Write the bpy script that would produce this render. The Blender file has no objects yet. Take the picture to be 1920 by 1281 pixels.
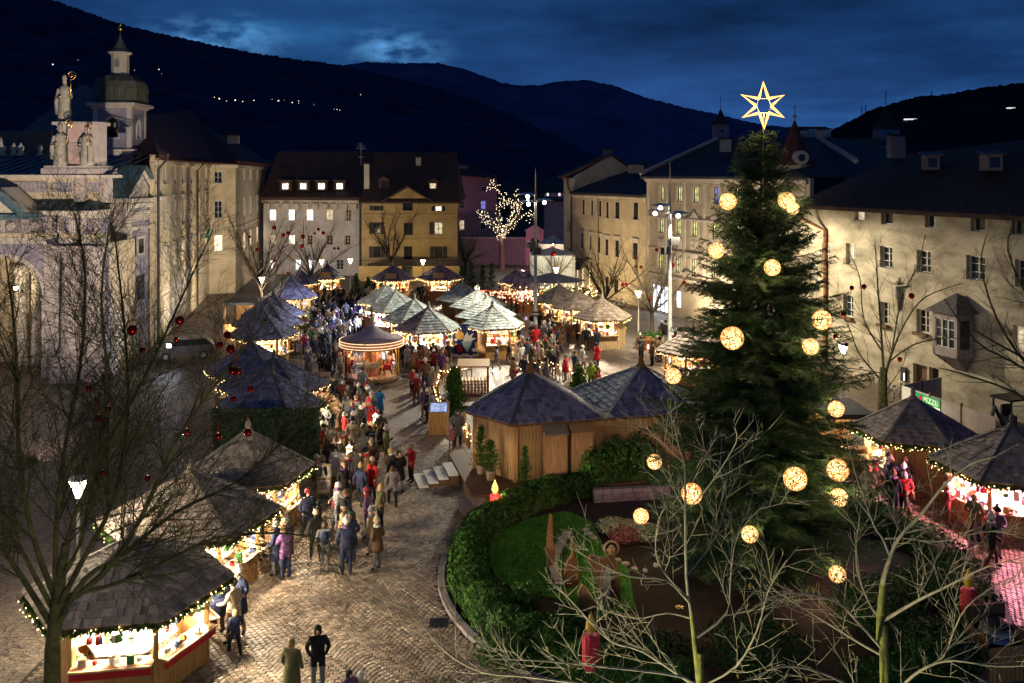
import bpy, bmesh, math, random
from mathutils import Vector, Matrix, Euler
random.seed(7)
R = math.radians
# ------------------------------------------------------------------ camera
SC = bpy.context.scene
COL = SC.collection
F, HY, H = 1700.0, 328.0, 13.0          # focal length in photo pixels, horizon row, eye height in metres
cam_d = bpy.data.cameras.new('camera')
cam = bpy.data.objects.new('camera', cam_d)
COL.objects.link(cam)
cam.location = (0, 0, H)
cam.rotation_euler = (R(90), 0, 0)
cam_d.sensor_width = 36.0
cam_d.lens = 36.0 * F / 1920.0
cam_d.shift_y = (HY - 640.5) / 1920.0
cam_d.clip_start = 0.1
cam_d.clip_end = 20000
SC.camera = cam
# ------------------------------------------------------------------ dusk sky
w = bpy.data.worlds.new('World')
SC.world = w
w.use_nodes = True
nt = w.node_tree
for n in list(nt.nodes):
    nt.nodes.remove(n)
def N(tree, typ, **kw):
    n = tree.nodes.new(typ)
    for k, v in kw.items():
        if k.startswith('i_'):
            n.inputs[int(k[2:])].default_value = v
        else:
            setattr(n, k, v)
    return n
def ramp(tree, stops, interp='LINEAR'):
    n = tree.nodes.new('ShaderNodeValToRGB')
    cr = n.color_ramp
    cr.interpolation = interp
    while len(cr.elements) > 1:
        cr.elements.remove(cr.elements[-1])
    cr.elements[0].position, cr.elements[0].color = stops[0][0], stops[0][1]
    for p, c in stops[1:]:
        e = cr.elements.new(p)
        e.color = c
    return n
L = nt.links.new
tc = N(nt, 'ShaderNodeTexCoord')
sep = N(nt, 'ShaderNodeSeparateXYZ')
L(tc.outputs['Generated'], sep.inputs[0])
grad = ramp(nt, [(0.0, (.015, .058, .185, 1)), (0.12, (.011, .049, .155, 1)), (0.30, (.008, .036, .108, 1)), (1.0, (.010, .034, .105, 1))])
L(sep.outputs['Z'], grad.inputs[0])
# cloud deck: direction projected on a plane overhead
zz = N(nt, 'ShaderNodeMath', operation='MAXIMUM', i_1=0.0)
L(sep.outputs['Z'], zz.inputs[0])
za = N(nt, 'ShaderNodeMath', operation='ADD', i_1=0.11)
L(zz.outputs[0], za.inputs[0])
dx = N(nt, 'ShaderNodeMath', operation='DIVIDE'); L(sep.outputs['X'], dx.inputs[0]); L(za.outputs[0], dx.inputs[1])
dy = N(nt, 'ShaderNodeMath', operation='DIVIDE'); L(sep.outputs['Y'], dy.inputs[0]); L(za.outputs[0], dy.inputs[1])
cmb = N(nt, 'ShaderNodeCombineXYZ'); L(dx.outputs[0], cmb.inputs[0]); L(dy.outputs[0], cmb.inputs[1])
cl = N(nt, 'ShaderNodeTexNoise'); cl.inputs['Scale'].default_value = 0.62; cl.inputs['Detail'].default_value = 7; cl.inputs['Roughness'].default_value = .58
mp = N(nt, 'ShaderNodeMapping'); mp.inputs['Location'].default_value = (3.1, 1.7, 0.4)
L(cmb.outputs[0], mp.inputs[0]); L(mp.outputs[0], cl.inputs['Vector'])
clr = ramp(nt, [(0.36, (.36, .36, .40, 1)), (0.50, (.80, .84, .9, 1)), (0.62, (1.35, 1.45, 1.4, 1)), (0.72, (2.0, 2.4, 2.1, 1))])
L(cl.outputs['Fac'], clr.inputs[0])
mul = N(nt, 'ShaderNodeMix', data_type='RGBA', blend_type='MULTIPLY'); mul.inputs[0].default_value = 1
L(grad.outputs[0], mul.inputs[6]); L(clr.outputs[0], mul.inputs[7])
# a gap in the clouds over the ridge and the last light along it
def gap(px, py, size, sx, sz):
    v = Vector(((px - 960) / F, 1, (HY - py) / F)).normalized()
    s = N(nt, 'ShaderNodeVectorMath', operation='SUBTRACT'); s.inputs[1].default_value = v
    L(tc.outputs['Generated'], s.inputs[0])
    m = N(nt, 'ShaderNodeVectorMath', operation='MULTIPLY'); m.inputs[1].default_value = (sx, 1, sz)
    L(s.outputs[0], m.inputs[0])
    ln = N(nt, 'ShaderNodeVectorMath', operation='LENGTH'); L(m.outputs[0], ln.inputs[0])
    r = N(nt, 'ShaderNodeMapRange'); r.interpolation_type = 'SMOOTHSTEP'
    r.inputs[1].default_value = 0; r.inputs[2].default_value = size; r.inputs[3].default_value = 1; r.inputs[4].default_value = 0
    L(ln.outputs['Value'], r.inputs[0])
    return r
g1 = gap(745, 95, .075, 1, 2.2)
g2 = gap(415, 72, .10, 1, 3.0)
g3 = gap(1250, 190, .34, 1, 3.4)
fine = N(nt, 'ShaderNodeTexNoise'); fine.inputs['Scale'].default_value = 26; fine.inputs['Detail'].default_value = 6
mp2 = N(nt, 'ShaderNodeMapping'); mp2.inputs['Scale'].default_value = (1, 1, 2.4)
L(tc.outputs['Generated'], mp2.inputs[0]); L(mp2.outputs[0], fine.inputs['Vector'])
fr = ramp(nt, [(0.40, (0, 0, 0, 1)), (0.66, (1, 1, 1, 1))]); L(fine.outputs['Fac'], fr.inputs[0])
ga = N(nt, 'ShaderNodeMath', operation='ADD'); L(g1.outputs[0], ga.inputs[0]); L(g2.outputs[0], ga.inputs[1])
gm = N(nt, 'ShaderNodeMath', operation='MULTIPLY'); L(ga.outputs[0], gm.inputs[0]); L(fr.outputs[0], gm.inputs[1])
addg = N(nt, 'ShaderNodeMix', data_type='RGBA', blend_type='ADD', clamp_result=False)
addg.inputs[7].default_value = (.10, .30, .55, 1)
L(gm.outputs[0], addg.inputs[0]); L(mul.outputs[2], addg.inputs[6])
addg2 = N(nt, 'ShaderNodeMix', data_type='RGBA', blend_type='ADD', clamp_result=False)
addg2.inputs[7].default_value = (.012, .040, .125, 1)
L(g3.outputs[0], addg2.inputs[0]); L(addg.outputs[2], addg2.inputs[6])
bg = N(nt, 'ShaderNodeBackground'); bg.inputs[1].default_value = 1.0
wo = N(nt, 'ShaderNodeOutputWorld')
L(addg2.outputs[2], bg.inputs[0]); L(bg.outputs[0], wo.inputs[0])
# ------------------------------------------------------------------ picture settings
SC.view_settings.view_transform = 'Standard'
SC.view_settings.look = 'None'
SC.view_settings.exposure = 0.0
SC.view_settings.gamma = 1.0
SC.render.engine = 'CYCLES'
SC.cycles.use_denoising = True
SC.cycles.max_bounces = 5
SC.cycles.diffuse_bounces = 3
SC.cycles.glossy_bounces = 2
SC.cycles.transmission_bounces = 3
SC.cycles.transparent_max_bounces = 6
SC.cycles.sample_clamp_indirect = 4.0
SC.cycles.caustics_reflective = False
SC.cycles.caustics_refractive = False
# ------------------------------------------------------------------ materials
def _tree(name):
    m = bpy.data.materials.new(name)
    m.use_nodes = True
    t = m.node_tree
    b = t.nodes['Principled BSDF']
    return m, t, b
MATS = {}
def mat(name, col, rough=.75, var=.25, scale=3.0, bump=.0, bscale=20, metal=0, stretch=(1, 1, 1), spec=.3, col2=None, attr=0.0):
    """plain procedural material: colour broken up by noise, optional bump, optional per-piece 'rnd' attribute"""
    if name in MATS:
        return MATS[name]
    m, t, b = _tree(name)
    l = t.links.new
    c = N(t, 'ShaderNodeTexCoord'); mpn = N(t, 'ShaderNodeMapping'); mpn.inputs['Scale'].default_value = stretch
    l(c.outputs['Object'], mpn.inputs[0])
    n = N(t, 'ShaderNodeTexNoise'); n.inputs['Scale'].default_value = scale; n.inputs['Detail'].default_value = 6; n.inputs['Roughness'].default_value = .6
    l(mpn.outputs[0], n.inputs['Vector'])
    lo = tuple(x * (1 - var) for x in col) + (1,)
    hi = tuple(min(1, x * (1 + var)) for x in (col2 or col)) + (1,)
    r = ramp(t, [(.3, lo), (.7, hi)])
    l(n.outputs['Fac'], r.inputs[0])
    out = r.outputs[0]
    if attr:
        a = N(t, 'ShaderNodeAttribute', attribute_name='rnd')
        mr = N(t, 'ShaderNodeMapRange'); mr.inputs[3].default_value = 1 - attr; mr.inputs[4].default_value = 1 + attr
        l(a.outputs['Fac'], mr.inputs[0])
        mx = N(t, 'ShaderNodeVectorMath', operation='SCALE')
        l(out, mx.inputs[0]); l(mr.outputs[0], mx.inputs['Scale'])
        out = mx.outputs[0]
    l(out, b.inputs['Base Color'])
    b.inputs['Roughness'].default_value = rough
    b.inputs['Metallic'].default_value = metal
    b.inputs['Specular IOR Level'].default_value = spec
    if bump:
        n2 = N(t, 'ShaderNodeTexNoise'); n2.inputs['Scale'].default_value = bscale; n2.inputs['Detail'].default_value = 5
        l(mpn.outputs[0], n2.inputs['Vector'])
        bp = N(t, 'ShaderNodeBump'); bp.inputs['Strength'].default_value = bump; bp.inputs['Distance'].default_value = .03
        l(n2.outputs['Fac'], bp.inputs['Height']); l(bp.outputs[0], b.inputs['Normal'])
    MATS[name] = m
    return m
def emit(name, col, strength, sample=False, vary=0.0, vscale=6.0):
    if name in MATS:
        return MATS[name]
    m, t, b = _tree(name)
    b.inputs['Base Color'].default_value = (*[min(1, x * .8) for x in col], 1)
    b.inputs['Emission Color'].default_value = (*col, 1)
    b.inputs['Emission Strength'].default_value = strength
    if vary:
        l = t.links.new
        c = N(t, 'ShaderNodeTexCoord'); n = N(t, 'ShaderNodeTexNoise'); n.inputs['Scale'].default_value = vscale
        l(c.outputs['Object'], n.inputs['Vector'])
        mr = N(t, 'ShaderNodeMapRange'); mr.inputs[1].default_value = .3; mr.inputs[2].default_value = .7
        mr.inputs[3].default_value = strength * (1 - vary); mr.inputs[4].default_value = strength * (1 + vary)
        l(n.outputs['Fac'], mr.inputs[0]); l(mr.outputs[0], b.inputs['Emission Strength'])
    m.cycles.emission_sampling = 'AUTO' if sample else 'NONE'
    MATS[name] = m
    return m
def plank_mat(name, col, width=.12, axis=0, rough=.6):
    """boards: a groove line every `width` metres along one object axis and grain along the boards"""
    if name in MATS:
        return MATS[name]
    m, t, b = _tree(name)
    l = t.links.new
    c = N(t, 'ShaderNodeTexCoord')
    mpn = N(t, 'ShaderNodeMapping'); mpn.inputs['Scale'].default_value = (14, 14, 1.2)
    l(c.outputs['Object'], mpn.inputs[0])
    n = N(t, 'ShaderNodeTexNoise'); n.inputs['Scale'].default_value = 1.3; n.inputs['Detail'].default_value = 6
    l(mpn.outputs[0], n.inputs['Vector'])
    r = ramp(t, [(.3, tuple(x * .62 for x in col) + (1,)), (.7, tuple(min(1, x * 1.25) for x in col) + (1,))])
    l(n.outputs['Fac'], r.inputs[0]); l(r.outputs[0], b.inputs['Base Color'])
    b.inputs['Roughness'].default_value = rough
    b.inputs['Specular IOR Level'].default_value = .3
    MATS[name] = m
    return m
def cobble_mat(name, col):
    m, t, b = _tree(name)
    l = t.links.new
    c = N(t, 'ShaderNodeTexCoord')
    v = N(t, 'ShaderNodeTexVoronoi', feature='DISTANCE_TO_EDGE'); v.inputs['Scale'].default_value = 6.5
    v.inputs['Randomness'].default_value = .55
    l(c.outputs['Object'], v.inputs['Vector'])
    v2 = N(t, 'ShaderNodeTexVoronoi'); v2.inputs['Scale'].default_value = 6.5; v2.inputs['Randomness'].default_value = .55
    l(c.outputs['Object'], v2.inputs['Vector'])
    e = ramp(t, [(.02, (.25, .25, .25, 1)), (.10, (1, 1, 1, 1))]); l(v.outputs['Distance'], e.inputs[0])
    hsv = N(t, 'ShaderNodeSeparateColor'); l(v2.outputs['Color'], hsv.inputs[0])
    n = N(t, 'ShaderNodeTexNoise'); n.inputs['Scale'].default_value = .35; n.inputs['Detail'].default_value = 5
    l(c.outputs['Object'], n.inputs['Vector'])
    a = ramp(t, [(0, tuple(x * .7 for x in col) + (1,)), (1, tuple(x * 1.3 for x in col) + (1,))]); l(hsv.outputs[0], a.inputs[0])
    st = ramp(t, [(.3, (.7, .7, .7, 1)), (.7, (1.1, 1.1, 1.1, 1))]); l(n.outputs['Fac'], st.inputs[0])
    m1 = N(t, 'ShaderNodeMix', data_type='RGBA', blend_type='MULTIPLY'); m1.inputs[0].default_value = 1
    l(a.outputs[0], m1.inputs[6]); l(e.outputs[0], m1.inputs[7])
    m2 = N(t, 'ShaderNodeMix', data_type='RGBA', blend_type='MULTIPLY'); m2.inputs[0].default_value = 1
    l(m1.outputs[2], m2.inputs[6]); l(st.outputs[0], m2.inputs[7])
    l(m2.outputs[2], b.inputs['Base Color'])
    bp = N(t, 'ShaderNodeBump'); bp.inputs['Strength'].default_value = .6; bp.inputs['Distance'].default_value = .02
    l(e.outputs[0], bp.inputs['Height']); l(bp.outputs[0], b.inputs['Normal'])
    b.inputs['Roughness'].default_value = .48
    MATS[name] = m
    return m
def glass_mat(name, tint=(.02, .025, .03)):
    m, t, b = _tree(name)
    b.inputs['Base Color'].default_value = (*tint, 1)
    b.inputs['Roughness'].default_value = .08
    b.inputs['Specular IOR Level'].default_value = .6
    MATS[name] = m
    return m
def lit_window_mat(name, col, strength, curtain=False):
    """a lit room behind glass: brighter low down or towards the lamp, with blurred furniture shapes"""
    m, t, b = _tree(name)
    l = t.links.new
    c = N(t, 'ShaderNodeTexCoord')
    n = N(t, 'ShaderNodeTexNoise'); n.inputs['Scale'].default_value = 2.2; n.inputs['Detail'].default_value = 3
    l(c.outputs['Object'], n.inputs['Vector'])
    mr = N(t, 'ShaderNodeMapRange'); mr.inputs[1].default_value = .35; mr.inputs[2].default_value = .65
    mr.inputs[3].default_value = strength * .45; mr.inputs[4].default_value = strength * 1.3
    l(n.outputs['Fac'], mr.inputs[0])
    b.inputs['Base Color'].default_value = (.3, .28, .22, 1)
    b.inputs['Emission Color'].default_value = (*col, 1)
    l(mr.outputs[0], b.inputs['Emission Strength'])
    b.inputs['Roughness'].default_value = .15
    m.cycles.emission_sampling = 'NONE'
    MATS[name] = m
    return m
# colours of the place
mat('plaster_cream', (.58, .48, .32), .85, .24, .7, .15, 8)
mat('plaster_pale', (.62, .55, .43), .85, .20, .6, .15, 8)
mat('plaster_white', (.54, .51, .48), .85, .18, .7, .1, 8)
mat('plaster_yellow', (.46, .34, .16), .85, .25, .6, .15, 8)
mat('plaster_pink', (.52, .30, .34), .85, .14, .5, .1, 8)
mat('plaster_old', (.36, .31, .225), .9, .48, .42, .6, 5, stretch=(1, 1, 2.2), col2=(.44, .39, .29))
mat('plaster_ornate', (.44, .37, .27), .85, .24, .7, .15, 8)
mat('goods_cream', (.70, .55, .33), .7, .3, 9)
mat('plaster_bay', (.36, .31, .30), .85, .15, .8, .1, 8)
mat('stone_pale', (.46, .40, .37), .8, .25, 1.2, .25, 10)
mat('stone_trim', (.58, .52, .45), .75, .18, 1.5, .1, 10)
mat('stone_lilac', (.30, .275, .33), .85, .22, 1.2, .1, 10)
mat('stone_dark', (.24, .21, .22), .85, .25, 2, .3, 10)
mat('stone_statue', (.38, .34, .28), .85, .40, 4, .5, 14)
mat('marble_rose', (.52, .36, .32), .7, .25, 3, .2, 12)
mat('copper_green', (.10, .17, .20), .45, .35, 1.5, .1, 6)
mat('copper_dome', (.10, .105, .075), .5, .45, 2.5, .1, 8, stretch=(1, 1, .4))
mat('roof_tile_dark', (.080, .048, .036), .8, .35, 3, .5, 16)
mat('roof_tile_red', (.13, .045, .032), .8, .3, 3, .5, 14)
mat('roof_slate', (.05, .05, .06), .7, .3, 3, .4, 14)
mat('roof_shingle_old', (.13, .12, .115), .85, .45, 6, .6, 18)
mat('gold', (.85, .52, .12), .3, .1, 3, metal=1)
mat('metal_dark', (.04, .04, .04), .45, .2, 4, metal=.6)
mat('metal_grey', (.42, .42, .41), .4, .12, 3, metal=.5)
mat('metal_white', (.72, .70, .66), .4, .1, 3)
mat('downpipe', (.05, .04, .035), .5, .2, 4)
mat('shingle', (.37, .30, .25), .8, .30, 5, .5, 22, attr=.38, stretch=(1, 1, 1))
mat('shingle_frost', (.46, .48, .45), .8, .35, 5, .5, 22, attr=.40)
mat('shingle_blue_lit', (.21, .20, .30), .55, .35, 5, .4, 22, attr=.45)  # bluish dusk light on the roofs is put into this colour
mat('shingle_purple_lit', (.24, .17, .22), .8, .35, 5, .4, 22, attr=.4)  # purple light on roof sides is put into this colour
plank_mat('wood_warm', (.46, .26, .10))
plank_mat('wood_pale', (.52, .36, .19))
plank_mat('wood_dark', (.15, .085, .045))
plank_mat('wood_grey', (.28, .24, .20))
plank_mat('wood_orange', (.45, .27, .125))
mat('ridge_board', (.34, .28, .21), .7, .3, 5)
mat('ridge_dark', (.09, .085, .09), .6, .3, 5)
mat('cobble', (.26, .205, .155), .44, .38, .9, .35, 40, attr=.42)
mat('mortar', (.05, .042, .036), .9, .3, 6)
cobble_mat('paving', (.20, .155, .12))
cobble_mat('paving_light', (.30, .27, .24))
mat('lawn', (.09, .30, .035), .9, .35, 5, .6, 60)
mat('soil', (.035, .026, .02), .95, .3, 6, .6, 20)
mat('leaf_hedge', (.045, .115, .02), .75, .5, 2.0, attr=.6, spec=.12)
mat('leaf_dark', (.028, .072, .02), .8, .5, 2.0, attr=.6, spec=.08)
mat('needle', (.030, .068, .030), .6, .45, 1.3, attr=.6)
mat('garland_green', (.05, .11, .02), .6, .4, 8, attr=.6)
mat('heather', (.36, .38, .26), .8, .35, 4, attr=.45)
mat('heather_red', (.30, .10, .10), .8, .35, 4, attr=.45)
mat('bark', (.05, .038, .026), .9, .45, 5, .7, 16, col2=(.085, .085, .03))
mat('bark_moss', (.26, .24, .10), .85, .5, 6, .6, 26, col2=(.36, .38, .08))
mat('twig_pale', (.52, .48, .31), .8, .25, 8)
mat('bark_far', (.09, .07, .05), .9, .3, 5)
mat('leaf_yellow', (.45, .30, .05), .7, .3, 6)
mat('rust', (.28, .12, .05), .7, .4, 5, .3, 14)
mat('forest_mountain', (.055, .050, .095), 1, .5, .012, 0, spec=0)  # dusk blue over the slopes is put into the colour
mat('forest_far_haze', (.085, .10, .20), 1, .3, .004, 0, spec=0)  # paler blue: distance haze is put into the forest colour
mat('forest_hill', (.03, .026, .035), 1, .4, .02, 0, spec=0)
glass_mat('glass_dark')
glass_mat('glass_blue', (.03, .04, .05))
mat('frame_white', (.72, .70, .64), .5, .08, 4)
mat('frame_dark', (.06, .045, .035), .5, .2, 4)
mat('shutter_dark', (.035, .042, .045), .6, .2, 4)
mat('shutter_pale', (.62, .56, .46), .6, .1, 4)
lit_window_mat('lit_warm', (1, .78, .48), 2.6)
lit_window_mat('lit_white', (1, .90, .78), 2.8)
lit_window_mat('lit_soft', (1, .80, .50), .75)
lit_window_mat('lit_green', (.80, .80, .28), 1.3)
lit_window_mat('lit_blue', (.30, .35, 1), .7)
lit_window_mat('lit_shop', (.85, .90, 1), 3.2)
emit('bulb', (1, .68, .30), 9)
emit('bulb_near', (1, .66, .26), 16, True)
emit('bulb_white', (1, .80, .52), 6)
emit('lamp_glow', (1, .80, .48), 30)
emit('lamp_white', (.72, .84, 1), 120)
emit('flood_glow', (1, .93, .74), 45)
emit('star_tube', (1, .50, .12), 2.3)
emit('candle_red', (1, .05, .05), 1.3, vary=.8, vscale=14)
emit('candle_flame', (1, .62, .12), 2.2, vary=.6, vscale=14)
emit('ring_light', (1, .72, .40), 1.7)
emit('screen', (.35, .45, .75), .8, vary=.9, vscale=5)
mat('red_cloth', (.45, .02, .025), .8, .2, 5)
mat('white_cloth', (.75, .74, .70), .8, .08, 3)
mat('bauble_red', (.42, .015, .012), .12, .2, 3, metal=.85, spec=.8)
mat('pink_candle', (.50, .04, .06), .6, .35, 16, .6, 30)
mat('flame_yellow', (.62, .40, .05), .6, .35, 16)
mat('paper', (.78, .76, .72), .8, .06, 8)
# ------------------------------------------------------------------ mesh helpers
def W(px, py, d):
    return Vector(((px - 960) / F * d, d, H - (py - HY) / F * d))
def G(px, py, z=0.0):
    d = (H - z) * F / (py - HY)
    return Vector(((px - 960) / F * d, d, z))
class MB:
    def __init__(s):
        s.v, s.f, s.m, s.r = [], [], [], []
    def add(s, vs, fs, mi=0, rnd=0.5):
        o = len(s.v)
        s.v.extend(tuple(p) for p in vs)
        s.r.extend([rnd] * len(vs))
        s.f.extend(tuple(i + o for i in f) for f in fs)
        s.m.extend([mi] * len(fs))
        return s
    def box(s, c, size, rz=0, mi=0, mtx=None, rnd=.5):
        x, y, z = size[0] / 2, size[1] / 2, size[2] / 2
        vs = [(-x, -y, -z), (x, -y, -z), (x, y, -z), (-x, y, -z), (-x, -y, z), (x, -y, z), (x, y, z), (-x, y, z)]
        fs = [(0, 3, 2, 1), (4, 5, 6, 7), (0, 1, 5, 4), (1, 2, 6, 5), (2, 3, 7, 6), (3, 0, 4, 7)]
        if mtx is None:
            mtx = Matrix.Translation(c) @ Matrix.Rotation(rz, 4, 'Z')
        else:
            mtx = Matrix.Translation(c) @ mtx
        return s.add([mtx @ Vector(p) for p in vs], fs, mi, rnd)
    def b2(s, p, q, mi=0):                       # box by two corners
        return s.box([(a + b) / 2 for a, b in zip(p, q)], [abs(b - a) for a, b in zip(p, q)], mi=mi)
    def prism(s, poly, z0, z1, mi=0, caps=True):
        n = len(poly)
        vs = [(x, y, z0) for x, y in poly] + [(x, y, z1) for x, y in poly]
        fs = [(i, (i + 1) % n, n + (i + 1) % n, n + i) for i in range(n)]
        if caps:
            fs += [tuple(range(n - 1, -1, -1)), tuple(range(n, 2 * n))]
        return s.add(vs, fs, mi)
    def prism_y(s, poly, y0, y1, mi=0):          # polygon in x,z pushed along y
        n = len(poly)
        vs = [(x, y0, z) for x, z in poly] + [(x, y1, z) for x, z in poly]
        fs = [(i, (i + 1) % n, n + (i + 1) % n, n + i) for i in range(n)] + [tuple(range(n - 1, -1, -1)), tuple(range(n, 2 * n))]
        return s.add(vs, fs, mi)
    def tube(s, pts, rad, n=6, mi=0, cap=True, rnd=.5):
        pts = [Vector(p) for p in pts]
        if not isinstance(rad, (list, tuple)):
            rad = [rad] * len(pts)
        vs, fs = [], []
        up = Vector((.31, .17, .93)).normalized()
        for i, p in enumerate(pts):
            t = (pts[min(i + 1, len(pts) - 1)] - pts[max(i - 1, 0)])
            t = t.normalized() if t.length > 1e-9 else Vector((0, 0, 1))
            a = t.cross(up)
            if a.length < .05:
                a = t.cross(Vector((1, 0, 0)))
            a.normalize(); b = t.cross(a)
            for k in range(n):
                an = 2 * math.pi * k / n
                vs.append(p + (a * math.cos(an) + b * math.sin(an)) * rad[i])
        for i in range(len(pts) - 1):
            for k in range(n):
                fs.append((i * n + k, i * n + (k + 1) % n, (i + 1) * n + (k + 1) % n, (i + 1) * n + k))
        if cap:
            fs.append(tuple(range(n)))
            fs.append(tuple(range((len(pts) - 1) * n + n - 1, (len(pts) - 1) * n - 1, -1)))
        return s.add(vs, fs, mi, rnd)
    def lathe(s, prof, n=16, c=(0, 0, 0), mi=0, wob=None):
        vs, fs = [], []
        for j, (r, z) in enumerate(prof):
            for k in range(n):
                a = 2 * math.pi * k / n
                q = r * (1 + (wob(a, z) if wob else 0))
                vs.append((c[0] + q * math.cos(a), c[1] + q * math.sin(a), c[2] + z))
        for j in range(len(prof) - 1):
            for k in range(n):
                fs.append((j * n + k, j * n + (k + 1) % n, (j + 1) * n + (k + 1) % n, (j + 1) * n + k))
        fs.append(tuple(range(n - 1, -1, -1))); fs.append(tuple(range((len(prof) - 1) * n, len(prof) * n)))
        return s.add(vs, fs, mi)
    def ball(s, c, r, n=10, m=6, mi=0, sq=1.0):
        return s.lathe([(r * math.sin(math.pi * (j + .02) / (m + .04)), -r * sq * math.cos(math.pi * (j + .02) / (m + .04))) for j in range(m + 1)], n, c, mi)
    def mesh(s, name, mats, smooth=False):
        me = bpy.data.meshes.new(name)
        me.from_pydata(s.v, [], s.f)
        for k in (mats if isinstance(mats, (list, tuple)) else [mats]):
            me.materials.append(MATS[k] if isinstance(k, str) else k)
        me.polygons.foreach_set('material_index', s.m)
        if smooth:
            me.polygons.foreach_set('use_smooth', [True] * len(s.f))
        at = me.attributes.new('rnd', 'FLOAT', 'POINT')
        at.data.foreach_set('value', s.r)
        me.update()
        return me
    def build(s, name, mats, parent=None, smooth=False, loc=None, kind=None):
        return obj(name, s.mesh(name, mats, smooth), parent, loc, kind)
def obj(name, me, parent=None, loc=None, kind=None):
    o = bpy.data.objects.new(name, me)
    COL.objects.link(o)
    if parent is not None:
        o.parent = parent
    if loc is not None:
        o.location = loc
    if kind:
        o['kind'] = kind
    return o
def thing(name, label, cat, loc=(0, 0, 0), rz=0, group=None, kind=None):
    o = bpy.data.objects.new(name, None)
    COL.objects.link(o)
    o.location = loc; o.rotation_euler = (0, 0, rz); o.empty_display_size = .3
    o['label'] = label; o['category'] = cat
    if group: o['group'] = group
    if kind: o['kind'] = kind
    return o
def tag(o, label, cat, group=None):
    o['label'] = label; o['category'] = cat
    if group: o['group'] = group
    return o
def light(name, kind, parent, loc, power, col, radius=.1, spot=None, target=None, blend=.5):
    ld = bpy.data.lights.new(name, kind)
    ld.energy = power; ld.color = col
    ld.shadow_soft_size = radius
    if spot:
        ld.spot_size = R(spot); ld.spot_blend = blend
    o = bpy.data.objects.new(name, ld)
    COL.objects.link(o)
    if parent is not None:
        o.parent = parent
    o.location = loc
    if target is not None:
        o.rotation_euler = (Vector(target) - Vector(loc)).to_track_quat('-Z', 'Y').to_euler()
    return o
# ================================================================== THE SETTING
def structure(o):
    o['kind'] = 'structure'
    return o
m = MB()
m.add([(-2500, -60, -.03), (2500, -60, -.03), (2500, 5200, -.03), (-2500, 5200, -.03)], [(0, 1, 2, 3)])
structure(m.build('ground', 'soil'))
m = MB()
m.add([(-60, 2, 0), (48, 2, 0), (48, 150, 0), (-60, 150, 0)], [(0, 1, 2, 3)])
plaza = structure(m.build('plaza', 'paving'))
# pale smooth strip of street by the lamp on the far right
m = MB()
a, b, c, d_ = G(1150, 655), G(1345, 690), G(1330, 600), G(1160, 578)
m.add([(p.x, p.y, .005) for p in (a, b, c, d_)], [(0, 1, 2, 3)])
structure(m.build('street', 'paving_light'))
# ---- setts: real stones in segmental arcs on the part of the square that shows them
def sett(mb, x, y, ang, sx, sy, rnd, h):
    ca, sa = math.cos(ang), math.sin(ang)
    vs = []
    for k, z in ((1.0, .004), (.80, h)):
        for ux, uy in ((-1, -1), (1, -1), (1, 1), (-1, 1)):
            j = 1 + random.uniform(-.07, .07)
            px_, py_ = ux * sx / 2 * k * j, uy * sy / 2 * k * j
            vs.append((x + px_ * ca - py_ * sa, y + px_ * sa + py_ * ca, z))
    mb.add(vs, [(4, 5, 6, 7), (0, 1, 5, 4), (1, 2, 6, 5), (2, 3, 7, 6), (3, 0, 4, 7)], 0, rnd)
def setts(x0, x1, y0, y1, rot, inside):
    out = []
    Wc, s = 1.55, .152
    cx, cy = (x0 + x1) / 2, (y0 + y1) / 2
    rad = max(x1 - x0, y1 - y0) * .75
    nc = int(rad / Wc) + 1
    for c in range(-nc, nc + 1):
        for r in range(int(-rad / s), int(rad / s)):
            nst = 10
            for k in range(nst):
                t = (k + .5) / nst - .5
                u = t * Wc
                sag = .42 * math.cos(math.pi * t)
                lx = c * Wc + u + random.uniform(-.006, .006)
                ly = r * s + sag + random.uniform(-.006, .006)
                x = cx + lx * math.cos(rot) - ly * math.sin(rot)
                y = cy + lx * math.sin(rot) + ly * math.cos(rot)
                if x0 < x < x1 and y0 < y < y1 and inside(x, y):
                    slope = -.42 * math.pi * math.sin(math.pi * t) / Wc
                    out.append((x, y, rot + math.atan(slope), Wc / nst * .95 * math.sqrt(1 + slope * slope) * .97, s * .90 * math.cos(math.atan(slope)), random.random()))
    return out
GC, GR = Vector((6.4, 29.8)), 8.6            # garden ring
def vis(x, y):
    px = 960 + x / y * F
    py = HY + H / y * F
    return -20 < px < 1950 and py < 1300
near = setts(-12.5, 3.2, 22.4, 43.5, R(38), lambda x, y: vis(x, y) and (Vector((x, y)) - GC).length > GR + .25)
right = setts(10.5, 21.5, 26, 42, R(-25), lambda x, y: vis(x, y) and (Vector((x, y)) - GC).length > GR + .25)
near.sort(key=lambda t: abs(960 + t[0] / t[1] * F - 640) * .5 + abs(HY + H / t[1] * F - 1190))
ind, rest = near[:300], near[300:]
m = MB()
for x, y, a, sx, sy, q in rest + right:
    sett(m, x, y, a, sx, sy, q, .026 + random.uniform(-.006, .006))
o = m.build('setts', 'cobble', plaza, kind='stuff')
smesh = []
for k in range(12):
    mm = MB(); sett(mm, 0, 0, 0, .147, .137, k / 11, .024 + .004 * (k % 3)); smesh.append(mm.mesh('sett', 'cobble'))
for x, y, a, sx, sy, q in ind:
    o = obj('sett', smesh[int(q * 11.99)], plaza, (x, y, 0)); o.rotation_euler = (0, 0, a); o.scale = (sx / .147, sy / .137, 1)
m = MB()                                       # mortar bed under the setts
m.add([(-12.6, 22, .002), (3.3, 22, .002), (3.3, 43.6, .002), (-12.6, 43.6, .002)], [(0, 1, 2, 3)])
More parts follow.
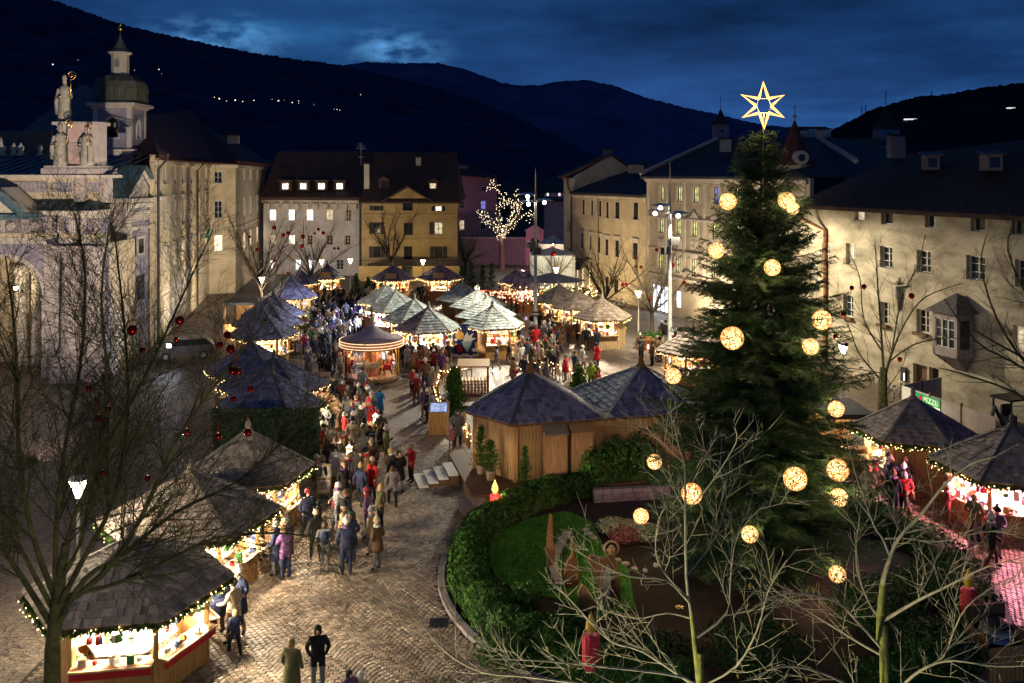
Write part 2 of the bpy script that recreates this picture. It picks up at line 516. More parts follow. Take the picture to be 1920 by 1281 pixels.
m.add([(10.4, 25.9, .002), (21.6, 25.9, .002), (21.6, 42.1, .002), (10.4, 42.1, .002)], [(0, 1, 2, 3)])
o = m.build('mortar_bed', 'mortar', plaza)
# drain cover in the paving
pt = G(823, 1170)
dr = thing('drain_cover', 'dark slotted drain cover set in the cobbles beside the hedge', 'drain', (pt.x, pt.y, .03))
m = MB()
for k in range(7): m.box((-.24 + k * .08, 0, 0), (.045, .42, .02))
m.box((0, .23, 0), (.6, .04, .03)); m.box((0, -.23, 0), (.6, .04, .03))
m.build('grate', 'metal_dark', dr)
# ---- mountains
def mountain(name, ridge, d, depth, foot, matn, jag):
    """ridge in photo pixels at distance d; the slope comes down towards the valley and has a back slope"""
    rnd = random.Random(name)
    pts = []
    for i in range(len(ridge) - 1):
        (x0, y0), (x1, y1) = ridge[i], ridge[i + 1]
        n = max(2, int((x1 - x0) / 3.5))
        for k in range(n):
            t = k / n
            pts.append((x0 + (x1 - x0) * t, y0 + (y1 - y0) * t + rnd.uniform(-jag, jag)))
    pts.append(ridge[-1])
    rows = [(0.0, 1.0), (.18, .86), (.36, .66), (.55, .45), (.75, .22), (1.0, 0.0)]
    vs, fs = [], []
    nx = len(pts)
    top = [W(px, py, d) for px, py in pts]
    for fr, hf in rows:
        p1_, p2_, p3_ = rnd.uniform(0, 6), rnd.uniform(0, 6), rnd.uniform(0, 6)
        for i, p in enumerate(top):
            wv = .5 * math.sin(i * .043 + p1_) + .3 * math.sin(i * .11 + p2_) + .2 * math.sin(i * .27 + p3_)
            dd = d - depth * fr + (wv * depth * .04 if 0 < fr < 1 else 0)
            z = foot + (p.z - foot) * hf * (1 + (wv * .10 if 0 < fr < 1 else 0))
            vs.append((p.x * (1 - .10 * fr), dd, z))
    for r in range(len(rows) - 1):
        for i in range(nx - 1):
            a = r * nx + i
            fs.append((a, a + nx, a + nx + 1, a + 1))
    base = len(vs)
    for p in top: vs.append((p.x, d + depth * .8, foot))
    for i in range(nx - 1): fs.append((i, i + 1, base + i + 1, base + i))
    mb = MB(); mb.add(vs, fs)
    from mathutils.bvhtree import BVHTree
    SLOPES.append(BVHTree.FromPolygons([Vector(v) for v in vs], fs))
    return structure(mb.build(name, matn, None, True))
SLOPES = []
def on_slope(px, py):
    o_, d_ = Vector((0, 0, H)), Vector(((px - 960) / F, 1, (HY - py) / F)).normalized()
    hits = [h_[0] for h_ in (t_.ray_cast(o_, d_) for t_ in SLOPES) if h_[0] is not None]
    return min(hits, key=lambda p_: p_.y) if hits else W(px, py, 1500)
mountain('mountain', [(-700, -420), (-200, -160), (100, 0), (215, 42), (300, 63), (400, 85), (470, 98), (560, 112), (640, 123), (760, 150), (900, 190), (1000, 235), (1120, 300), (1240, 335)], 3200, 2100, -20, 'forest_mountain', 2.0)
mountain('mountain_far', [(420, 190), (560, 140), (650, 121), (690, 116), (740, 119), (820, 118), (870, 129), (905, 142), (940, 155), (975, 160), (1010, 160), (1050, 152), (1100, 150), (1150, 160), (1210, 183), (1290, 203), (1345, 214), (1420, 232), (1520, 244), (1640, 262), (1900, 300), (2300, 330)], 5200, 2000, -20, 'forest_far_haze', 1.1)
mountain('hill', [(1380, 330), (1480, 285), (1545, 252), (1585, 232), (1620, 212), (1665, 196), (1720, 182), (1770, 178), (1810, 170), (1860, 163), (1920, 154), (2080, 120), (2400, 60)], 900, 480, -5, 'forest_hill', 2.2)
# masts and a lit farmhouse road on the right hill, village lights on the mountain
vl = [(99, 122), (146, 113), (252, 132), (298, 131), (303, 139), (402, 183), (411, 186), (425, 190), (441, 189), (476, 189), (510, 187), (522, 190), (533, 188), (548, 193), (560, 194), (588, 197), (632, 206), (637, 207), (627, 205), (676, 178), (455, 191), (1262, 333), (560, 190)]
vm = MB(); vm.lathe([(1.6, 0), (1.9, 1.2), (1.9, 2.4), (.2, 3.6)], 6)
vme = vm.mesh('village_light', emit('village', (1, .82, .55), 3.4))
for i, (x, y) in enumerate(vl):
    o = obj('village_light', vme); p = on_slope(x, y)
    o.location = p
    k = random.choice([.14, .2, .26, .34, .5]) * p.y / 1500; o.scale = (k, k, k)
    tag(o, 'tiny warm village light ' + ('in the long row on the dark mountainside' if 400 < x < 600 else 'high on the dark slope above the church' if x < 400 else 'at the right end of the row on the mountainside'), 'light', 'village lights on the mountain')
for i, (x, y, wd) in enumerate([(1711, 224, 30), (1895, 203, 12)]):
    t = thing('hillside_greenhouse', ['long low lit greenhouse on the dark right hill', 'short lit farm building near the edge of the dark right hill'][i], 'building', on_slope(x, y))
    t.scale = [t.location.y / 410] * 3
    mm = MB(); mm.box((0, 0, 0), (wd * .24, 2, .55)); mm.build('lit_glass', emit('hill_glow', (.9, .85, .8), 1.1), t)
    mm = MB(); mm.prism_y([(-wd * .13, .3), (wd * .13, .3), (0, 1.2)], -1.4, 1.4); mm.build('roof', 'roof_slate', t)
for i, (x, y0, y1) in enumerate([(1616, 198, 214), (1623, 197, 213), (1747, 170, 182)]):
    p = W(x, y1, 800)
    t = thing('radio_mast', ['left of the paired lattice masts on the hill crest', 'right of the paired lattice masts on the hill crest', 'single thin mast higher up on the hill crest'][i], 'mast', p)
    hh = (y1 - y0) / F * 800
    mm = MB(); mm.tube([(0, 0, -2), (0, 0, hh)], [.5, .25], 4)
    for k in range(4): mm.box((0, 0, hh * (.35 + .18 * k)), (1.6, .3, .3))
    mm.build('lattice', 'metal_dark', t)
# ================================================================== BUILDINGS
_wc = {}
def win_meshes(wd, ht, cols, rows, fm, pm):
    key = (round(wd, 1), round(ht, 1), cols, rows, fm, pm)
    if key in _wc: return _wc[key], key[0], key[1]
    wd, ht = key[0], key[1]
    f = MB(); b = .055 if wd < 1 else .07
    f.box((0, 0, b / 2), (wd, .07, b)); f.box((0, 0, ht - b / 2), (wd, .07, b))
    f.box((-wd / 2 + b / 2, 0, ht / 2), (b, .07, ht - 2 * b)); f.box((wd / 2 - b / 2, 0, ht / 2), (b, .07, ht - 2 * b))
    for k in range(1, cols): f.box((-wd / 2 + wd * k / cols, -.003, ht / 2), (.05, .06, ht - 2 * b))
    for k in range(1, rows): f.box((0, -.006, ht * k / rows), (wd - 2 * b, .045, .035))
    p = MB(); p.box((0, .05, ht / 2), (wd - .02, .012, ht - .02))
    _wc[key] = (f.mesh('window', fm), p.mesh('pane', pm))
    return _wc[key], wd, ht
class Bld:
    def __init__(s, name, label, cat, origin, group=None):
        s.root = thing(name, label, cat, origin, group=group)
        s.o = Vector(origin)
    def wall(s, A, B, z0, z1, wmat, wins=(), recess=.2, thick=.35, top=None, name='wall'):
        """vertical wall from A to B (left to right as seen from outside) with real openings"""
        A, B = Vector(A[:2]), Vector(B[:2])
        Ln = (B - A).length
        th = math.atan2(B.y - A.y, B.x - A.x)
        us = sorted({0.0, Ln, *[w['u0'] for w in wins], *[w['u1'] for w in wins]})
        zs = sorted({z0, z1, *[w['z0'] for w in wins], *[w['z1'] for w in wins]})
        mb = MB()
        for i in range(len(us) - 1):
            for j in range(len(zs) - 1):
                uc, zc = (us[i] + us[i + 1]) / 2, (zs[j] + zs[j + 1]) / 2
                if any(w['u0'] < uc < w['u1'] and w['z0'] < zc < w['z1'] for w in wins): continue
                mb.add([(us[i], 0, zs[j]), (us[i + 1], 0, zs[j]), (us[i + 1], 0, zs[j + 1]), (us[i], 0, zs[j + 1])], [(0, 1, 2, 3)])
        for w in wins:
            a, b, c, d = w['u0'], w['u1'], w['z0'], w['z1']
            r = recess + .12
            mb.add([(a, 0, c), (b, 0, c), (b, 0, d), (a, 0, d), (a, r, c), (b, r, c), (b, r, d), (a, r, d)], [(0, 4, 5, 1), (1, 5, 6, 2), (2, 6, 7, 3), (3, 7, 4, 0)])
        mb.add([(0, thick, z0), (Ln, thick, z0), (Ln, thick, z1), (0, thick, z1), (0, 0, z0), (0, 0, z1), (Ln, 0, z0), (Ln, 0, z1)],
               [(3, 2, 1, 0), (0, 4, 5, 3), (1, 2, 7, 6), (3, 5, 7, 2)])
        if top:                                    # gable polygon above z1, in (u, z)
            mb.prism_y(top, 0, thick)
        wo = mb.build(name, wmat, s.root); wo.location = Vector((A.x, A.y, 0)) - s.o; wo.rotation_euler = (0, 0, th)
        nx, ny = -math.sin(th), math.cos(th)
        for w in wins:
            uc = (w['u0'] + w['u1']) / 2
            (fm, pm), ww, hh = win_meshes(w['u1'] - w['u0'], w['z1'] - w['z0'], w.get('cols', 2), w.get('rows', 3), w.get('frame', 'frame_white'), w.get('pane', 'glass_dark'))
            pos = Vector((A.x + math.cos(th) * uc + nx * recess, A.y + math.sin(th) * uc + ny * recess, w['z0'])) - s.o
            wi = obj('window', fm, s.root, pos); wi.rotation_euler = (0, 0, th)
            wi.scale = ((w['u1'] - w['u0']) / ww, 1, (w['z1'] - w['z0']) / hh)
            obj('pane', pm, wi)
            ex = MB(); W_, H_ = ww / 2, hh
            y = -recess
            k = w.get('trim', 'flat')
            if k:
                tw = .14
                for sx in (-1, 1): ex.box((sx * (W_ + tw / 2), y - .02, H_ / 2), (tw, .05, H_ + .02))
                ex.box((0, y - .025, H_ + tw / 2 + .01), (ww + 2 * tw, .06, tw))
                ex.box((0, y - .05, -.06), (ww + 2 * tw + .08, .14, .10))
                if k == 'hood':
                    ex.box((0, y - .07, H_ + .42), (ww + .55, .2, .10)); ex.box((0, y - .02, H_ + .26), (ww + .3, .06, .24))
                if k == 'arch':
                    ex.prism_y([((W_ + .22) * math.cos(q), H_ + .22 + .34 * math.sin(q)) for q in [math.pi * i / 10 for i in range(11)]], y - .10, y - .002)
                if k == 'gable':
                    ex.prism_y([(-W_ - .35, H_ + .25), (W_ + .35, H_ + .25), (0, H_ + .85)], y - .12, y - .002)
                ex.build('surround', w.get('trimmat', 'stone_trim'), wi)
            sh = w.get('shutter')
            if sh:
                for sx in (-1, 1):
                    if w.get('shside', 0) not in (0, sx): continue
                    q = MB(); q.box((sx * (W_ + W_ * .52 + .04), y - .06, H_ / 2), (W_ * 1.02, .05, H_))
                    for t_ in range(int(H_ / .14)): q.box((sx * (W_ + W_ * .52 + .04), y - .09, .08 + t_ * .14), (W_ * .85, .02, .07))
                    q.build('shutter', sh, wi)
            if w.get('rail'):
                q = MB(); q.box((0, y - .16, .42), (ww + .1, .03, .03)); q.box((0, y - .16, .06), (ww + .1, .03, .03))
                for t_ in range(9): q.box((-W_ + ww * t_ / 8, y - .16, .24), (.018, .018, .36))
                q.build('railing', 'metal_dark', wi)
            if w.get('box'):
                q = MB(); q.box((0, y - .18, -.06), (ww + .1, .22, .18)); 
                q.build('flower_box', 'wood_dark', wi)
        return wo
    def add(s, name, mb, mats, smooth=False, parent=None, world=True):
        """part modelled in world coordinates"""
        o = mb.build(name, mats, parent or s.root, smooth)
        if world and not parent: o.location = -s.o
        return o
def pix(A, B, x, y):
    """photo pixel -> (u along AB, z) on the vertical plane through A, B"""
    A, B = Vector(A[:2]), Vector(B[:2])
    k = (x - 960) / F
    D = B - A
    t = (k * A.y - A.x) / (D.x - k * D.y)
    d = A.y + t * D.y
    return t * D.length, H - (y - HY) / F * d
def wpx(A, B, x0, y0, x1, y1, **kw):
    u0, za = pix(A, B, x0, y0); u1, zb = pix(A, B, x1, y1)
    um, zt = pix(A, B, (x0 + x1) / 2, y0); _, zl = pix(A, B, (x0 + x1) / 2, y1)
    return dict(u0=u0, u1=u1, z0=zl, z1=zt, **kw)
def rowpx(A, B, xs, ref, y0, y1, wd, **kw):
    """windows of one storey: pixel columns xs, heights taken from one reference column"""
    _, zt = pix(A, B, ref, y0); _, zl = pix(A, B, ref, y1)
    out = []
    for i, x in enumerate(xs):
        u, _ = pix(A, B, x, y0)
        k = {a: (b[i] if isinstance(b, list) else b) for a, b in kw.items()}
        out.append(dict(u0=u - wd / 2, u1=u + wd / 2, z0=zl, z1=zt, **k))
    return out
def solid(mb, pts, faces, mi=0):
    return mb.add(pts, faces, mi)
def pipe(b, pts, name='downpipe', r=.08, matn='downpipe'):
    m = MB(); m.tube(pts, r, 6); b.add(name, m, matn)
def chimney(b, p, w, d, h, matn='plaster_pale', cap=True, parent=None):
    m = MB(); m.box((p[0], p[1], p[2] + h / 2), (w, d, h)); o = b.add('chimney', m, matn)
    if cap:
        m = MB(); m.box((p[0], p[1], p[2] + h + .12), (w + .25, d + .25, .1)); m.box((p[0], p[1], p[2] + h + .04), (w - .2, d - .2, .12)); m.build('chimney_cap', 'roof_tile_dark', o)
    return o
# ---- palace: long wing, short return, far wing
P0, P1, P2, P3 = Vector((-26.6, 67.5)), Vector((-33.0, 98.7)), Vector((-30.5, 100.0)), Vector((-34.6, 127.0))
b = Bld('palace', 'cream palace with long window rows and dark red hipped roof beside the church', 'building', (P1.x, P1.y, 0))
ze = 14.5
pw = []
cA, cB = P0, P1
xs = [296, 308, 327, 342.5, 357.6, 372, 386]
pw += rowpx(cA, cB, xs, 308, 309, 345, 1.3, pane='glass_blue', rows=3)
pw += rowpx(cA, cB, xs, 308, 379, 431, 1.3, pane=['glass_blue'] * 5 + ['lit_soft', 'glass_blue'], rows=4, trim='hood')
pw += rowpx(cA, cB, xs, 308, 472, 510, 1.3, pane=['lit_soft', 'lit_soft', 'lit_soft', 'lit_warm', 'glass_blue', 'glass_blue', 'lit_warm'], rows=3, trim='hood')
b.wall(P0, P1, 0, ze, 'plaster_cream', pw, recess=.08)
pw = [wpx(P1, P2, 402, 322, 417, 343, rows=2), wpx(P1, P2, 402, 377, 417, 409, rows=3), wpx(P1, P2, 402, 441, 418, 472, pane='lit_warm', rows=4, cols=3)]
b.wall(P1, P2, 0, ze, 'plaster_cream', pw)
pw = rowpx(P2, P3, [457.6, 469.4, 482], 457.6, 318, 343, 1.4) + rowpx(P2, P3, [457.6, 469.4, 482], 457.6, 371, 409, 1.4, rows=4) + rowpx(P2, P3, [457.6, 469.4, 482], 457.6, 436, 467, 1.4, pane='lit_warm')
b.wall(P2, P3, 0, ze, 'plaster_cream', pw, recess=.06)
m = MB()
ev = [(P0.x + .7, P0.y - 1, ze), (P1.x + .9, P1.y - .9, ze), (P2.x + .6, P2.y - .8, ze), (P3.x + 1.2, P3.y + 1, ze)]
rd = [W(266, 212, 83), W(300, 214, 97), W(358, 206, 118), W(385, 235, 132)]
vs = [Vector(p) for p in ev] + [Vector((p[0], p[1], ze - .35)) for p in ev] + rd + [Vector((-46, 84, ze)), Vector((-56, 128, ze))]
m.add(vs, [(0, 1, 9, 8), (1, 2, 10, 9), (2, 3, 11, 10), (4, 5, 1, 0), (5, 6, 2, 1), (6, 7, 3, 2), (8, 9, 10, 12), (10, 11, 13, 12), (3, 13, 11), (0, 8, 12), (7, 6, 5, 4)])
b.add('roof', m, 'roof_tile_red')
m = MB(); p = W(438, 262, 113); m.box(p, (1.2, 1.2, 1.0)); o = b.add('dormer', m, 'plaster_pale')
m = MB(); m.prism_y([(-.9, .5), (.9, .5), (0, .9)], -1, 1); q = m.build('dormer_roof', 'roof_tile_red', o); q.location = p
m = MB()
for A, B in ((P0, P1), (P1, P2), (P2, P3)):
    dr_ = (B - A).normalized(); nn = Vector((dr_.y, -dr_.x))
    for z, pr, hh in ((ze - .55, .28, .3), (7.1, .08, .22), (3.4, .08, .18)):
        c = (A + B) / 2 + nn * pr / 2
        m.box((c.x, c.y, z), ((B - A).length + (.2 if z > 10 else -.1), pr, hh), math.atan2(dr_.y, dr_.x))
b.add('cornice', m, 'plaster_pale')
for px, d in ((366, 88), (492, 121), (291, 69.2)):
    A, B = (P0, P1) if px < 400 else (P2, P3)
    u, _ = pix(A, B, px, 400); q = A + (B - A).normalized() * u; nn = Vector(((B - A).normalized().y, -(B - A).normalized().x)); q = q + nn * .22
    pipe(b, [(q.x + .75, q.y - .2, ze + .1), (q.x + .7, q.y - .2, ze - .35), (q.x, q.y, ze - 1.1), (q.x, q.y, .2)], r=.11)
# green flag on the palace
u, z = pix(P0, P1, 364, 420); q = P0 + (P1 - P0).normalized() * u
fl = thing('flag', 'green and white flag hanging from the palace wall', 'flag', (q.x + .3, q.y, 7.9))
m = MB(); m.tube([(0, 0, 0), (1.5, -.5, .9)], .04, 6); m.build('flagpole', 'wood_dark', fl)
m = MB()
fv = []
for i in range(6):
    for j in range(2):
        fv.append((1.5 - .75 * (i / 5) * (.3 + .7 * j), -.5 + .1 * math.sin(i * 1.4) + .25 * j, .85 - i * .36 - .1 * j))
m.add(fv, [(2 * i, 2 * i + 1, 2 * i + 3, 2 * i + 2) for i in range(5)]); m.build('cloth', mat('flag_green', (.02, .22, .16), .8), fl)
# ---- white house with four lit dormers
A, B = W(494, 500, 119).xy, W(677, 500, 117).xy
b = Bld('white_house', 'white house with four lit dormers and stucco window frames', 'building', (A.x, A.y, 0))
zt = 13 - 42 * 118 / F
ws = [wpx(A, B, x0, 393, x1, 414, pane=p, trim='flat', rows=3) for x0, x1, p in ((505, 517.5, 'lit_white'), (540, 552.5, 'lit_white'), (574, 587, 'lit_white'), (611, 624, 'lit_soft'), (648, 658, 'glass_dark'))]
ws += [wpx(A, B, x0, 441, x1, 459, pane=p, rows=3) for x0, x1, p in ((505, 517, 'lit_soft'), (541, 553, 'lit_white'), (575, 586, 'glass_dark'), (611, 624, 'glass_dark'), (646, 657, 'glass_dark'))]
ws += [wpx(A, B, x0, 487, x1, 506, pane=p, rows=3) for x0, x1, p in ((505, 517, 'lit_white'), (553, 564, 'lit_shop'), (577, 590, 'lit_shop'), (630, 644, 'glass_blue'))]
b.wall(A, B, 0, zt, 'plaster_white', ws)
m = MB()
x0, x1, y = A.x - .2, B.x, A.y
m.add([(x0, y - .6, zt), (x1, y - 2.4, zt), (x1, y + 8, zt + 6.2), (x0, y + 8, zt + 6.2), (x0, y + 18, zt), (x1, y + 18, zt), (x0, y - .6, zt - .3), (x1, y - 2.4, zt - .3)], [(0, 1, 2, 3), (3, 2, 5, 4), (0, 3, 4), (1, 5, 2), (6, 7, 1, 0)])
b.add('roof', m, 'roof_tile_dark')
m = MB(); m.box(((x0 + x1) / 2, y - 1.25, zt - .55), (x1 - x0, .3, .35), math.atan2(B.y - A.y, B.x - A.x)); 
for k in range(10): m.box((x0 + 1 + k * 1.27, y - 1.0 - k * .12, zt - 1.2), (.75, .5, .8))
b.add('cornice', m, 'plaster_pale')
for i, xc in enumerate((535.5, 569, 603, 637)):
    p = W(xc, 350, 118.5)
    m = MB(); m.box((p.x, p.y + .8, p.z + .1), (1.5, 1.8, 1.25)); o = b.add('dormer', m, 'roof_tile_dark')
    (fm, pm), ww, hh = win_meshes(.95, .85, 2, 1, 'frame_dark', 'lit_white')
    wi = obj('dormer_window', fm, o, (p.x, p.y - .16, p.z - .38)); 
    q = MB(); q.box((p.x, p.y - .115, p.z + .04), (.9, .02, .8)); q.build('dormer_pane', 'lit_white', o)
    q = MB(); q.box((p.x, p.y + .7, p.z + .8), (1.9, 2.2, .14)); q.build('dormer_roof', 'roof_tile_dark', o)
pipe(b, [(x1 - .15, B.y - .9, zt - .2), (x1 - .1, B.y - .3, zt - 1), (x1 - .1, B.y - .3, 0)])
# ---- yellow house with a gable and shutters
A, B = W(678, 500, 115).xy, W(858, 500, 115).xy
b = Bld('yellow_house', 'ochre yellow house with pointed gable and dark shutters behind the far stalls', 'building', (A.x, A.y, 0))
zt = 13 - 50 * 115 / F
ws = [wpx(A, B, 700, 386, 712, 395, shutter='shutter_dark', frame='frame_dark', rows=1), wpx(A, B, 755, 377, 774, 395, frame='frame_dark', rows=2, trim='flat', trimmat='plaster_yellow'), wpx(A, B, 816, 387, 828, 396, shutter='shutter_dark', pane='lit_white', frame='frame_dark', rows=1),
      wpx(A, B, 700, 417, 713, 439, shutter='shutter_dark', frame='frame_dark', rows=3), wpx(A, B, 757, 418, 774, 441, frame='frame_dark', rows=2), wpx(A, B, 814, 417, 830, 440, shutter='shutter_dark', shside=-1, pane='lit_soft', frame='frame_dark', rows=2),
      wpx(A, B, 700, 462, 714, 483, shutter='shutter_dark', frame='frame_dark'), wpx(A, B, 757, 462, 773, 487, frame='frame_dark'), wpx(A, B, 815, 462, 830, 484, shutter='shutter_dark', frame='frame_dark')]
for q in ws:
    q.setdefault('trim', None)
g0, gm_, g1 = pix(A, B, 720, 378), pix(A, B, 764, 352), pix(A, B, 810, 378)
b.wall(A, B, 0, zt, 'plaster_yellow', ws, top=[(g0[0], zt), (g1[0], zt), (gm_[0], gm_[1])])
m = MB(); x0, x1, y = A.x - .2, B.x + .3, A.y
m.add([(x0, y - .4, zt), (x1, y - .4, zt), (x1 - .8, y + 6, zt + 6.4), (x0 + .8, y + 6, zt + 6.4), (x0, y + 14, zt), (x1, y + 14, zt), (x0, y - .4, zt - .25), (x1, y - .4, zt - .25)], [(0, 1, 2, 3), (3, 2, 5, 4), (0, 3, 4), (1, 5, 2), (6, 7, 1, 0)])
b.add('roof', m, 'roof_tile_dark')
m = MB(); xa, xb, xc = A.x + g0[0], A.x + g1[0], A.x + gm_[0]; zg = gm_[1]
m.add([(xa - .5, y - .5, zt - .1), (xc, y - .5, zg + .3), (xb + .5, y - .5, zt - .1), (xa - .5, y + 3, zt - .1), (xc, y + 5, zg + .3), (xb + .5, y + 3, zt - .1),
       (xa - .5, y - .5, zt - .3), (xc, y - .5, zg + .1), (xb + .5, y - .5, zt - .3)], [(0, 1, 4, 3), (1, 2, 5, 4), (6, 7, 1, 0), (7, 8, 2, 1)])
b.add('gable_roof', m, 'roof_tile_dark')
m = MB(); m.box(((x0 + x1) / 2, y - .06, 13 - 75 * 115 / F), (x1 - x0 - .6, .12, .18)); m.box(((x0 + x1) / 2, y - .06, 13 - 121 * 115 / F), (x1 - x0 - .6, .12, .14)); b.add('string_course', m, 'plaster_yellow')
for px, y0, y1, dd in ((688, 308, 366, 116.5), (741, 293, 310, 121), (785, 296, 322, 119.5)):
    p = W(px, y1, dd); chimney(b, p, .65, .65, (y1 - y0) / F * dd, 'plaster_pale')
for px, py, lit in ((720, 346, False), (812, 350, True)):
    p = W(px, py, 116.5); m = MB(); m.box((p.x, p.y + .6, p.z), (1.3, 1.6, 1.2)); o = b.add('dormer', m, 'roof_tile_dark')
    q = MB(); q.box((p.x, p.y - .22, p.z), (.75, .04, .8)); q.build('dormer_pane', 'lit_soft' if lit else 'glass_dark', o)
    q = MB(); q.prism_y([(p.x - .9, p.z + .55), (p.x + .9, p.z + .55), (p.x, p.z + 1.1)], p.y - .4, p.y + 1.5); q.build('dormer_roof', 'roof_tile_dark', o)
p = W(677, 296, 119); m = MB(); m.tube([p - Vector((0, 0, 1)), p + Vector((0, 0, 2))], .05, 5); m.lathe([(.05, 0), (.4, .1), (.42, .14), (.05, .12)], 12, p); 
for k in range(3): m.box(p + Vector((0, 0, 1.2 + .3 * k)), (1.2 - .2 * k, .03, .03))
b.add('antenna', m, 'metal_grey')
# terrace wall and railing in front of the yellow house
tA, tB = W(672, 515, 111).xy, W(862, 515, 111).xy
b = Bld('terrace_wall', 'ochre terrace wall with iron railing below the yellow house', 'wall', (tA.x, tA.y, 0))
zt = 13 - 175 * 111 / F
b.wall(tA, tB, 0, zt, 'plaster_yellow', [wpx(tA, tB, 753, 499, 774, 520, cols=2, rows=1, pane='glass_dark', frame='frame_dark', trim=None)], thick=3)
m = MB(); Ln = (tB - tA).length
for seg in ((0, .42), (.55, 1)):
    xa, xb = tA.x + Ln * seg[0], tA.x + Ln * seg[1]
    m.box(((xa + xb) / 2, tA.y + .15, zt + .95), (xb - xa, .05, .05)); m.box(((xa + xb) / 2, tA.y + .15, zt + .1), (xb - xa, .05, .05))
    k = xa
    while k < xb: m.box((k, tA.y + .15, zt + .5), (.03, .03, .9)); k += .17
b.add('railing', m, 'metal_dark')
# ---- pink house behind
A, B = W(850, 470, 138).xy, W(932, 470, 140).xy
b = Bld('pink_house', 'pink lit house with square windows beyond the lit tree', 'building', (A.x, A.y, 0))
zt = 13 - 0 * 138 / F
ws = [wpx(A, B, x, y, x + 9, y + h_, rows=2, pane=p) for x, y, h_, p in ((862, 352, 8, 'glass_blue'), (862, 377, 14, 'glass_dark'), (862, 413, 18, 'lit_soft'), (903, 350, 9, 'glass_dark'), (902, 377, 16, 'lit_blue'), (902, 412, 18, 'glass_dark'))]
b.wall(A, B, 0, zt, 'plaster_pink', ws)
m = MB(); x0, x1, y = A.x - .5, B.x + .5, A.y
m.add([(x0, y - .6, zt), (x1, y - .4, zt - .6), ((x0 + x1) / 2 - 1, y + 6, zt + 1.6), (x0, y + 12, zt), (x1, y + 12, zt - .6)], [(0, 1, 2), (1, 4, 2), (0, 2, 3), (3, 2, 4)])
b.add('roof', m, 'roof_tile_dark')
chimney(b, W(869, 327, 142), 1.3, 1, 1.4, 'plaster_pink')
# ---- low dark house and roofs at the end of the street (blue dusk house)
A, B = W(1020, 470, 150).xy, W(1056, 470, 150).xy
b = Bld('far_house', 'dusky blue house with two lit attic windows at the end of the street', 'building', (A.x, A.y, 0))
b.wall(A, B, 0, 13 - 50 * 150 / F, 'plaster_white', [wpx(A, B, 1025, 362, 1029, 370, pane='lit_white', cols=1, rows=1), wpx(A, B, 1047, 362, 1051, 370, pane='lit_white', cols=1, rows=1)])
m = MB(); m.add([(A.x - 1, A.y - 1, 8.6), (B.x + 1, A.y - 1, 8.6), (B.x, A.y + 4, 12.4), (A.x, A.y + 4, 12.4)], [(0, 1, 2, 3)]); b.add('roof', m, 'roof_slate')
# ---- garden wall and gate arch
A, B = W(857, 480, 131).xy, W(987, 480, 131).xy
b = Bld('garden_wall', 'long rough stone garden wall behind the tree wrapped in lights', 'wall', (A.x, A.y, 0))
b.wall(A, B, 0, 13 - 119 * 131 / F, 'stone_dark', thick=.6)
m = MB(); m.box(((A.x + B.x) / 2, A.y + .3, 13 - 119 * 131 / F + .08), (B.x - A.x, .8, .16)); b.add('coping', m, 'stone_pale')
A, B = W(986, 480, 130).xy, W(1019, 480, 130).xy
b = Bld('gate_arch', 'small pink lit gateway with arched opening at the end of the garden wall', 'gate', (A.x, A.y, 0))
wd = B.x - A.x; hh = 13 - 105 * 130 / F
m = MB(); m.box((A.x + .3, A.y, hh / 2), (.6, .8, hh)); m.box((B.x - .3, A.y, hh / 2), (.6, .8, hh))
ar = [(A.x + .6, hh), (A.x + .6, hh - 1.6)] + [((A.x + B.x) / 2 - (wd / 2 - .6) * math.cos(q), hh - 1.6 + (wd / 2 - .62) * math.sin(q)) for q in [math.pi * i / 10 for i in range(11)]] + [(B.x - .6, hh)]
m.prism_y(ar, A.y - .4, A.y + .4); b.add('arch', m, 'plaster_pink')
m = MB(); m.prism_y([(A.x - .3, hh), (B.x + .3, hh), ((A.x + B.x) / 2, hh + .9)], A.y - .6, A.y + .6); b.add('gate_roof', m, 'plaster_pink')
# ---- cream house on the right: gabled back part and lower wing
C0, C1 = Vector((6.97, 103.0)), Vector((13.04, 88.0))
b = Bld('cream_house', 'cream corner house with tall narrow windows and a plain gable', 'building', (C0.x, C0.y, 0))
zt = 13 - 39 * 88 / F
ws = [wpx(C0, C1, *q, frame='frame_dark', pane='glass_dark', cols=2, rows=3) for q in ((1092, 375, 1096.5, 402), (1108, 376, 1112.5, 404), (1123, 377, 1128, 406), (1136.5, 379, 1141.5, 409), (1153.5, 379, 1162, 410), (1188, 380, 1197, 412))]
ws += [wpx(C0, C1, *q, frame='frame_dark', pane='glass_dark', cols=2, rows=3, trim='hood') for q in ((1089.5, 437, 1093.7, 465.5), (1105.5, 442, 1109.5, 469), (1121.5, 445, 1126, 474), (1135, 449, 1141.2, 479), (1153.5, 451, 1161, 482), (1187, 456, 1196, 487))]
ws += [wpx(C0, C1, 1135, 519, 1141, 554, frame='frame_dark', trim=None), wpx(C0, C1, 1151, 523, 1159, 549, frame='frame_dark', trim=None)]
b.wall(C0, C1, 0, zt, 'plaster_cream', ws, recess=.09)
dr_ = (C1 - C0).normalized(); nn = Vector((dr_.y, -dr_.x)); inn = -nn
m = MB()
e0, e1 = C0 + nn * .5, C1 + nn * .5
q0, q1 = C0 + inn * 9, C1 + inn * 9
apx = W(1187, 322, 97)
m.add([(e0.x, e0.y, zt + .05), (e1.x, e1.y, zt + .05), (q1.x, q1.y, zt + 3.4), (q0.x, q0.y, zt + 3.6), (e0.x, e0.y, zt - .2), (e1.x, e1.y, zt - .2), (q1.x, q1.y, zt), (q0.x, q0.y, zt)], [(0, 1, 2, 3), (4, 5, 1, 0), (1, 5, 6, 2), (0, 3, 7, 4), (3, 2, 6, 7)])
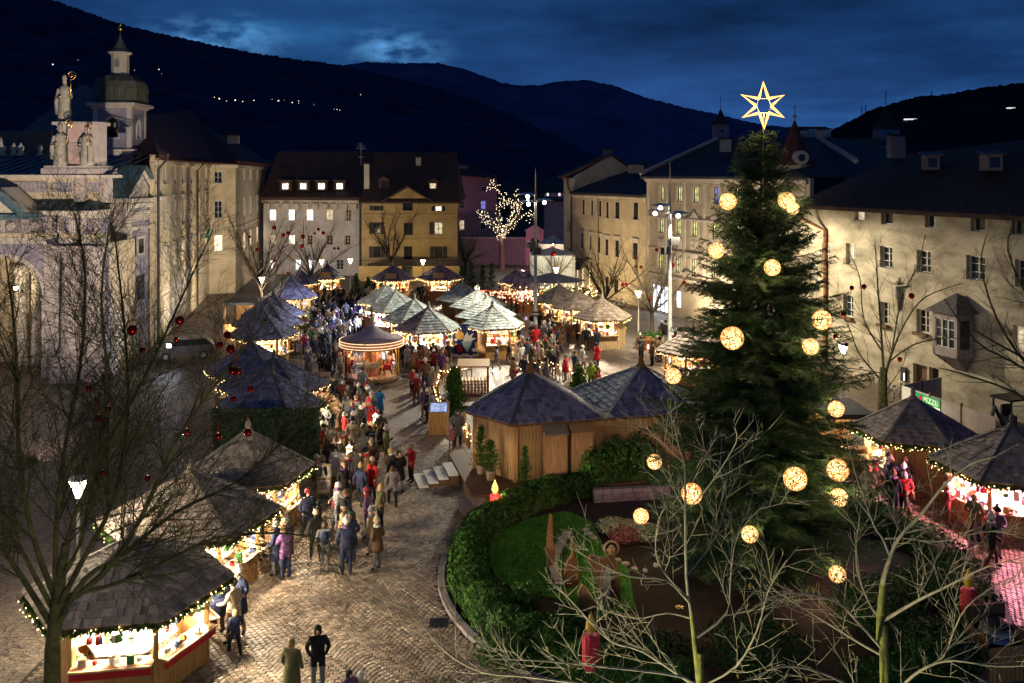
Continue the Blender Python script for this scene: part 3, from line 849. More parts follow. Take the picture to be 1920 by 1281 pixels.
b.add('wing_roof', m, 'roof_slate')
m = MB()
for k in range(26):
    q = C0 + dr_ * (.4 + k * .62) + nn * .2
    m.box((q.x, q.y, zt - .42), (.22, .3, .2), math.atan2(dr_.y, dr_.x))
q = (C0 + C1) / 2 + nn * .12; m.box((q.x, q.y, zt - .2), ((C1 - C0).length, .45, .25), math.atan2(dr_.y, dr_.x)); b.add('dentil_cornice', m, 'plaster_pale')
# gabled back block
L0 = W(1057, 500, 105).xy; L1 = W(1076, 500, 103.3).xy
ws = [wpx(L0, L1, 1063.5, 416, 1070, 435, frame='frame_white', trim=None), wpx(L0, L1, 1063, 465, 1069.5, 479, frame='frame_white', trim=None)]
zb = 13 - (334 - HY) * 104 / F
b.wall(L0, L1, 0, zb, 'plaster_pale', ws, name='gable_wall')
gA, gB = W(1076, 350, 103.6), W(1188, 323, 103.6)
pk = W(1146, 292, 103.6)
m = MB(); z0 = 8
y = 103.7
m.add([(gA.x, y, z0), (gB.x, y, z0), (gB.x, y, gB.z), (pk.x, y, pk.z), (gA.x, y, W(1076, 331, 103.6).z), (gA.x, y + .5, z0), (gB.x, y + .5, z0), (gB.x, y + .5, gB.z), (pk.x, y + .5, pk.z), (gA.x, y + .5, W(1076, 331, 103.6).z)],
      [(0, 1, 2, 3, 4), (9, 8, 7, 6, 5), (2, 7, 8, 3), (3, 8, 9, 4), (0, 4, 9, 5), (1, 6, 7, 2)])
b.add('gable', m, 'plaster_cream')
m = MB(); zr = W(1076, 331, 103.6).z
a0 = W(1057, 293, 112); 
m.add([(gA.x - 1.4, y - .5, zr), (pk.x, y - .2, pk.z + .25), (pk.x, y + 14, pk.z + .25), (gA.x - 1.4, y + 14, zr), (gB.x + .5, y + .2, gB.z), (gB.x + .5, y + 14, gB.z), (gA.x - 1.4, y - .5, zr - .3), (pk.x, y - .2, pk.z - .05), (gB.x + .5, y + .2, gB.z - .3)], [(0, 1, 2, 3), (1, 4, 5, 2), (6, 7, 1, 0), (7, 8, 4, 1), (6, 0, 3)])
b.add('roof', m, 'roof_tile_dark')
chimney(b, W(1139, 295, 108), 1, 1, .9, 'stone_dark'); chimney(b, W(1192, 325, 99), 1.6, 1, .9, 'plaster_cream')
q = C0 + nn * .2; pipe(b, [(q.x - .5, q.y, zb), (q.x - .4, q.y, zb - 1), (q.x - .05, q.y, zb - 1.8), (q.x - .05, q.y, 0)], r=.1)
q = C0 + dr_ * 6.3 + nn * .12; pipe(b, [(q.x, q.y, zt - .3), (q.x, q.y, 0)], r=.04)
# two dark door awnings with lit string lights on this house
for i, px in enumerate((1081, 1103)):
    u, z = pix(C0, C1, px, 490); q = C0 + dr_ * u
    t = thing('door_awning', ['dark curved door awning on the cream house, the left of two', 'dark curved door awning on the cream house, the right of two'][i], 'awning', (q.x, q.y, 13 - (504 - HY) * q.y / F), math.atan2(dr_.y, dr_.x))
    m = MB(); pr = [(0, 1.2), (-.7, 1.05), (-1.2, .6), (-1.5, 0)]
    for k in range(3):
        (ya, zA), (yb, zB) = pr[k], pr[k + 1]
        m.add([(-.9, ya, zA), (.9, ya, zA), (.9, yb, zB), (-.9, yb, zB), (-.9, ya, zA - .06), (.9, ya, zA - .06), (.9, yb, zB - .06), (-.9, yb, zB - .06)], [(0, 1, 2, 3), (7, 6, 5, 4), (0, 4, 5, 1), (2, 6, 7, 3), (1, 5, 6, 2), (0, 3, 7, 4)])
    m.build('awning_cloth', 'shutter_dark', t)
    m = MB()
    for sx in (-.8, .8):
        for k in range(16): m.ball((sx + random.uniform(-.12, .12), -.25, -.1 - k * .13), .035, 5, 3)
    m.build('string_lights', 'bulb_white', t, kind='stuff')
# ---- ornate facade with candle-lit windows
F0, F1 = Vector((13.04, 88.0)), Vector((21.6, 65.7))
F0 = F0 + (F1 - F0).normalized() * .15
b = Bld('ornate_house', 'pale stucco house with candle-lit windows and rounded pediments behind the big spruce', 'building', (F0.x, F0.y, 0))
zt = 12.75
xs1, xs2, xs3 = [1244, 1275.5, 1306, 1344, 1384, 1428, 1476], [1241.5, 1274, 1303, 1341.5, 1382, 1427, 1476], [1239.5, 1271, 1301, 1338.5, 1380, 1426, 1476]
ws = rowpx(F0, F1, xs1, 1244, 348, 377, .74, pane=['lit_green', 'lit_green', 'lit_green', 'lit_blue', 'lit_green', 'lit_green', 'glass_dark'], frame='frame_dark', trim='arch', shutter='shutter_pale', cols=2, rows=2)
ws += rowpx(F0, F1, xs2, 1241.5, 409, 437, .74, pane='lit_green', frame='frame_dark', trim=['arch', 'arch', 'gable', 'arch', 'gable', 'arch', 'gable'], shutter='shutter_pale', cols=2, rows=2)
ws += rowpx(F0, F1, xs3, 1239.5, 476, 505, .74, pane='lit_green', frame='frame_dark', trim='hood', shutter='shutter_pale', cols=2, rows=2)
ud, zd = pix(F0, F1, 1223, 545); ue, _ = pix(F0, F1, 1253, 545)
ws += [dict(u0=ud, u1=ue, z0=.1, z1=2.6, pane='lit_shop', frame='metal_dark', cols=4, rows=2, trim='arch'), wpx(F0, F1, 1267, 545, 1277, 578, pane='lit_shop', frame='frame_dark', cols=1, rows=3, trim=None)]
b.wall(F0, F1, 0, zt, 'plaster_ornate', ws, recess=.05)
dr_ = (F1 - F0).normalized(); nn = Vector((dr_.y, -dr_.x)); inn = -nn; ang = math.atan2(dr_.y, dr_.x)
m = MB(); c = (F0 + F1) / 2
for z, pr, hh in ((zt - .05, .55, .25), (zt - .3, .32, .25), (9.0, .14, .16), (6.0, .14, .16), (3.55, .22, .22)):
    q = c + nn * pr / 2; m.box((q.x, q.y, z), ((F1 - F0).length - .02 * z, pr, hh), ang)
b.add('cornice', m, 'stone_trim')
m = MB()
for i in range(8):                                  # flat pilaster strips between the window bays
    u = .25 + i * (F1 - F0).length / 7.3; q = F0 + dr_ * u + nn * .04; m.box((q.x, q.y, 8.0), (.4, .08, 8.6), ang)
b.add('pilaster_strip', m, 'stone_trim')
for i, px in enumerate((1240, 1272, 1302, 1340)):     # stucco roundel panels under the middle windows
    u, z = pix(F0, F1, px, 457); q = F0 + dr_ * u + nn * .05
    m = MB(); m.box((0, 0, 0), (1.15, .06, .95))
    for rr in (.34, .18): m.tube([(rr * math.cos(t) * (1.25), -.05, rr * math.sin(t)) for t in [2 * math.pi * k / 14 for k in range(15)]], .035, 4)
    o = m.build('stucco_panel', 'stone_trim', b.root); o.location = Vector((q.x, q.y, z)) - b.o; o.rotation_euler = (0, 0, ang)
m = MB(); e0, e1 = F0 + nn * .6 - dr_ * .3, F1 + nn * .6
r0 = W(1345, 262, 90); r1 = W(1552, 256, 84)
q0, q1 = F0 + inn * 12, F1 + inn * 14
m.add([(e0.x, e0.y, zt + .1), (e1.x, e1.y, zt + .1), tuple(r1), tuple(r0), (q0.x, q0.y, zt), (q1.x + 6, q1.y, zt), (e0.x, e0.y, zt - .1), (e1.x, e1.y, zt - .1)], [(0, 1, 2, 3), (0, 3, 4), (1, 5, 2), (3, 2, 5, 4), (6, 7, 1, 0)])
b.add('roof', m, 'roof_slate')
m = MB(); m.tube([(e0.x, e0.y, zt + .35), tuple(r0 + Vector((0, 0, .1)))], .2, 4); b.add('roof_edge', m, 'stone_pale')
m = MB(); ra = W(1540, 262, 82); rb = W(1606, 302, 66); m.tube([ra, rb], .22, 4); b.add('roof_verge', m, 'stone_pale')
for px, y0, y1, dd, w_ in ((1360, 256, 285, 86, .9), (1543, 240, 262, 84, 1.1)): chimney(b, W(px, y1, dd), w_, w_, (y1 - y0) / F * dd * .8, 'stone_pale')
p = W(1512, 252, 88); m = MB(); m.box(p + Vector((0, 0, -.5)), (2.6, 1.2, 1.6)); o = b.add('roof_lantern', m, 'plaster_pale'); m = MB(); m.box(p + Vector((0, 0, .6)), (3.4, 1.8, .2)); q = m.build('lantern_roof', 'roof_tile_dark', o)
# corner turret of that house with pointed tiled roof
p = W(1490, 330, 71)
t = thing('turret', 'corner turret with pointed brown roof and round window beside the spruce', 'tower', (p.x, p.y, 0))
z0 = 13 - (312 - HY) * 71 / F
m = MB(); m.lathe([(1.3, 8.0), (1.3, z0 - .3), (1.55, z0 - .1), (1.55, z0 + .1)], 8); m.build('wall', 'plaster_pale', t)
m = MB(); m.lathe([(1.75, z0 + .1), (1.2, z0 + .9), (.75, z0 + 1.9), (.3, z0 + 3.0), (.05, z0 + 3.6)], 8); ro = m.build('roof', 'roof_tile_red', t)
m = MB(); m.tube([(0, 0, z0 + 3.5), (0, 0, z0 + 4.9)], .03, 5); m.ball((0, 0, z0 + 3.9), .16, 8, 5); m.box((0, 0, z0 + 4.6), (.4, .03, .03)); m.build('finial', 'gold', t)
m = MB(); m.prism_y([(.55 * math.cos(q), z0 + .65 + .55 * math.sin(q)) for q in [2 * math.pi * k / 16 for k in range(16)]], -1.75, -1.0); dd_ = m.build('dormer', 'plaster_pale', t)
m = MB(); m.prism_y([(.28 * math.cos(q), z0 + .65 + .28 * math.sin(q)) for q in [2 * math.pi * k / 12 for k in range(12)]], -1.78, -1.6); m.build('round_window', 'glass_dark', dd_)
# ---- old house on the right edge
R0, R1 = Vector((21.0, 61.6)), Vector((29.6, 36.5))
b = Bld('old_house', 'old weathered stone house with dark roof, bay window and deep set windows', 'building', (R0.x, R0.y, 0))
zt = 10.88
kw = dict(trim=None, frame='frame_white')
ws = [wpx(R0, R1, *q, cols=1, rows=1, pane=p, **kw) for q, p in (((1602, 394, 1621, 413), 'lit_soft'), ((1652, 397, 1674, 421), 'glass_dark'), ((1734, 401, 1757, 427), 'glass_blue'), ((1820, 406, 1847, 434), 'glass_dark'), ((1897, 410, 1925, 440), 'glass_dark'))]
ws += [wpx(R0, R1, *q, cols=2, rows=3, pane=p, rail=True, **kw) for q, p in (((1542, 456, 1554, 488), 'glass_blue'), ((1586, 457, 1604, 497), 'lit_soft'), ((1650, 462, 1673, 503), 'glass_blue'), ((1719, 470, 1745, 512), 'glass_blue'), ((1812, 480, 1847, 526), 'glass_blue'), ((1903, 488, 1945, 540), 'glass_blue'))]
ws += [wpx(R0, R1, *q, cols=2, rows=3, pane=p, box=bx, **kw) for q, p, bx in (((1581, 555, 1600, 595), 'glass_blue', True), ((1650, 567, 1668, 609), 'glass_dark', True), ((1718, 581, 1742, 625), 'glass_dark', True), ((1899, 612, 1930, 664), 'lit_soft', False))]
ws += [wpx(R0, R1, 1712, 684, 1738, 740, cols=1, rows=1, pane='wood_dark', trim=None, frame='wood_dark'), wpx(R0, R1, 1742, 690, 1760, 745, cols=1, rows=1, pane='glass_blue', trim=None, frame='wood_dark')]
b.wall(R0, R1, 0, zt, 'plaster_old', ws, recess=.28, thick=.6)
dr_ = (R1 - R0).normalized(); nn = Vector((dr_.y, -dr_.x)); inn = -nn; ang = math.atan2(dr_.y, dr_.x)
S0 = Vector((21.9, 63.6))
b.wall(W(1503, 500, 64).xy, R0, 0, zt - .1, 'plaster_old', [], name='end_wall')
m = MB()
e0, e1 = R0 + nn * .9 - dr_ * 1.6, R1 + nn * .9
ea = Vector((W(1503, 390, 66).x, 66.5))
rg0, rg1 = W(1692, 291, 66), W(2010, 250, 52)
k0 = rg0 + Vector((9, 8, -4)); k1 = rg1 + Vector((9, 3, -4))
m.add([(e0.x, e0.y, zt + .05), (e1.x, e1.y, zt + .05), tuple(rg1), tuple(rg0), (ea.x - .3, ea.y, zt + .05), (e0.x, e0.y, zt - .2), (e1.x, e1.y, zt - .2), (ea.x - .3, ea.y, zt - .2), tuple(k0), tuple(k1)], [(0, 1, 2, 3), (4, 0, 3), (5, 6, 1, 0), (7, 5, 0, 4), (3, 2, 9, 8), (4, 3, 8)])
b.add('roof', m, 'roof_tile_dark')
chimney(b, W(1680, 296, 64.5), 1.0, .8, 1.5, 'stone_dark', cap=True)
for px, py, dd in ((1748, 305, 56), (1864, 305, 50.5)):
    p = W(px, py, dd); m = MB(); m.box((0, 1.2, 0), (.8, 2.8, .9)); o = m.build('dormer', 'wood_grey', b.root); o.location = p - b.o; o.rotation_euler = (0, 0, ang + .9)
    q = MB(); q.box((0, -.22, 0), (.5, .04, .55)); q.build('dormer_window', 'glass_dark', o)
    q = MB(); q.add([(-.6, -.4, .5), (.6, -.4, .5), (.6, 2.6, .75), (-.6, 2.6, .75), (-.6, -.4, .42), (.6, -.4, .42), (.6, 2.6, .67), (-.6, 2.6, .67)], [(0, 1, 2, 3), (7, 6, 5, 4), (0, 4, 5, 1), (0, 3, 7, 4), (1, 5, 6, 2)]); q.build('dormer_roof', 'roof_shingle_old', o)
# bay window
uc, zc = pix(R0, R1, 1802, 623)
q = R0 + dr_ * uc
bay = MB(); bw, bd = 1.75, 1.15
poly = [(-bw / 2 - .05, .0), (-bw / 2, -bd), (bw / 2, -bd), (bw / 2 + .05, 0)]
zlo, zhi = zc - 1.25, zc + 1.15
bay.prism(poly, zlo, zlo + .45); bay.prism(poly, zhi - .35, zhi)
for x_, y_ in ((-bw / 2 + .1, -bd + .1), (bw / 2 - .1, -bd + .1), (-bw / 2 + .03, -.12), (bw / 2 - .03, -.12)): bay.box((x_, y_, (zlo + zhi) / 2), (.2, .2, zhi - zlo - .1))
bo = bay.build('bay_window', 'plaster_bay', b.root); bo.location = Vector((q.x, q.y, 0)) - b.o; bo.rotation_euler = (0, 0, ang)
bq = MB(); bq.box((0, -bd + .12, (zlo + zhi) / 2), (bw - .3, .03, zhi - zlo - .8)); 
for sx in (-1, 1): bq.box((sx * (bw / 2 - .1), -bd / 2, (zlo + zhi) / 2), (.03, bd - .4, zhi - zlo - .8))
bq.build('bay_pane', 'glass_blue', bo)
bf = MB(); 
for k in range(4): bf.box((-bw / 2 + .2 + k * (bw - .4) / 3, -bd + .06, (zlo + zhi) / 2), (.07, .07, zhi - zlo - .82))
for k in range(4): bf.box((0, -bd + .07, zlo + .5 + k * (zhi - zlo - .9) / 3), (bw - .34, .04, .04))
bf.build('bay_frame', 'frame_white', bo)
br = MB(); br.add([(-bw / 2 - .35, .05, zhi), (-bw / 2 - .3, -bd - .35, zhi), (bw / 2 + .3, -bd - .35, zhi), (bw / 2 + .35, .05, zhi), (-.5, 0, zhi + .75), (.5, 0, zhi + .75), (0, -.3, zhi + 1.05)], [(0, 1, 6, 4), (1, 2, 6), (2, 3, 5, 6), (4, 6, 5), (3, 2, 1, 0)]); br.build('bay_roof', 'roof_shingle_old', bo)
cb = MB(); cb.add([(-bw / 2, -bd, zlo), (bw / 2, -bd, zlo), (bw / 2, 0, zlo), (-bw / 2, 0, zlo), (-.4, 0, zlo - .9), (.4, 0, zlo - .9)], [(0, 1, 5, 4), (0, 4, 3), (1, 2, 5)]); cb.build('bay_corbel', 'stone_dark', bo)
# big dark downpipe with ivy on this house
q = R0 + dr_ * .6 + nn * .15
pipe(b, [(q.x - 1.6, q.y + 1.1, zt - .1), (q.x - 1.2, q.y + .8, zt - .9), (q.x, q.y, zt - 1.6), (q.x, q.y, .1)], r=.13, matn='rust')
# lit notice box by the door
u, z = pix(R0, R1, 1697, 702); q = R0 + dr_ * u + nn * .1
t = thing('notice_box', 'dark notice box with a white glowing strip beside the wooden door', 'sign', (q.x, q.y, z), ang)
m = MB(); m.box((0, 0, 0), (.42, .12, .85)); m.build('box', 'frame_dark', t)
m = MB(); m.box((.1, -.07, -.12), (.07, .02, .42)); m.build('light_strip', emit('strip', (.85, .85, 1), 4), t)
# crucifix on the wall
u, z = pix(R0, R1, 1687, 550); q = R0 + dr_ * u + nn * .16
t = thing('crucifix', 'carved crucifix on the lit wall of the old house', 'sculpture', (q.x, q.y, z), ang)
m = MB()
m.tube([(0, 0, -.95), (.03, 0, -.45), (0, -.05, -.05), (0, -.02, .35), (0, 0, .5), (.03, -.05, .66)], [.05, .09, .13, .15, .07, .09], 8)
m.tube([(-.75, 0, .62), (-.4, 0, .52), (0, 0, .4), (.4, 0, .52), (.75, 0, .62)], [.035, .05, .09, .05, .035], 7)
m.ball((.04, -.06, .68), .1, 8, 6)
m.lathe([(.15, -.2), (.19, -.12), (.17, .05), (.14, .1)], 8)
m.build('figure', 'stone_statue', t, True)
m = MB(); m.box((0, .1, -.05), (.07, .05, 2.0)); m.build('cross_beam', 'wood_dark', t)
# ---- distant towers and roofs
def small_tower(name, label, px, ytop, yeave, ybase, d, w_, roofm, wallm):
    p = W(px, ybase, d); t = thing(name, label, 'tower', p)
    k = d / F; hw, h1, h2 = w_ * k / 2, (ybase - yeave) * k, (ybase - ytop) * k
    m = MB(); m.box((0, 0, h1 / 2 - 4), (hw * 2, hw * 2, h1 + 8)); m.build('wall', wallm, t)
    m = MB(); n = 4
    m.add([(-hw * 1.2, -hw * 1.2, h1), (hw * 1.2, -hw * 1.2, h1), (hw * 1.2, hw * 1.2, h1), (-hw * 1.2, hw * 1.2, h1), (-hw * .55, -hw * .55, h1 + (h2 - h1) * .4), (hw * .55, -hw * .55, h1 + (h2 - h1) * .4), (hw * .55, hw * .55, h1 + (h2 - h1) * .4), (-hw * .55, hw * .55, h1 + (h2 - h1) * .4), (0, 0, h2)],
          [(0, 1, 5, 4), (1, 2, 6, 5), (2, 3, 7, 6), (3, 0, 4, 7), (4, 5, 8), (5, 6, 8), (6, 7, 8), (7, 4, 8), (3, 2, 1, 0)]); m.build('roof', roofm, t)
    m = MB(); m.tube([(0, 0, h2 - .2), (0, 0, h2 + .7 * (h2 - h1))], hw * .05, 4); m.build('finial', 'metal_dark', t)
    m = MB(); m.box((0, -hw - .02, h1 * .55), (hw * .4, .08, h1 * .22)); m.build('window', 'glass_dark', t)
    return t
small_tower('church_tower', 'small red tower with pointed tiled roof above the ornate house', 1351, 203, 234, 262, 125, 26, 'roof_tile_red', 'plaster_pink')
small_tower('church_tower', 'pale square tower with red pyramid roof before the right hill', 1661, 200, 242, 264, 120, 36, 'roof_tile_red', 'stone_lilac')
p = W(1352, 262, 122); m = MB(); m.add([(p.x - 3.6, 122, 13.8), (p.x + 2, 122, 13.8), (p.x + .6, 122, p.z + .2), (p.x - 1.0, 122, p.z + .2), (p.x - 3.6, 128, 13.8), (p.x + 2, 128, 13.8), (p.x - .5, 126, p.z)], [(0, 1, 2, 3), (1, 5, 6, 2), (0, 3, 6, 4), (2, 6, 3)])
o = m.build('far_roof', 'roof_tile_red'); tag(o, 'dark red hipped roof below the small red tower', 'roof')
p = W(1625, 275, 100)
b = Bld('far_roofs_house', 'house with long red roof and blue lit strip windows before the right hill', 'building', (p.x, 100, 0))
b.wall((W(1590, 300, 100).x, 100), (W(1680, 300, 100).x, 100), 0, 13 - (276 - HY) * 100 / F, 'plaster_yellow', [wpx((W(1590, 300, 100).x, 100), (W(1680, 300, 100).x, 100), x0, 276.5, x1, 287, pane=emit('dusk_strip', (.12, .30, .8), .16), cols=3, rows=1, trim=None) for x0, x1 in ((1612, 1639), (1650, 1664))])
m = MB(); xa, xb = W(1575, 300, 100).x, W(1690, 300, 100).x; z1 = 13 - (275 - HY) * 100 / F
m.add([(xa, 99.3, z1), (xb, 99.3, z1), (xb, 104, z1 + 1.0), (xa, 104, z1 + 1.0)], [(0, 1, 2, 3)]); b.add('roof', m, 'roof_tile_red')
# ================================================================== CATHEDRAL FRONT (left edge)
D0 = 58.0
def X0(px, d=D0): return (px - 960) / F * d
def Z0(py, d=D0): return H - (py - HY) / F * d
b = Bld('church', 'baroque church front with columns, stucco frieze and copper roofs', 'church', (X0(60), D0, 0))
def part(name, mb, mats, smooth=False): return b.add(name, mb, mats, smooth)
xl, xr = X0(-190), X0(188)
# lower wall with the big arch
acx, ar_, aspr = X0(2), 72 / F * D0, Z0(557)
m = MB()
arc = [(acx + ar_ * math.cos(q), aspr + ar_ * math.sin(q)) for q in [math.pi * k / 20 for k in range(21)]]
zt = Z0(458)
right_poly = [(xr, 0), (xr, zt), (acx, zt)] + [(x, z) for x, z in arc if x >= acx - 1e-6][::-1] + [(acx + ar_, 0)]
left_poly = [(xl, 0), (acx - ar_, 0)] + [(x, z) for x, z in arc if x <= acx + 1e-6][::-1] + [(acx, zt), (xl, zt)]
m.prism_y(right_poly, D0 + .5, D0 + 1.3); m.prism_y(left_poly, D0 + .5, D0 + 1.3)
part('portico_wall', m, 'stone_lilac')
m = MB()                                            # archivolt
pts = [(acx + (ar_ + .28) * math.cos(q), aspr + (ar_ + .28) * math.sin(q)) for q in [math.pi * k / 20 for k in range(21)]]
for k in range(20):
    (xa, za), (xb, zb_), (xc, zc_), (xd, zd_) = arc[k], arc[k + 1], pts[k + 1], pts[k]
    m.prism_y([(xa, za), (xd, zd_), (xc, zc_), (xb, zb_)], D0 + .34, D0 + .52)
m.b2((acx + ar_ - .02, D0 + .32, 0), (acx + ar_ + .3, D0 + .5, aspr)); m.b2((acx + ar_ - .1, D0 + .28, aspr - .25), (acx + ar_ + .5, D0 + .52, aspr))
part('archivolt', m, 'stone_trim')
m = MB()                                            # vestibule behind the arch
m.b2((xl, D0 + 5, 0), (xr, D0 + 5.3, zt)); m.b2((xl, D0 + 1.3, zt - .2), (xr, D0 + 5, zt)); m.b2((xr - .3, D0 + 1.3, 0), (xr, D0 + 5, zt))
part('vestibule', m, 'plaster_cream')
m = MB()
for px in (-30, 30, 62):
    x = X0(px, D0 + 3.6); m.lathe([(.5, 0), (.5, .3), (.42, .4), (.40, 6.2), (.5, 6.4), (.55, 6.8)], 14, (x, D0 + 4.2, 0))
part('vestibule_column', m, 'stone_trim', True)
m = MB(); m.b2((X0(36, 62.8), D0 + 4.9, 0), (X0(52, 62.8), D0 + 4.98, 3.3)); part('church_door', m, 'wood_dark')
light('vestibule_lamp', 'POINT', b.root, Vector((X0(-15), D0 + 2.8, 5.4)) - b.o, 420, (1, .78, .45), .15)
m = MB(); m.ball((X0(-15), D0 + 2.8, 5.4), .14, 8, 6); part('vestibule_lantern', m, 'lamp_glow')
# giant columns and pilasters
def column(px, d, r, ztop, name='column'):
    m = MB(); x = X0(px, d)
    m.box((x, d, .8), (r * 3.0, r * 3.0, 1.6)); m.lathe([(r * 1.35, 1.6), (r * 1.35, 1.8), (r * 1.15, 2.0), (r, 2.2), (r * 1.02, 4), (r * .86, ztop - .9), (r * .95, ztop - .8), (r * .9, ztop - .7), (r * 1.2, ztop - .3), (r * 1.3, ztop - .25)], 18, (x, d, 0))
    m.box((x, d, ztop - .13), (r * 2.9, r * 2.9, .25)); return part(name, m, 'stone_pale', False)
zcap = Z0(458)
for px, d, r in ((134, D0 - .55, .62), (177, D0 - .55, .60), (-72, D0 - .55, .62), (-112, D0 - .55, .6)): column(px, d, r, zcap)
m = MB()
for xa, xb in ((78, 107), (112, 119), (156, 163), (186, 190)): m.b2((X0(xa), D0 + .25, 0), (X0(xb), D0 + .5, zcap)); m.b2((X0(xa) - .12, D0 + .15, zcap - .45), (X0(xb) + .12, D0 + .5, zcap)); m.b2((X0(xa) - .1, D0 + .12, 0), (X0(xb) + .1, D0 + .5, 1.4))
part('pilaster', m, 'stone_pale')
# entablature, breaking forward over the columns
def band(name, y0, y1, proj, matn, xa=-190, xb=189, brk=True):
    m = MB(); z1, z0 = Z0(y0), Z0(y1)
    m.b2((X0(xa), D0 + .5 - proj, z0), (X0(xb), D0 + 1.4, z1))
    if brk:
        for a, c in ((122, 148), (164, 191), (-84, -60), (-124, -100)): m.b2((X0(a), D0 - .55 - proj, z0 + .004), (X0(c), D0 + .51 - proj, z1 - .004))
    return part(name, m, matn)
band('architrave', 446, 458, .30, 'stone_trim'); band('architrave_band', 438, 446, .22, 'plaster_cream')
band('frieze', 409, 438, .12, 'stone_lilac'); band('cornice_bed', 402, 409, .34, 'stone_trim'); band('cornice', 394, 402, .75, 'stone_trim')
m = MB()
k = X0(-180)
while k < X0(188): m.b2((k, D0 - .0, Z0(408)), (k + .14, D0 + .17, Z0(403))); k += .28
part('dentil', m, 'stone_dark')
def rosette(px, py, d, r, mt):
    m = MB(); x, z = X0(px, d), Z0(py, d)
    for k in range(6):
        q = 2 * math.pi * k / 6; m.ball((x + r * .55 * math.cos(q), d, z + r * .55 * math.sin(q)), r * .42, 8, 5)
    m.ball((x, d - .06, z), r * .3, 8, 5); part('rosette', m, mt, True)
for px in (20, 64, 108): 
    m = MB(); m.b2((X0(px - 12), D0 + .34, Z0(436)), (X0(px + 12), D0 + .385, Z0(412))); part('frieze_panel', m, 'stone_dark')
    rosette(px, 424, D0 + .30, .34, 'stone_pale')
m = MB()
for px in (-2, 42, 86, 124, 146, 166, 188):
    fy = D0 + .33 if px < 120 and px > -10 else D0 - .72
    for j in (-4, 0, 4): m.b2((X0(px + j - 1.3), fy - .03, Z0(437)), (X0(px + j + 1.3), fy + .1, Z0(411)))
part('triglyph', m, 'stone_trim')
m = MB(); z = Z0(394)                                # copper skirt roof above the cornice
m.add([(X0(-190), D0 - .6, z), (X0(192), D0 - .6, z), (X0(186), D0 + .9, Z0(376)), (X0(-190), D0 + .9, Z0(376)), (X0(118), D0 - 1.5, z), (X0(194), D0 - 1.5, z)], [(0, 1, 2, 3), (4, 5, 1, 0)])
sk = part('skirt_roof', m, 'copper_green')
m = MB()
for k in range(14): x = X0(-60 + k * 18); m.tube([(x, D0 - .6, z + .03), (x + .05, D0 + .9, Z0(376) + .03)], .035, 4)
part('roof_seam', m, 'copper_green')
# attic with meander and flower panels
m = MB(); m.b2((X0(-190), D0 + .8, Z0(378)), (X0(186), D0 + 2, Z0(334))); part('attic_wall', m, 'plaster_cream')
for xa, xb in ((137, 155), (184, 200)): m = MB(); m.b2((X0(xa), D0 + .2, Z0(380)), (X0(xb), D0 + .9, Z0(334))); part('attic_pier', m, 'stone_pale')
m = MB(); m.b2((X0(-100), D0 + .74, Z0(361)), (X0(76), D0 + .802, Z0(340))); part('meander_field', m, 'stone_lilac')
m = MB()
for k in range(9):
    x = -66 + k * 16
    m.b2((X0(x), D0 + .68, Z0(344.5)), (X0(x + 11), D0 + .75, Z0(341.5))); m.b2((X0(x), D0 + .68, Z0(359)), (X0(x + 2.4), D0 + .75, Z0(344.5))); m.b2((X0(x + 8.6), D0 + .68, Z0(359)), (X0(x + 11), D0 + .75, Z0(344.5))); m.b2((X0(x + 11), D0 + .68, Z0(360)), (X0(x + 16), D0 + .75, Z0(357)))
part('meander', m, 'stone_pale')
for xa, xb in ((85, 125), (157, 176)):
    m = MB(); m.b2((X0(xa - 2), D0 + .73, Z0(362.5)), (X0(xb + 2), D0 + .81, Z0(340))); part('attic_panel_frame', m, 'stone_trim')
    m = MB(); m.b2((X0(xa), D0 + .69, Z0(360.5)), (X0(xb), D0 + .74, Z0(342))); part('attic_panel', m, 'stone_lilac')
    rosette((xa + xb) / 2, 351, D0 + .68, .28, 'stone_pale')
rosette(146, 351, D0 + .18, .24, 'marble_rose'); rosette(192, 351, D0 + .18, .2, 'marble_rose')
m = MB(); m.b2((X0(-190), D0 + .35, Z0(334)), (X0(204), D0 + 2.1, Z0(328))); m.b2((X0(133), D0 - .05, Z0(333.8)), (X0(159), D0 + .36, Z0(328.2))); m.b2((X0(181), D0 - .05, Z0(333.8)), (X0(203), D0 + .36, Z0(328.2))); part('attic_cornice', m, 'stone_trim')
# copper roof with standing seams
m = MB(); za, zb_ = Z0(328), Z0(292)
yb = D0 + 5.5; zb_ = Z0(292, yb)
m.add([(X0(-190), D0 + .1, za), (X0(206), D0 + .1, za), (X0(240, yb), yb, zb_), (X0(-190, yb), yb, zb_)], [(0, 1, 2, 3)]); part('copper_roof', m, 'copper_green')
m = MB()
for k in range(14):
    t0 = X0(-60 + k * 20); m.tube([(t0, D0 + .12, za + .03), (t0 + .75, yb, zb_ + .03)], .04, 4)
part('roof_seam', m, 'metal_dark')
# nave roof, far gable and ridge scrolls behind
m = MB(); y = D0 + 9; m.b2((X0(-190, y), y, Z0(330, y)), (X0(96, y), y + .3, Z0(246, y))); part('nave_roof', m, 'roof_shingle_old')
for px, s in ((2, 1.4), (26, 1), (39, 1), (75, .8)):
    m = MB(); y = D0 + 5.2; x, z = X0(px, y), Z0(293, y)
    m.lathe([(.26 * s, 0), (.3 * s, .12), (.12 * s, .3), (.22 * s, .5), (.22 * s, .62), (.1 * s, .78), (.02, .95 * s)], 10, (x, y, z)); part('ridge_scroll', m, 'stone_trim', True)
yg = 92.0
m = MB(); m.prism_y([(X0(40, yg), Z0(247, yg)), (X0(255, yg), Z0(247, yg)), (X0(255, yg), Z0(215, yg)), (X0(152, yg), Z0(158, yg))], yg, yg + 1)
part('transept_gable', m, 'stone_dark')
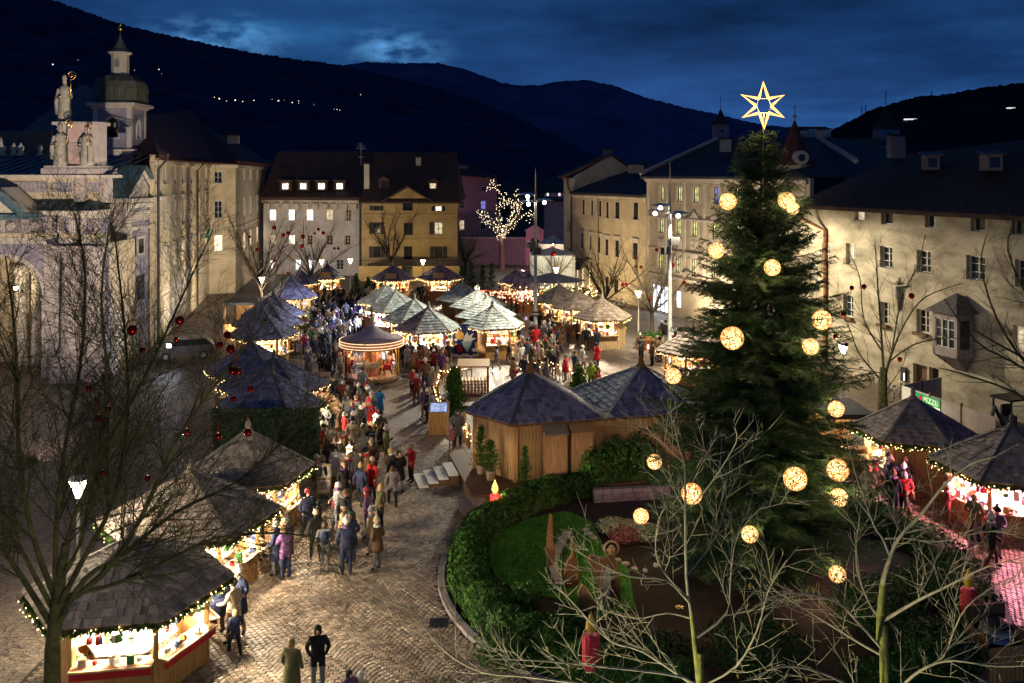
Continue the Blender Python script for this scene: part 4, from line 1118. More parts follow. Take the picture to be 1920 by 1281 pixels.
# statue pedestal and three bishops
m = MB(); m.b2((X0(78), D0 - .1, Z0(326)), (X0(192), D0 + 2.2, Z0(316))); m.b2((X0(82), D0, Z0(316)), (X0(188), D0 + 2, Z0(311))); m.b2((X0(102), D0 + .35, Z0(311)), (X0(178), D0 + 1.7, Z0(234))); m.b2((X0(94), D0 + .2, Z0(234)), (X0(184), D0 + 1.8, Z0(228)))
part('statue_pedestal', m, 'stone_pale')
m = MB(); m.b2((X0(128), D0 + .28, Z0(310)), (X0(149), D0 + .36, Z0(268))); m.b2((X0(122), D0 + .3, Z0(262)), (X0(156), D0 + .355, Z0(232))); part('inscription_slab', m, 'marble_rose')
m = MB()
for k in range(7): m.b2((X0(131), D0 + .262, Z0(272 + k * 3.4)), (X0(146), D0 + .285, Z0(273.2 + k * 3.4)))
part('inscription_line', m, 'stone_dark')
def bishop(px, py, h, d, face, label, croz=True, lean=0):
    p = W(px, py, d); t = thing('bishop_statue', label, 'statue', p, face)
    rn = random.Random(px)
    ph = rn.uniform(0, 6)
    m = MB()
    wob = lambda a, z: .10 * math.sin(7 * a + ph + z * 2) * max(0, 1 - z / (h * .75)) + .05 * math.sin(3 * a + z * 3)
    m.lathe([(.40, 0), (.43, .05), (.37, h * .2), (.33, h * .4), (.34, h * .55), (.36, h * .66), (.30, h * .73), (.12, h * .775), (.085, h * .79), (.12, h * .815), (.135, h * .845), (.12, h * .87), (.13, h * .885), (.15, h * .93), (.10, h * .97), (.02, h)], 22, (0, 0, 0), 0, wob)
    m.tube([(.3, -.05, h * .68), (.44, -.22, h * .52), (.46, -.5, h * .58)], [.13, .12, .075], 8); m.tube([(-.3, -.05, h * .68), (-.42, -.18, h * .5), (-.2, -.42, h * .52)], [.13, .12, .07], 8)
    m.tube([(-.36, .1, h * .7), (-.46, .12, h * .4), (-.5, .14, h * .15)], [.12, .2, .1], 8)
    m.ball((.46, -.53, h * .59), .075, 7, 5); m.ball((-.18, -.45, h * .52), .075, 7, 5)
    m.build('robed_figure', 'stone_statue', t, True)
    m = MB(); z = h * 1.0
    m.tube([(.46, -.55, h * .05), (.48, -.55, z * .9)], .025, 6)
    m.tube([(.48 + .30 * (1 - k / 22) * math.sin(k * .5) + .04, -.55, z * .9 + .24 - .30 * (1 - k / 22) * math.cos(k * .5)) for k in range(23)], .038, 6)
    m.build('crozier', 'gold', t, True)
bishop(121, 229, 3.1, D0 + 1.0, .25, 'weathered bishop statue with golden crozier on top of the church pedestal')
bishop(113, 311, 2.75, D0 + .1, .35, 'bishop statue with golden crozier left of the inscription slab')
bishop(163, 311, 2.6, D0 + .1, -.2, 'bishop statue right of the inscription slab, nearest the tower')
# side wing with pediment
WX, wd0, wd1 = -27.05, 63.6, 68.6
b2_ = b
zw = Z0(372, 66)
m = MB(); m.b2((X0(176, wd0), wd0, 0), (WX, wd1 + 1, zw)); part('wing_wall', m, 'stone_lilac')
m = MB(); m.b2((WX, wd0 - .05, 0), (WX + .10, wd0 + .7, zw - .02)); m.b2((WX, wd1 - .35, 0), (WX + .10, wd1 + .2, zw - .02)); m.b2((WX - 1.0, wd0 - .12, 0), (WX - .3, wd0, zw - .02)); part('wing_pilaster', m, 'stone_trim')
m = MB()
for z, pr, hh in ((zw - .1, .55, .3), (zw - .5, .3, .3), (zw - 2.1, .2, .25)): m.b2((X0(196, wd0), wd0 - pr, z - hh / 2), (WX + pr, wd1 + .3, z + hh / 2))
k = wd0
while k < wd1: m.b2((WX + .1, k, zw - 1.6), (WX + .22, k + .22, zw - .9)); k += .42
part('wing_cornice', m, 'stone_trim')
m = MB(); za = Z0(318, 66.2); ym = (wd0 + wd1) / 2
def tri_x(mb, y0, z0, y1, z1, ya, zapx, xa, xb, mi=0):
    mb.add([(xa, y0, z0), (xa, y1, z1), (xa, ya, zapx), (xb, y0, z0), (xb, y1, z1), (xb, ya, zapx)], [(0, 1, 2), (5, 4, 3), (0, 3, 4, 1), (1, 4, 5, 2), (2, 5, 3, 0)], mi)
tri_x(m, wd0, zw, wd1, zw, ym, za - .2, WX - .3, WX); part('pediment', m, 'stone_pale')
m = MB(); m.tube([(WX + .1, wd0 - .4, zw + .05), (WX + .1, ym, za), (WX + .1, wd1 + .4, zw + .05)], .17, 4); part('pediment_moulding', m, 'stone_trim')
m = MB(); xq = X0(205, 64)
m.add([(WX + .45, wd0 - .7, zw + .1), (WX + .45, ym, za + .3), (WX + .45, wd1 + .6, zw + .1), (xq, wd0 - .7, zw + .1), (xq, ym, za + .3), (xq, wd1 + .6, zw + .1)], [(0, 1, 4, 3), (1, 2, 5, 4), (0, 3, 5, 2)]); part('wing_roof', m, 'copper_green')
u = 64.9
m = MB(); m.b2((WX + .1, u + .2, Z0(478, 66)), (WX + .16, u + 1.5, Z0(443, 66))); part('wing_window_frame', m, 'stone_trim')
m = MB(); m.b2((WX + .12, u + .4, Z0(474, 66)), (WX + .175, u + 1.3, Z0(447, 66))); part('wing_window', m, 'glass_dark')
m = MB(); m.b2((WX + .12, u + .3, Z0(560, 66)), (WX + .175, u + 1.4, Z0(515, 66))); part('wing_window', m, 'glass_dark')
m = MB(); m.tube([(WX + .25, wd1 + .1, zw - .3), (WX + .25, wd1 + .1, .1)], .08, 6); part('downpipe', m, 'downpipe')
# bell tower
TD = 70.0
tx, ty = (X0(176, TD) + X0(245, TD)) / 2, TD + 1.42
t = thing('bell_tower', 'slim church bell tower with copper dome, lantern and golden ball', 'tower', (tx, ty, 0))
s = 1.42
zc = lambda py: Z0(py, TD)
m = MB(); m.b2((-s - .15, -s - .15, zc(345)), (s + .15, s + .15, zc(291))); m.build('shaft', 'stone_lilac', t)
# belfry walls with arched openings on two faces
def arched_wall(mb, hw, z0, z1, y0, y1, ow, oz0, ospr):
    arc = [(ow * math.cos(q), ospr + ow * math.sin(q)) for q in [math.pi * k / 12 for k in range(13)]]
    mb.prism_y([(hw, z0), (hw, z1), (0, z1)] + arc[:7][::-1] + [(ow, oz0), (ow, z0)], y0, y1)
    mb.prism_y([(-hw, z0), (-ow, z0), (-ow, oz0)] + arc[6:][::-1] + [(0, z1), (-hw, z1)], y0, y1)
    mb.prism_y([(-ow, z0), (ow, z0), (ow, oz0), (-ow, oz0)], y0, y1)
z0, z1 = zc(280), zc(203)
m = MB(); arched_wall(m, s, z0, z1, -s, -s + .25, .42, zc(258), zc(232))
o = m.build('belfry_wall', 'stone_lilac', t)
m = MB(); arched_wall(m, s - .25, z0, z1, -s, -s + .25, .30, zc(258), zc(236)); o = m.build('belfry_wall', 'stone_lilac', t); o.rotation_euler = (0, 0, R(90))
m = MB(); m.b2((-s, s - .25, z0), (s, s, z1)); m.b2((-s, -s + .25, z0), (-s + .25, s - .25, z1)); m.build('belfry_back', 'stone_lilac', t)
m = MB()
for sx in (-1, 1):
    m.b2((sx * (s + .04), -s - .06, z0), (sx * (s - .28), -s - .001, z1)); m.b2((s + .001, sx * (s + .03) , z0), (s + .06, sx * (s - .26), z1))
m.tube([(-.52, -s - .03, zc(259)), (-.52, -s - .03, zc(232))] + [(-.52 * math.cos(q), -s - .03, zc(232) + .52 * math.sin(q)) for q in [math.pi * k / 12 for k in range(1, 13)]] + [(.52, -s - .03, zc(259)), (-.52, -s - .03, zc(259))], .10, 4)
m.tube([(s + .03, -.4, zc(259)), (s + .03, -.4, zc(236)), (s + .03, 0, zc(218)), (s + .03, .4, zc(236)), (s + .03, .4, zc(259)), (s + .03, -.4, zc(259))], .07, 4)
m.build('belfry_trim', 'stone_trim', t)
m = MB(); 
for y0, y1, pr in ((291, 283, .25), (283, 280, .42), (203, 199, .2), (199, 193, .45)): m.b2((-s - pr, -s - pr, zc(y0)), (s + pr, s + pr, zc(y1)))
m.build('cornice', 'stone_trim', t)
m = MB(); m.lathe([(.06, zc(247)), (.34, zc(247)), (.27, zc(240)), (.2, zc(234)), (.05, zc(231))], 12); m.build('bell', 'rust', t, True)
def sq_lathe(mb, prof):                               # square plan with chamfered corners
    vs, fs = [], []
    for r, z in prof:
        c = r * .62
        vs += [(r, c, z), (c, r, z), (-c, r, z), (-r, c, z), (-r, -c, z), (-c, -r, z), (c, -r, z), (r, -c, z)]
    for j in range(len(prof) - 1):
        for k in range(8): fs.append((j * 8 + k, j * 8 + (k + 1) % 8, (j + 1) * 8 + (k + 1) % 8, (j + 1) * 8 + k))
    mb.add(vs, fs)
m = MB(); sq_lathe(m, [(2.0, zc(193)), (1.75, zc(188)), (1.7, zc(176)), (1.72, zc(165)), (1.6, zc(152)), (1.25, zc(143)), (.8, zc(138)), (.7, zc(136))]); m.build('dome', 'copper_dome', t)
m = MB()
for k in range(-4, 5):
    for sgn in (0, 1):
        q = k / 4
        prof = [(1.78, 188), (1.73, 176), (1.75, 165), (1.63, 152), (1.27, 143), (.8, 138)]
        m.tube([((q * r * .62, -r - .01, zc(y)) if sgn == 0 else (r + .01, q * r * .62, zc(y))) for r, y in prof], .03, 4)
m.build('dome_seam', 'copper_dome', t)
m = MB(); m.prism([(.66 * math.cos(q), .66 * math.sin(q)) for q in [math.pi / 8 + math.pi / 4 * k for k in range(8)]], zc(137), zc(97)); m.build('lantern', 'plaster_pale', t)
m = MB(); m.lathe([(.66, zc(99)), (.95, zc(96)), (.95, zc(94.5)), (.7, zc(93))], 8); m.build('lantern_cornice', 'stone_trim', t)
m = MB(); m.prism_y([(.2 * math.cos(q), zc(116) + .34 * math.sin(q)) for q in [2 * math.pi * k / 12 for k in range(12)]], -.68, -.6); m.build('lantern_window', 'stone_dark', t)
m = MB(); m.lathe([(.92, zc(94)), (.5, zc(86)), (.24, zc(74)), (.07, zc(64)), (.04, zc(58))], 8); m.build('spire', 'copper_dome', t)
m = MB(); m.ball((0, 0, zc(49)), .2, 10, 7); m.tube([(0, 0, zc(60)), (0, 0, zc(36))], .025, 5); m.box((0, 0, zc(41)), (.28, .03, .03)); m.build('golden_ball', 'gold', t, True)
# corner gable with lit front at the very edge (chapel porch)
m = MB(); yy = D0 - 3
m.prism_y([(X0(-60, yy), Z0(402, yy)), (X0(34, yy), Z0(402, yy)), (X0(-20, yy), Z0(352, yy))], yy, yy + 3.2); part('porch_gable', m, 'plaster_pale')
m = MB(); m.tube([(X0(-20, yy), yy - .1, Z0(350, yy)), (X0(42, yy), yy - .1, Z0(402, yy))], .22, 4); m.b2((X0(-70, yy), yy - .3, Z0(412, yy)), (X0(36, yy), yy + 3, Z0(402, yy))); part('porch_cornice', m, 'copper_green')
# floodlight that blazes towards us on the church square
p = G(318, 690)
t = thing('floodlight', 'small white floodlight on a post by the church, dazzling', 'lamp', p)
m = MB(); m.tube([(0, 0, 0), (0, 0, 1.45)], .04, 6); m.box((0, 0, .02), (.5, .5, .04)); m.build('post', 'metal_dark', t)
m = MB(); m.box((0, 0, 1.5), (.34, .2, .26)); m.build('housing', 'metal_dark', t)
m = MB(); m.box((0, -.105, 1.5), (.28, .012, .2)); m.build('lens', 'lamp_white', t)
light('flood_beam', 'SPOT', t, (-.1, -.2, 1.5), 550, (.72, .72, 1), .08, 140, (-8, -6.5, 5.5), .9)
# added floodlight on a pole to brighten statues and tower
t = thing('added_pole_floodlight', 'added dark floodlight on a tall pole aimed at the church tower', 'lamp', (-16.5, 37, 0))
m = MB(); m.tube([(0, 0, 0), (0, 0, 4.6)], .05, 6); m.build('post', 'metal_dark', t)
m = MB(); m.box((0, 0, 4.75), (.4, .25, .3)); m.build('housing', 'metal_dark', t)
m = MB(); m.box((0, .13, 4.77), (.34, .012, .24)); m.build('lens', 'flood_glow', t)
light('flood_beam', 'SPOT', t, (0, .3, 4.85), 23000, (1, .83, .66), .15, 66, (-13.5, 28, 16), .6)
# second floodlight lighting the front from the pavement
p = G(60, 868)
t = thing('floodlight', 'low floodlight on the pavement aimed up at the church front', 'lamp', p)
m = MB(); m.box((0, 0, .02), (.5, .4, .04)); m.box((0, 0, .16), (.4, .22, .26)); m.build('housing', 'metal_dark', t)
m = MB(); m.box((0, .115, .18), (.34, .012, .2)); m.build('lens', 'flood_glow', t)
light('flood_beam', 'SPOT', t, (0, .2, .3), 1900, (1, .80, .80), .12, 110, (-3, 14, 9), .8)
# ================================================================== MARKET HUTS
SHV = [(-.5, 0, .006), (.5, 0, .006), (.5, 1, 0), (-.5, 1, 0), (-.5, 0, .055), (.5, 0, .055), (.5, 1, .014), (-.5, 1, .014)]
SHF = [(4, 5, 6, 7), (0, 1, 5, 4), (1, 2, 6, 5), (3, 0, 4, 7), (0, 3, 2, 1)]
_shm = {}
def sh_mesh(matn, k):
    if (matn, k) not in _shm:
        mm = MB(); mm.add(SHV, SHF, 0, k / 9); _shm[(matn, k)] = mm.mesh('shingle', matn)
    return _shm[(matn, k)]
def shingle_face(P, Q, T, wid, expo, rnd):
    """transforms (matrix) of the shingles on the roof triangle eave P-Q, top T"""
    P, Q, T = Vector(P), Vector(Q), Vector(T)
    ex = (Q - P).normalized(); foot = P + ex * (T - P).dot(ex)
    ey = (T - foot); S = ey.length; ey.normalize(); ez = ex.cross(ey)
    if ez.z < 0: ez = -ez
    Lw = (Q - P).length; fu = (T - P).dot(ex)
    out = []; n = max(3, int(S / expo))
    for i in range(n):
        s = S * i / n; s2 = S * (i + .55) / n
        a, b_ = fu * s2 / S, Lw - (Lw - fu) * s2 / S
        x = a
        while x < b_ - .03:
            w_ = min(wid * rnd.uniform(.7, 1.35), b_ - x)
            if b_ - x - w_ < .05: w_ = b_ - x
            o = P + ex * (x + w_ / 2) + ey * (s - .02 + rnd.uniform(-.012, .012)) + ez * .012
            tilt = rnd.uniform(-.02, .02)
            e1 = (ex + ey * tilt).normalized(); e2 = ez.cross(e1).normalized()
            if e2.dot(ey) < 0: e2 = -e2
            mt = Matrix(((e1.x, e2.x, ez.x, o.x), (e1.y, e2.y, ez.y, o.y), (e1.z, e2.z, ez.z, o.z), (0, 0, 0, 1))) @ Matrix.Diagonal((w_ * .965, S / n * 1.33, rnd.uniform(.8, 1.5), 1))
            out.append((mt, rnd.random()))
            x += w_
    return out
def lay_shingles(root, faces, matn, single, wid, expo, rnd):
    """faces: list of (P, Q, T, visible, mat); visible ones become single pieces when asked, the others one joined part"""
    joined = {}
    cnt = 0
    for P, Q, T, vis_, mt_ in faces:
        for mtx, q in shingle_face(P, Q, T, wid, expo, rnd):
            mm = mt_ or matn
            if single and vis_ and cnt < 300:
                o = obj('shingle', sh_mesh(mm, int(q * 9.99)), root); o.matrix_basis = mtx; cnt += 1
            else:
                joined.setdefault(mm, MB()).add([mtx @ Vector(v) for v in SHV], SHF, 0, q)
    for k, mb in joined.items(): mb.build('shingles', k, root, kind='stuff')
OCT = [(1, 0, 0), (-1, 0, 0), (0, 1, 0), (0, -1, 0), (0, 0, 1), (0, 0, -1)]
OCF = [(0, 2, 4), (2, 1, 4), (1, 3, 4), (3, 0, 4), (2, 0, 5), (1, 2, 5), (3, 1, 5), (0, 3, 5)]
def bulbs(mb, pts, r):
    for p in pts: mb.add([(p[0] + a * r, p[1] + b_ * r, p[2] + c * r) for a, b_, c in OCT], OCF)
def polyline(pts, step):
    out = []
    for a, b_ in zip(pts[:-1], pts[1:]):
        a, b_ = Vector(a), Vector(b_); n = max(1, int((b_ - a).length / step))
        out += [a + (b_ - a) * (k / n) for k in range(n)]
    return out
def garland(root, pts, thick, step, rnd, nb=9, br=.026, bulbmat='bulb', green=True, side=None):
    ln = polyline(pts, step)
    if green:
        m = MB()
        for p in ln:
            for k in range(7):
                v = Vector((rnd.gauss(0, 1), rnd.gauss(0, 1), rnd.gauss(0, 1) - .3)).normalized() * thick * rnd.uniform(.6, 1.3)
                t = v.cross(Vector((rnd.random(), rnd.random(), rnd.random()))).normalized() * thick * .22
                m.add([p - t, p + t, p + v + t * .3, p + v - t * .3], [(0, 1, 2, 3)], 0, rnd.random())
        m.build('garland', 'garland_green', root, kind='stuff')
    m = MB()
    lb = polyline(pts, 1 / nb)
    bulbs(m, [p + Vector((rnd.uniform(-1, 1), rnd.uniform(-1, 1), rnd.uniform(-1.2, .5))) * thick * .95 for p in lb], br)
    m.build('fairy_lights', bulbmat, root, kind='stuff')
GOODM = ['white_cloth', 'red_cloth', 'goods_cream', mat('goods_gold', (.6, .38, .10), .4, .2, 9), mat('goods_green', (.06, .18, .06), .7, .3, 9), mat('goods_blue', (.12, .16, .36), .7, .3, 9)]
def goods(root, segs, rnd, n, size):
    m = MB()
    for a, b_, z in segs:
        a, b_ = Vector(a), Vector(b_)
        for k in range(n):
            p = a + (b_ - a) * rnd.uniform(.06, .94); s = size * rnd.uniform(.5, 1.4); t = rnd.choice([0, 0, 0, 0, 2, 2, 1, 3, 4, 5])
            if rnd.random() < .45: m.ball((p.x, p.y, z + s * .5), s * .5, 6, 4, t)
            else: m.box((p.x, p.y, z + s * .5), (s, s * .8, s * rnd.uniform(.7, 1.8)), rnd.uniform(0, 3), t)
    m.build('goods', GOODM, root, kind='stuff')
HUTS = []
def hut(label, ax, ay, hw, ey, rot=-17, sh='shingle', opens=(1, 2), single=False, power=170, col=(1, .82, .56), group='market huts', sign=False, green=True, eave=2.2, ridge='ridge_board', facem=None, finial=True, wallm='wood_warm', gl=True, cloth=None, R_=None):
    d = (H - eave) * F / (ey - HY)
    X = (ax - 960) / F * d
    Rr = R_ or hw * d / F / .97
    za = H - (ay - HY) / F * d
    rnd = random.Random(label)
    t = thing('market_hut', label, 'market hut', (X, d, 0), 0, group)
    if sh == 'shingle_blue_lit': ridge = 'ridge_dark'
    ph = [R(rot - 60 + 60 * k) for k in range(6)]
    cor = [Vector((Rr * math.sin(a), -Rr * math.cos(a), eave)) for a in ph]
    apex = Vector((0, 0, za))
    near = d < 45
    # roof boards
    m = MB()
    for k in range(6):
        a, b_ = cor[k], cor[(k + 1) % 6]
        m.add([a, b_, apex, a - Vector((0, 0, .09)), b_ - Vector((0, 0, .09)), apex - Vector((0, 0, .09))], [(0, 1, 2), (5, 4, 3), (0, 3, 4, 1)])
    m.build('roof_boards', 'wood_dark', t)
    faces = []
    for k in range(6):
        a, b_ = cor[k], cor[(k + 1) % 6]
        mid = (a + b_) / 2
        faces.append((a, b_, apex, mid.y < Rr * .45 and (mid.y < 0 or abs(mid.x) > .3), (facem or {}).get(k)))
    lay_shingles(t, faces, sh, single, .17 if near else .24, .215 if near else .27, rnd)
    for k in range(6):
        m = MB(); c = cor[k]; dv = (apex - c); ln = dv.length; q = dv.to_track_quat('X', 'Z').to_matrix().to_4x4()
        m.box((c + apex) / 2 + Vector((0, 0, .055)), (ln + .06, .11, .045), mtx=q); m.build('ridge_cap', ridge, t)
    if finial:
        m = MB(); m.lathe([(.20, -.10), (.17, .02), (.09, .10), (.12, .2), (.10, .3), (.02, .46)], 8, apex); m.build('finial', ridge, t, True)
    # body
    Rw = Rr * .74
    wc = [Vector((Rw * math.sin(a), -Rw * math.cos(a), 0)) for a in ph]
    for k in range(6):
        m = MB(); m.box((wc[k].x, wc[k].y, eave / 2 + .06), (.13, .13, eave + .12), ph[k]); m.build('post', 'wood_warm' if wallm != 'wood_pale' else wallm, t)
    segs = []
    for k in range(6):
        a, b_ = wc[k], wc[(k + 1) % 6]
        mid = (a + b_) / 2; dv = b_ - a; an = math.atan2(dv.y, dv.x); ln = dv.length - .12
        out = mid.normalized()
        if k in opens:
            m = MB(); m.box((mid.x, mid.y, .5), (ln, .06, 1.0), an); m.build('counter_front', wallm, t)
            c = mid + out * .12; m = MB(); m.box((c.x, c.y, 1.03), (ln + .1, .52, .05), an); co = m.build('counter', 'wood_pale', t)
            if cloth:
                c2 = mid + out * .30; m = MB(); m.box((c2.x, c2.y, .93), (ln + .08, .03, .26), an); m.build('counter_cloth', cloth, t)
            m = MB(); m.box((mid.x, mid.y, eave - .06), (ln, .07, .2), an); m.build('lintel', wallm, t)
            ain = a + (b_ - a) * .05 + out * .15; bin_ = a + (b_ - a) * .95 + out * .15
            segs.append(((ain.x, ain.y, 0), (bin_.x, bin_.y, 0), 1.07))
            hg = [(a.x + (b_.x - a.x) * q, a.y + (b_.y - a.y) * q) for q in (.1, .9)]
            segs.append(((hg[0][0], hg[0][1], 0), (hg[1][0], hg[1][1], 0), 1.55))
        else:
            m = MB(); m.box((mid.x, mid.y, (eave + .2) / 2), (ln, .06, eave + .2), an); m.build('wall_panel', wallm, t)
            i1 = a * .84; i2 = b_ * .84
            m = MB(); cc = (i1 + i2) / 2
            for z in (.9, 1.35, 1.75): m.box((cc.x, cc.y, z), (ln * .8, .22, .03), an); segs.append(((i1.x, i1.y, 0), (i2.x, i2.y, 0), z + .02))
            m.build('shelf', 'wood_pale', t)
    m = MB(); m.prism([(Rw * .62 * math.sin(a), -Rw * .62 * math.cos(a)) for a in ph], .88, .94); m.box((0, 0, .44), (.5, .5, .88)); m.build('display_table', 'white_cloth', t)
    for q in (.2, .45): segs.append(((-Rw * q, -Rw * .3, 0), (Rw * q, -Rw * .25, 0), .95)); segs.append(((-Rw * q, Rw * .2, 0), (Rw * q, Rw * .25, 0), .95))
    goods(t, segs, rnd, 9 if near else 5, .17 if near else .2)
    # lamp and fairy lights
    m = MB(); m.lathe([(.02, .28), (.05, .26), (.14, .02), (.13, .0)], 8, (0, 0, 1.95)); lp = m.build('lamp_shade', 'metal_white', t, True)
    m = MB(); m.ball((0, 0, 1.95), .07, 8, 6); m.build('lamp_bulb', 'lamp_glow', t)
    if power:
        light('hut_light', 'POINT', t, (0, 0, 1.86), power * (1.6 if near else 3.2), col, .12)
        if near:
            for k in opens:                              # lamps over the counters
                v = (wc[k] + wc[(k + 1) % 6]) / 2
                m = MB(); m.box((v.x * .93, v.y * .93, 2.12), (.34, .12, .06), math.atan2(v.y, v.x) + R(90)); m.build('counter_lamp', 'lamp_glow', t)
                light('counter_light', 'POINT', t, (v.x * .93, v.y * .93, 2.02), power * 2.6, col, .1)
    if gl:
        ring = [c * 1.0 + Vector((0, 0, -.10)) for c in cor] + [cor[0] + Vector((0, 0, -.10))]
        vis_ring = []
        garland(t, ring, .15 if near else .10, .045 if near else .12, rnd, 15 if near else 9, .016 if near else .026, 'bulb_near' if near else 'bulb', green)
    if sign:
        c = (cor[1] + cor[2]) / 2 * .86 + apex * .14
        m = MB(); m.box((c.x, c.y - .1, eave + .45), (1.15, .06, .55)); so = m.build('roof_sign', 'wood_pale', t)
    HUTS.append((t, d, Rr))
    return t
# near left row
hut('nearest left hut with grey shingles and red counter cloth, by the bare tree trunk', 244, 1008, 180, 1096, -20, opens=(1, 2, 3), single=True, power=420, cloth='red_cloth')
hut('second left hut from the camera, its left roof side lit cream by the street lamp', 356, 886, 160, 966, -17, opens=(1, 2, 3), single=True, power=380)
hut('third left hut from the camera, dark shingle roof, menu board beside it', 465, 808, 118, 882, -13, opens=(1, 2), single=True, power=330)
hut('blue-grey hut with golden ball on its peak above the fir-clad wall', 510, 700, 97, 757, -30, 'shingle_blue_lit', opens=(2, 3), power=300, green=True)
hut('blue-grey hut with sharp eave behind the golden ball hut, facing the tables', 514, 672, 100, 722, -20, 'shingle_blue_lit', opens=(2, 3), power=260)
hut('dark blue hut behind red baubles at the left edge of the market', 473, 644, 86, 692, -25, 'shingle_blue_lit', opens=(0, 1), power=60)
hut('blue-grey hut with wide glowing window left of the carousel', 493, 582, 62, 627, -13, 'shingle_blue_lit', opens=(1, 2), power=420, col=(1, .86, .58))
hut('narrow dark hut wedged behind the glowing-window hut', 503, 566, 64, 607, -17, 'shingle_blue_lit', opens=(2, 3), power=110)
hut('dark hut peeping out behind the wedged narrow hut on the left row', 513, 553, 57, 590, -17, 'shingle_blue_lit', opens=(2, 3), power=110)
hut('dark blue hut beside the flat-roofed booth with one pale roof side', 545, 521, 47, 556, -14, 'shingle_blue_lit', opens=(1, 2), power=170)
hut('dark hut under the bare tree at the far left', 562, 507, 34, 530, -17, 'shingle_blue_lit', opens=(2, 3), power=70, green=False)
hut('far left hut with a wooden sign on its dark roof', 613, 496, 32, 520, -25, 'shingle_blue_lit', opens=(1, 2), power=190, sign=True)
# back row
hut('purple-roofed back hut below the left part of the yellow house', 737, 497, 41, 522.5, -30, 'shingle_purple_lit', opens=(0, 1, 2), power=280, sign=True)
hut('purple-roofed back hut below the right part of the yellow house', 825, 496, 42, 521, -30, 'shingle_purple_lit', opens=(0, 1, 2), power=260, sign=True)
# two middle rows with frosty shingles
kw = dict(sh='shingle_frost', ridge='ridge_board')
hut('frosty hut with one purple roof side, front of the row beside the carousel', 803, 577, 62, 615, -17, opens=(0, 1, 2), power=420, facem={0: 'shingle_purple_lit'}, col=(1, .86, .66), **kw)
hut('frosty hut second in the row beside the carousel', 777, 561, 60, 598, -17, opens=(0, 1), power=330, col=(.85, .86, 1), **kw)
hut('frosty hut third in the row beside the carousel, lit blue-white', 742, 547, 54, 579, -17, opens=(0, 5, 1), power=3200, col=(.62, .68, 1), **kw)
hut('frosty hut last in the row beside the carousel', 723, 535, 51, 565, -17, opens=(0, 5), power=1000, col=(.62, .68, 1), **kw)
hut('frosty hut with fairy lights right of the blue mural board', 923, 574, 60, 609, -14, opens=(1, 2), power=250, col=(1, .72, .56), **kw)
hut('frosty hut directly behind the one by the mural board', 911, 560, 57, 592.5, -14, opens=(2,), power=60, gl=False, wallm='wood_dark', **kw)
hut('frosty pale-roofed hut with pale finial, third behind the mural board', 896, 544, 53, 574, -14, opens=(2,), power=50, gl=False, wallm='wood_dark', **kw)
hut('frosty hut at the back of the row behind the mural board', 866, 530, 48, 561.5, -14, opens=(2,), power=50, gl=False, wallm='wood_dark', **kw)
# huts right of the tall mast
hut('grey hut right of the light mast, the front one of three, with pale closed side', 1129, 560, 55, 594, -22, opens=(0, 1), power=260, col=(1, .70, .50), wallm='wood_pale')
hut('grey hut right of the light mast, the middle one of three', 1082, 546, 50, 574.5, -20, opens=(0, 1), power=300, col=(1, .74, .55))
hut('grey hut right of the light mast, the back one of three', 1048, 534, 45, 563.5, -22, opens=(0, 1), power=220, col=(1, .74, .55))
hut('small blue-roofed hut touching the light mast at the far side', 993, 515, 36, 539, -20, 'shingle_blue_lit', opens=(0, 1), power=110, col=(.7, .7, 1))
hut('small blue-roofed hut left of the one touching the mast, farthest on the right side', 968, 506, 31, 528.5, -20, 'shingle_blue_lit', opens=(0, 1), power=130)
hut('grey hut half hidden by the big spruce beside the second light mast', 1299, 616, 69, 656, -25, opens=(5, 0, 1), power=220)
hut('right hut with grey front and purple-lit roof side, by the green sign', 1712, 745, 107, 808, -49, opens=(0,), single=True, power=300, facem={1: 'shingle', 2: 'shingle_purple_lit'}, ridge='ridge_board', wallm='wood_orange')
hut('rightmost hut, cut by the picture edge, pouring pink light on the cobbles', 1898, 798, 140, 872, -48, opens=(0, 1, 2), single=True, power=650, col=(1, .33, .42), ridge='ridge_dark')
# ---------------------------------------------------------------- double hut on its deck
mid = Vector((3.27, 39.8, 0)); ang2 = math.atan2(1.2, 4.96)
t = thing('double_hut', 'large wooden double hut with two joined blue shingle pyramids on a deck', 'market hut', mid, ang2)
ze2, za2, zd = 2.95, 4.5, .55
rnd = random.Random(5)
half = [(-2.85, 0), (-1.43, -2.47), (2.55, -2.47), (2.55, 2.47), (-1.43, 2.47)]
faces = []; caps = []; m = MB()
for sgn in (-1, 1):
    c = Vector((sgn * 2.55, 0, 0))
    poly = [Vector((c.x + (x if sgn < 0 else -x), y, ze2)) for x, y in half]
    if sgn > 0: poly = poly[::-1]
    apex = Vector((c.x, 0, za2))
    for k in range(5):
        a, b_ = poly[k], poly[(k + 1) % 5]
        m.add([a, b_, apex, a - Vector((0, 0, .1)), b_ - Vector((0, 0, .1)), apex - Vector((0, 0, .1))], [(0, 1, 2), (5, 4, 3), (0, 3, 4, 1)])
        midp = (a + b_) / 2
        inner = abs(midp.x) < .1
        vis_ = midp.y < -.5 or (inner and sgn > 0)
        faces.append((a, b_, apex, vis_, 'shingle_frost' if (inner and sgn > 0) else None))  # inner face paler: mast light put into its shingle colour
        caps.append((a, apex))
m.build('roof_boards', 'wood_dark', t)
lay_shingles(t, faces, 'shingle_blue_lit', True, .17, .25, rnd)
for a, ap in caps:
    q = MB(); dv = ap - a; q.box((a + ap) / 2 + Vector((0, 0, .06)), (dv.length + .05, .12, .05), mtx=dv.to_track_quat('X', 'Z').to_matrix().to_4x4()); q.build('ridge_cap', 'stone_trim' if abs(a.x) < .2 else 'ridge_dark', t)  # inner hip caps pale: their gleam is put into the colour
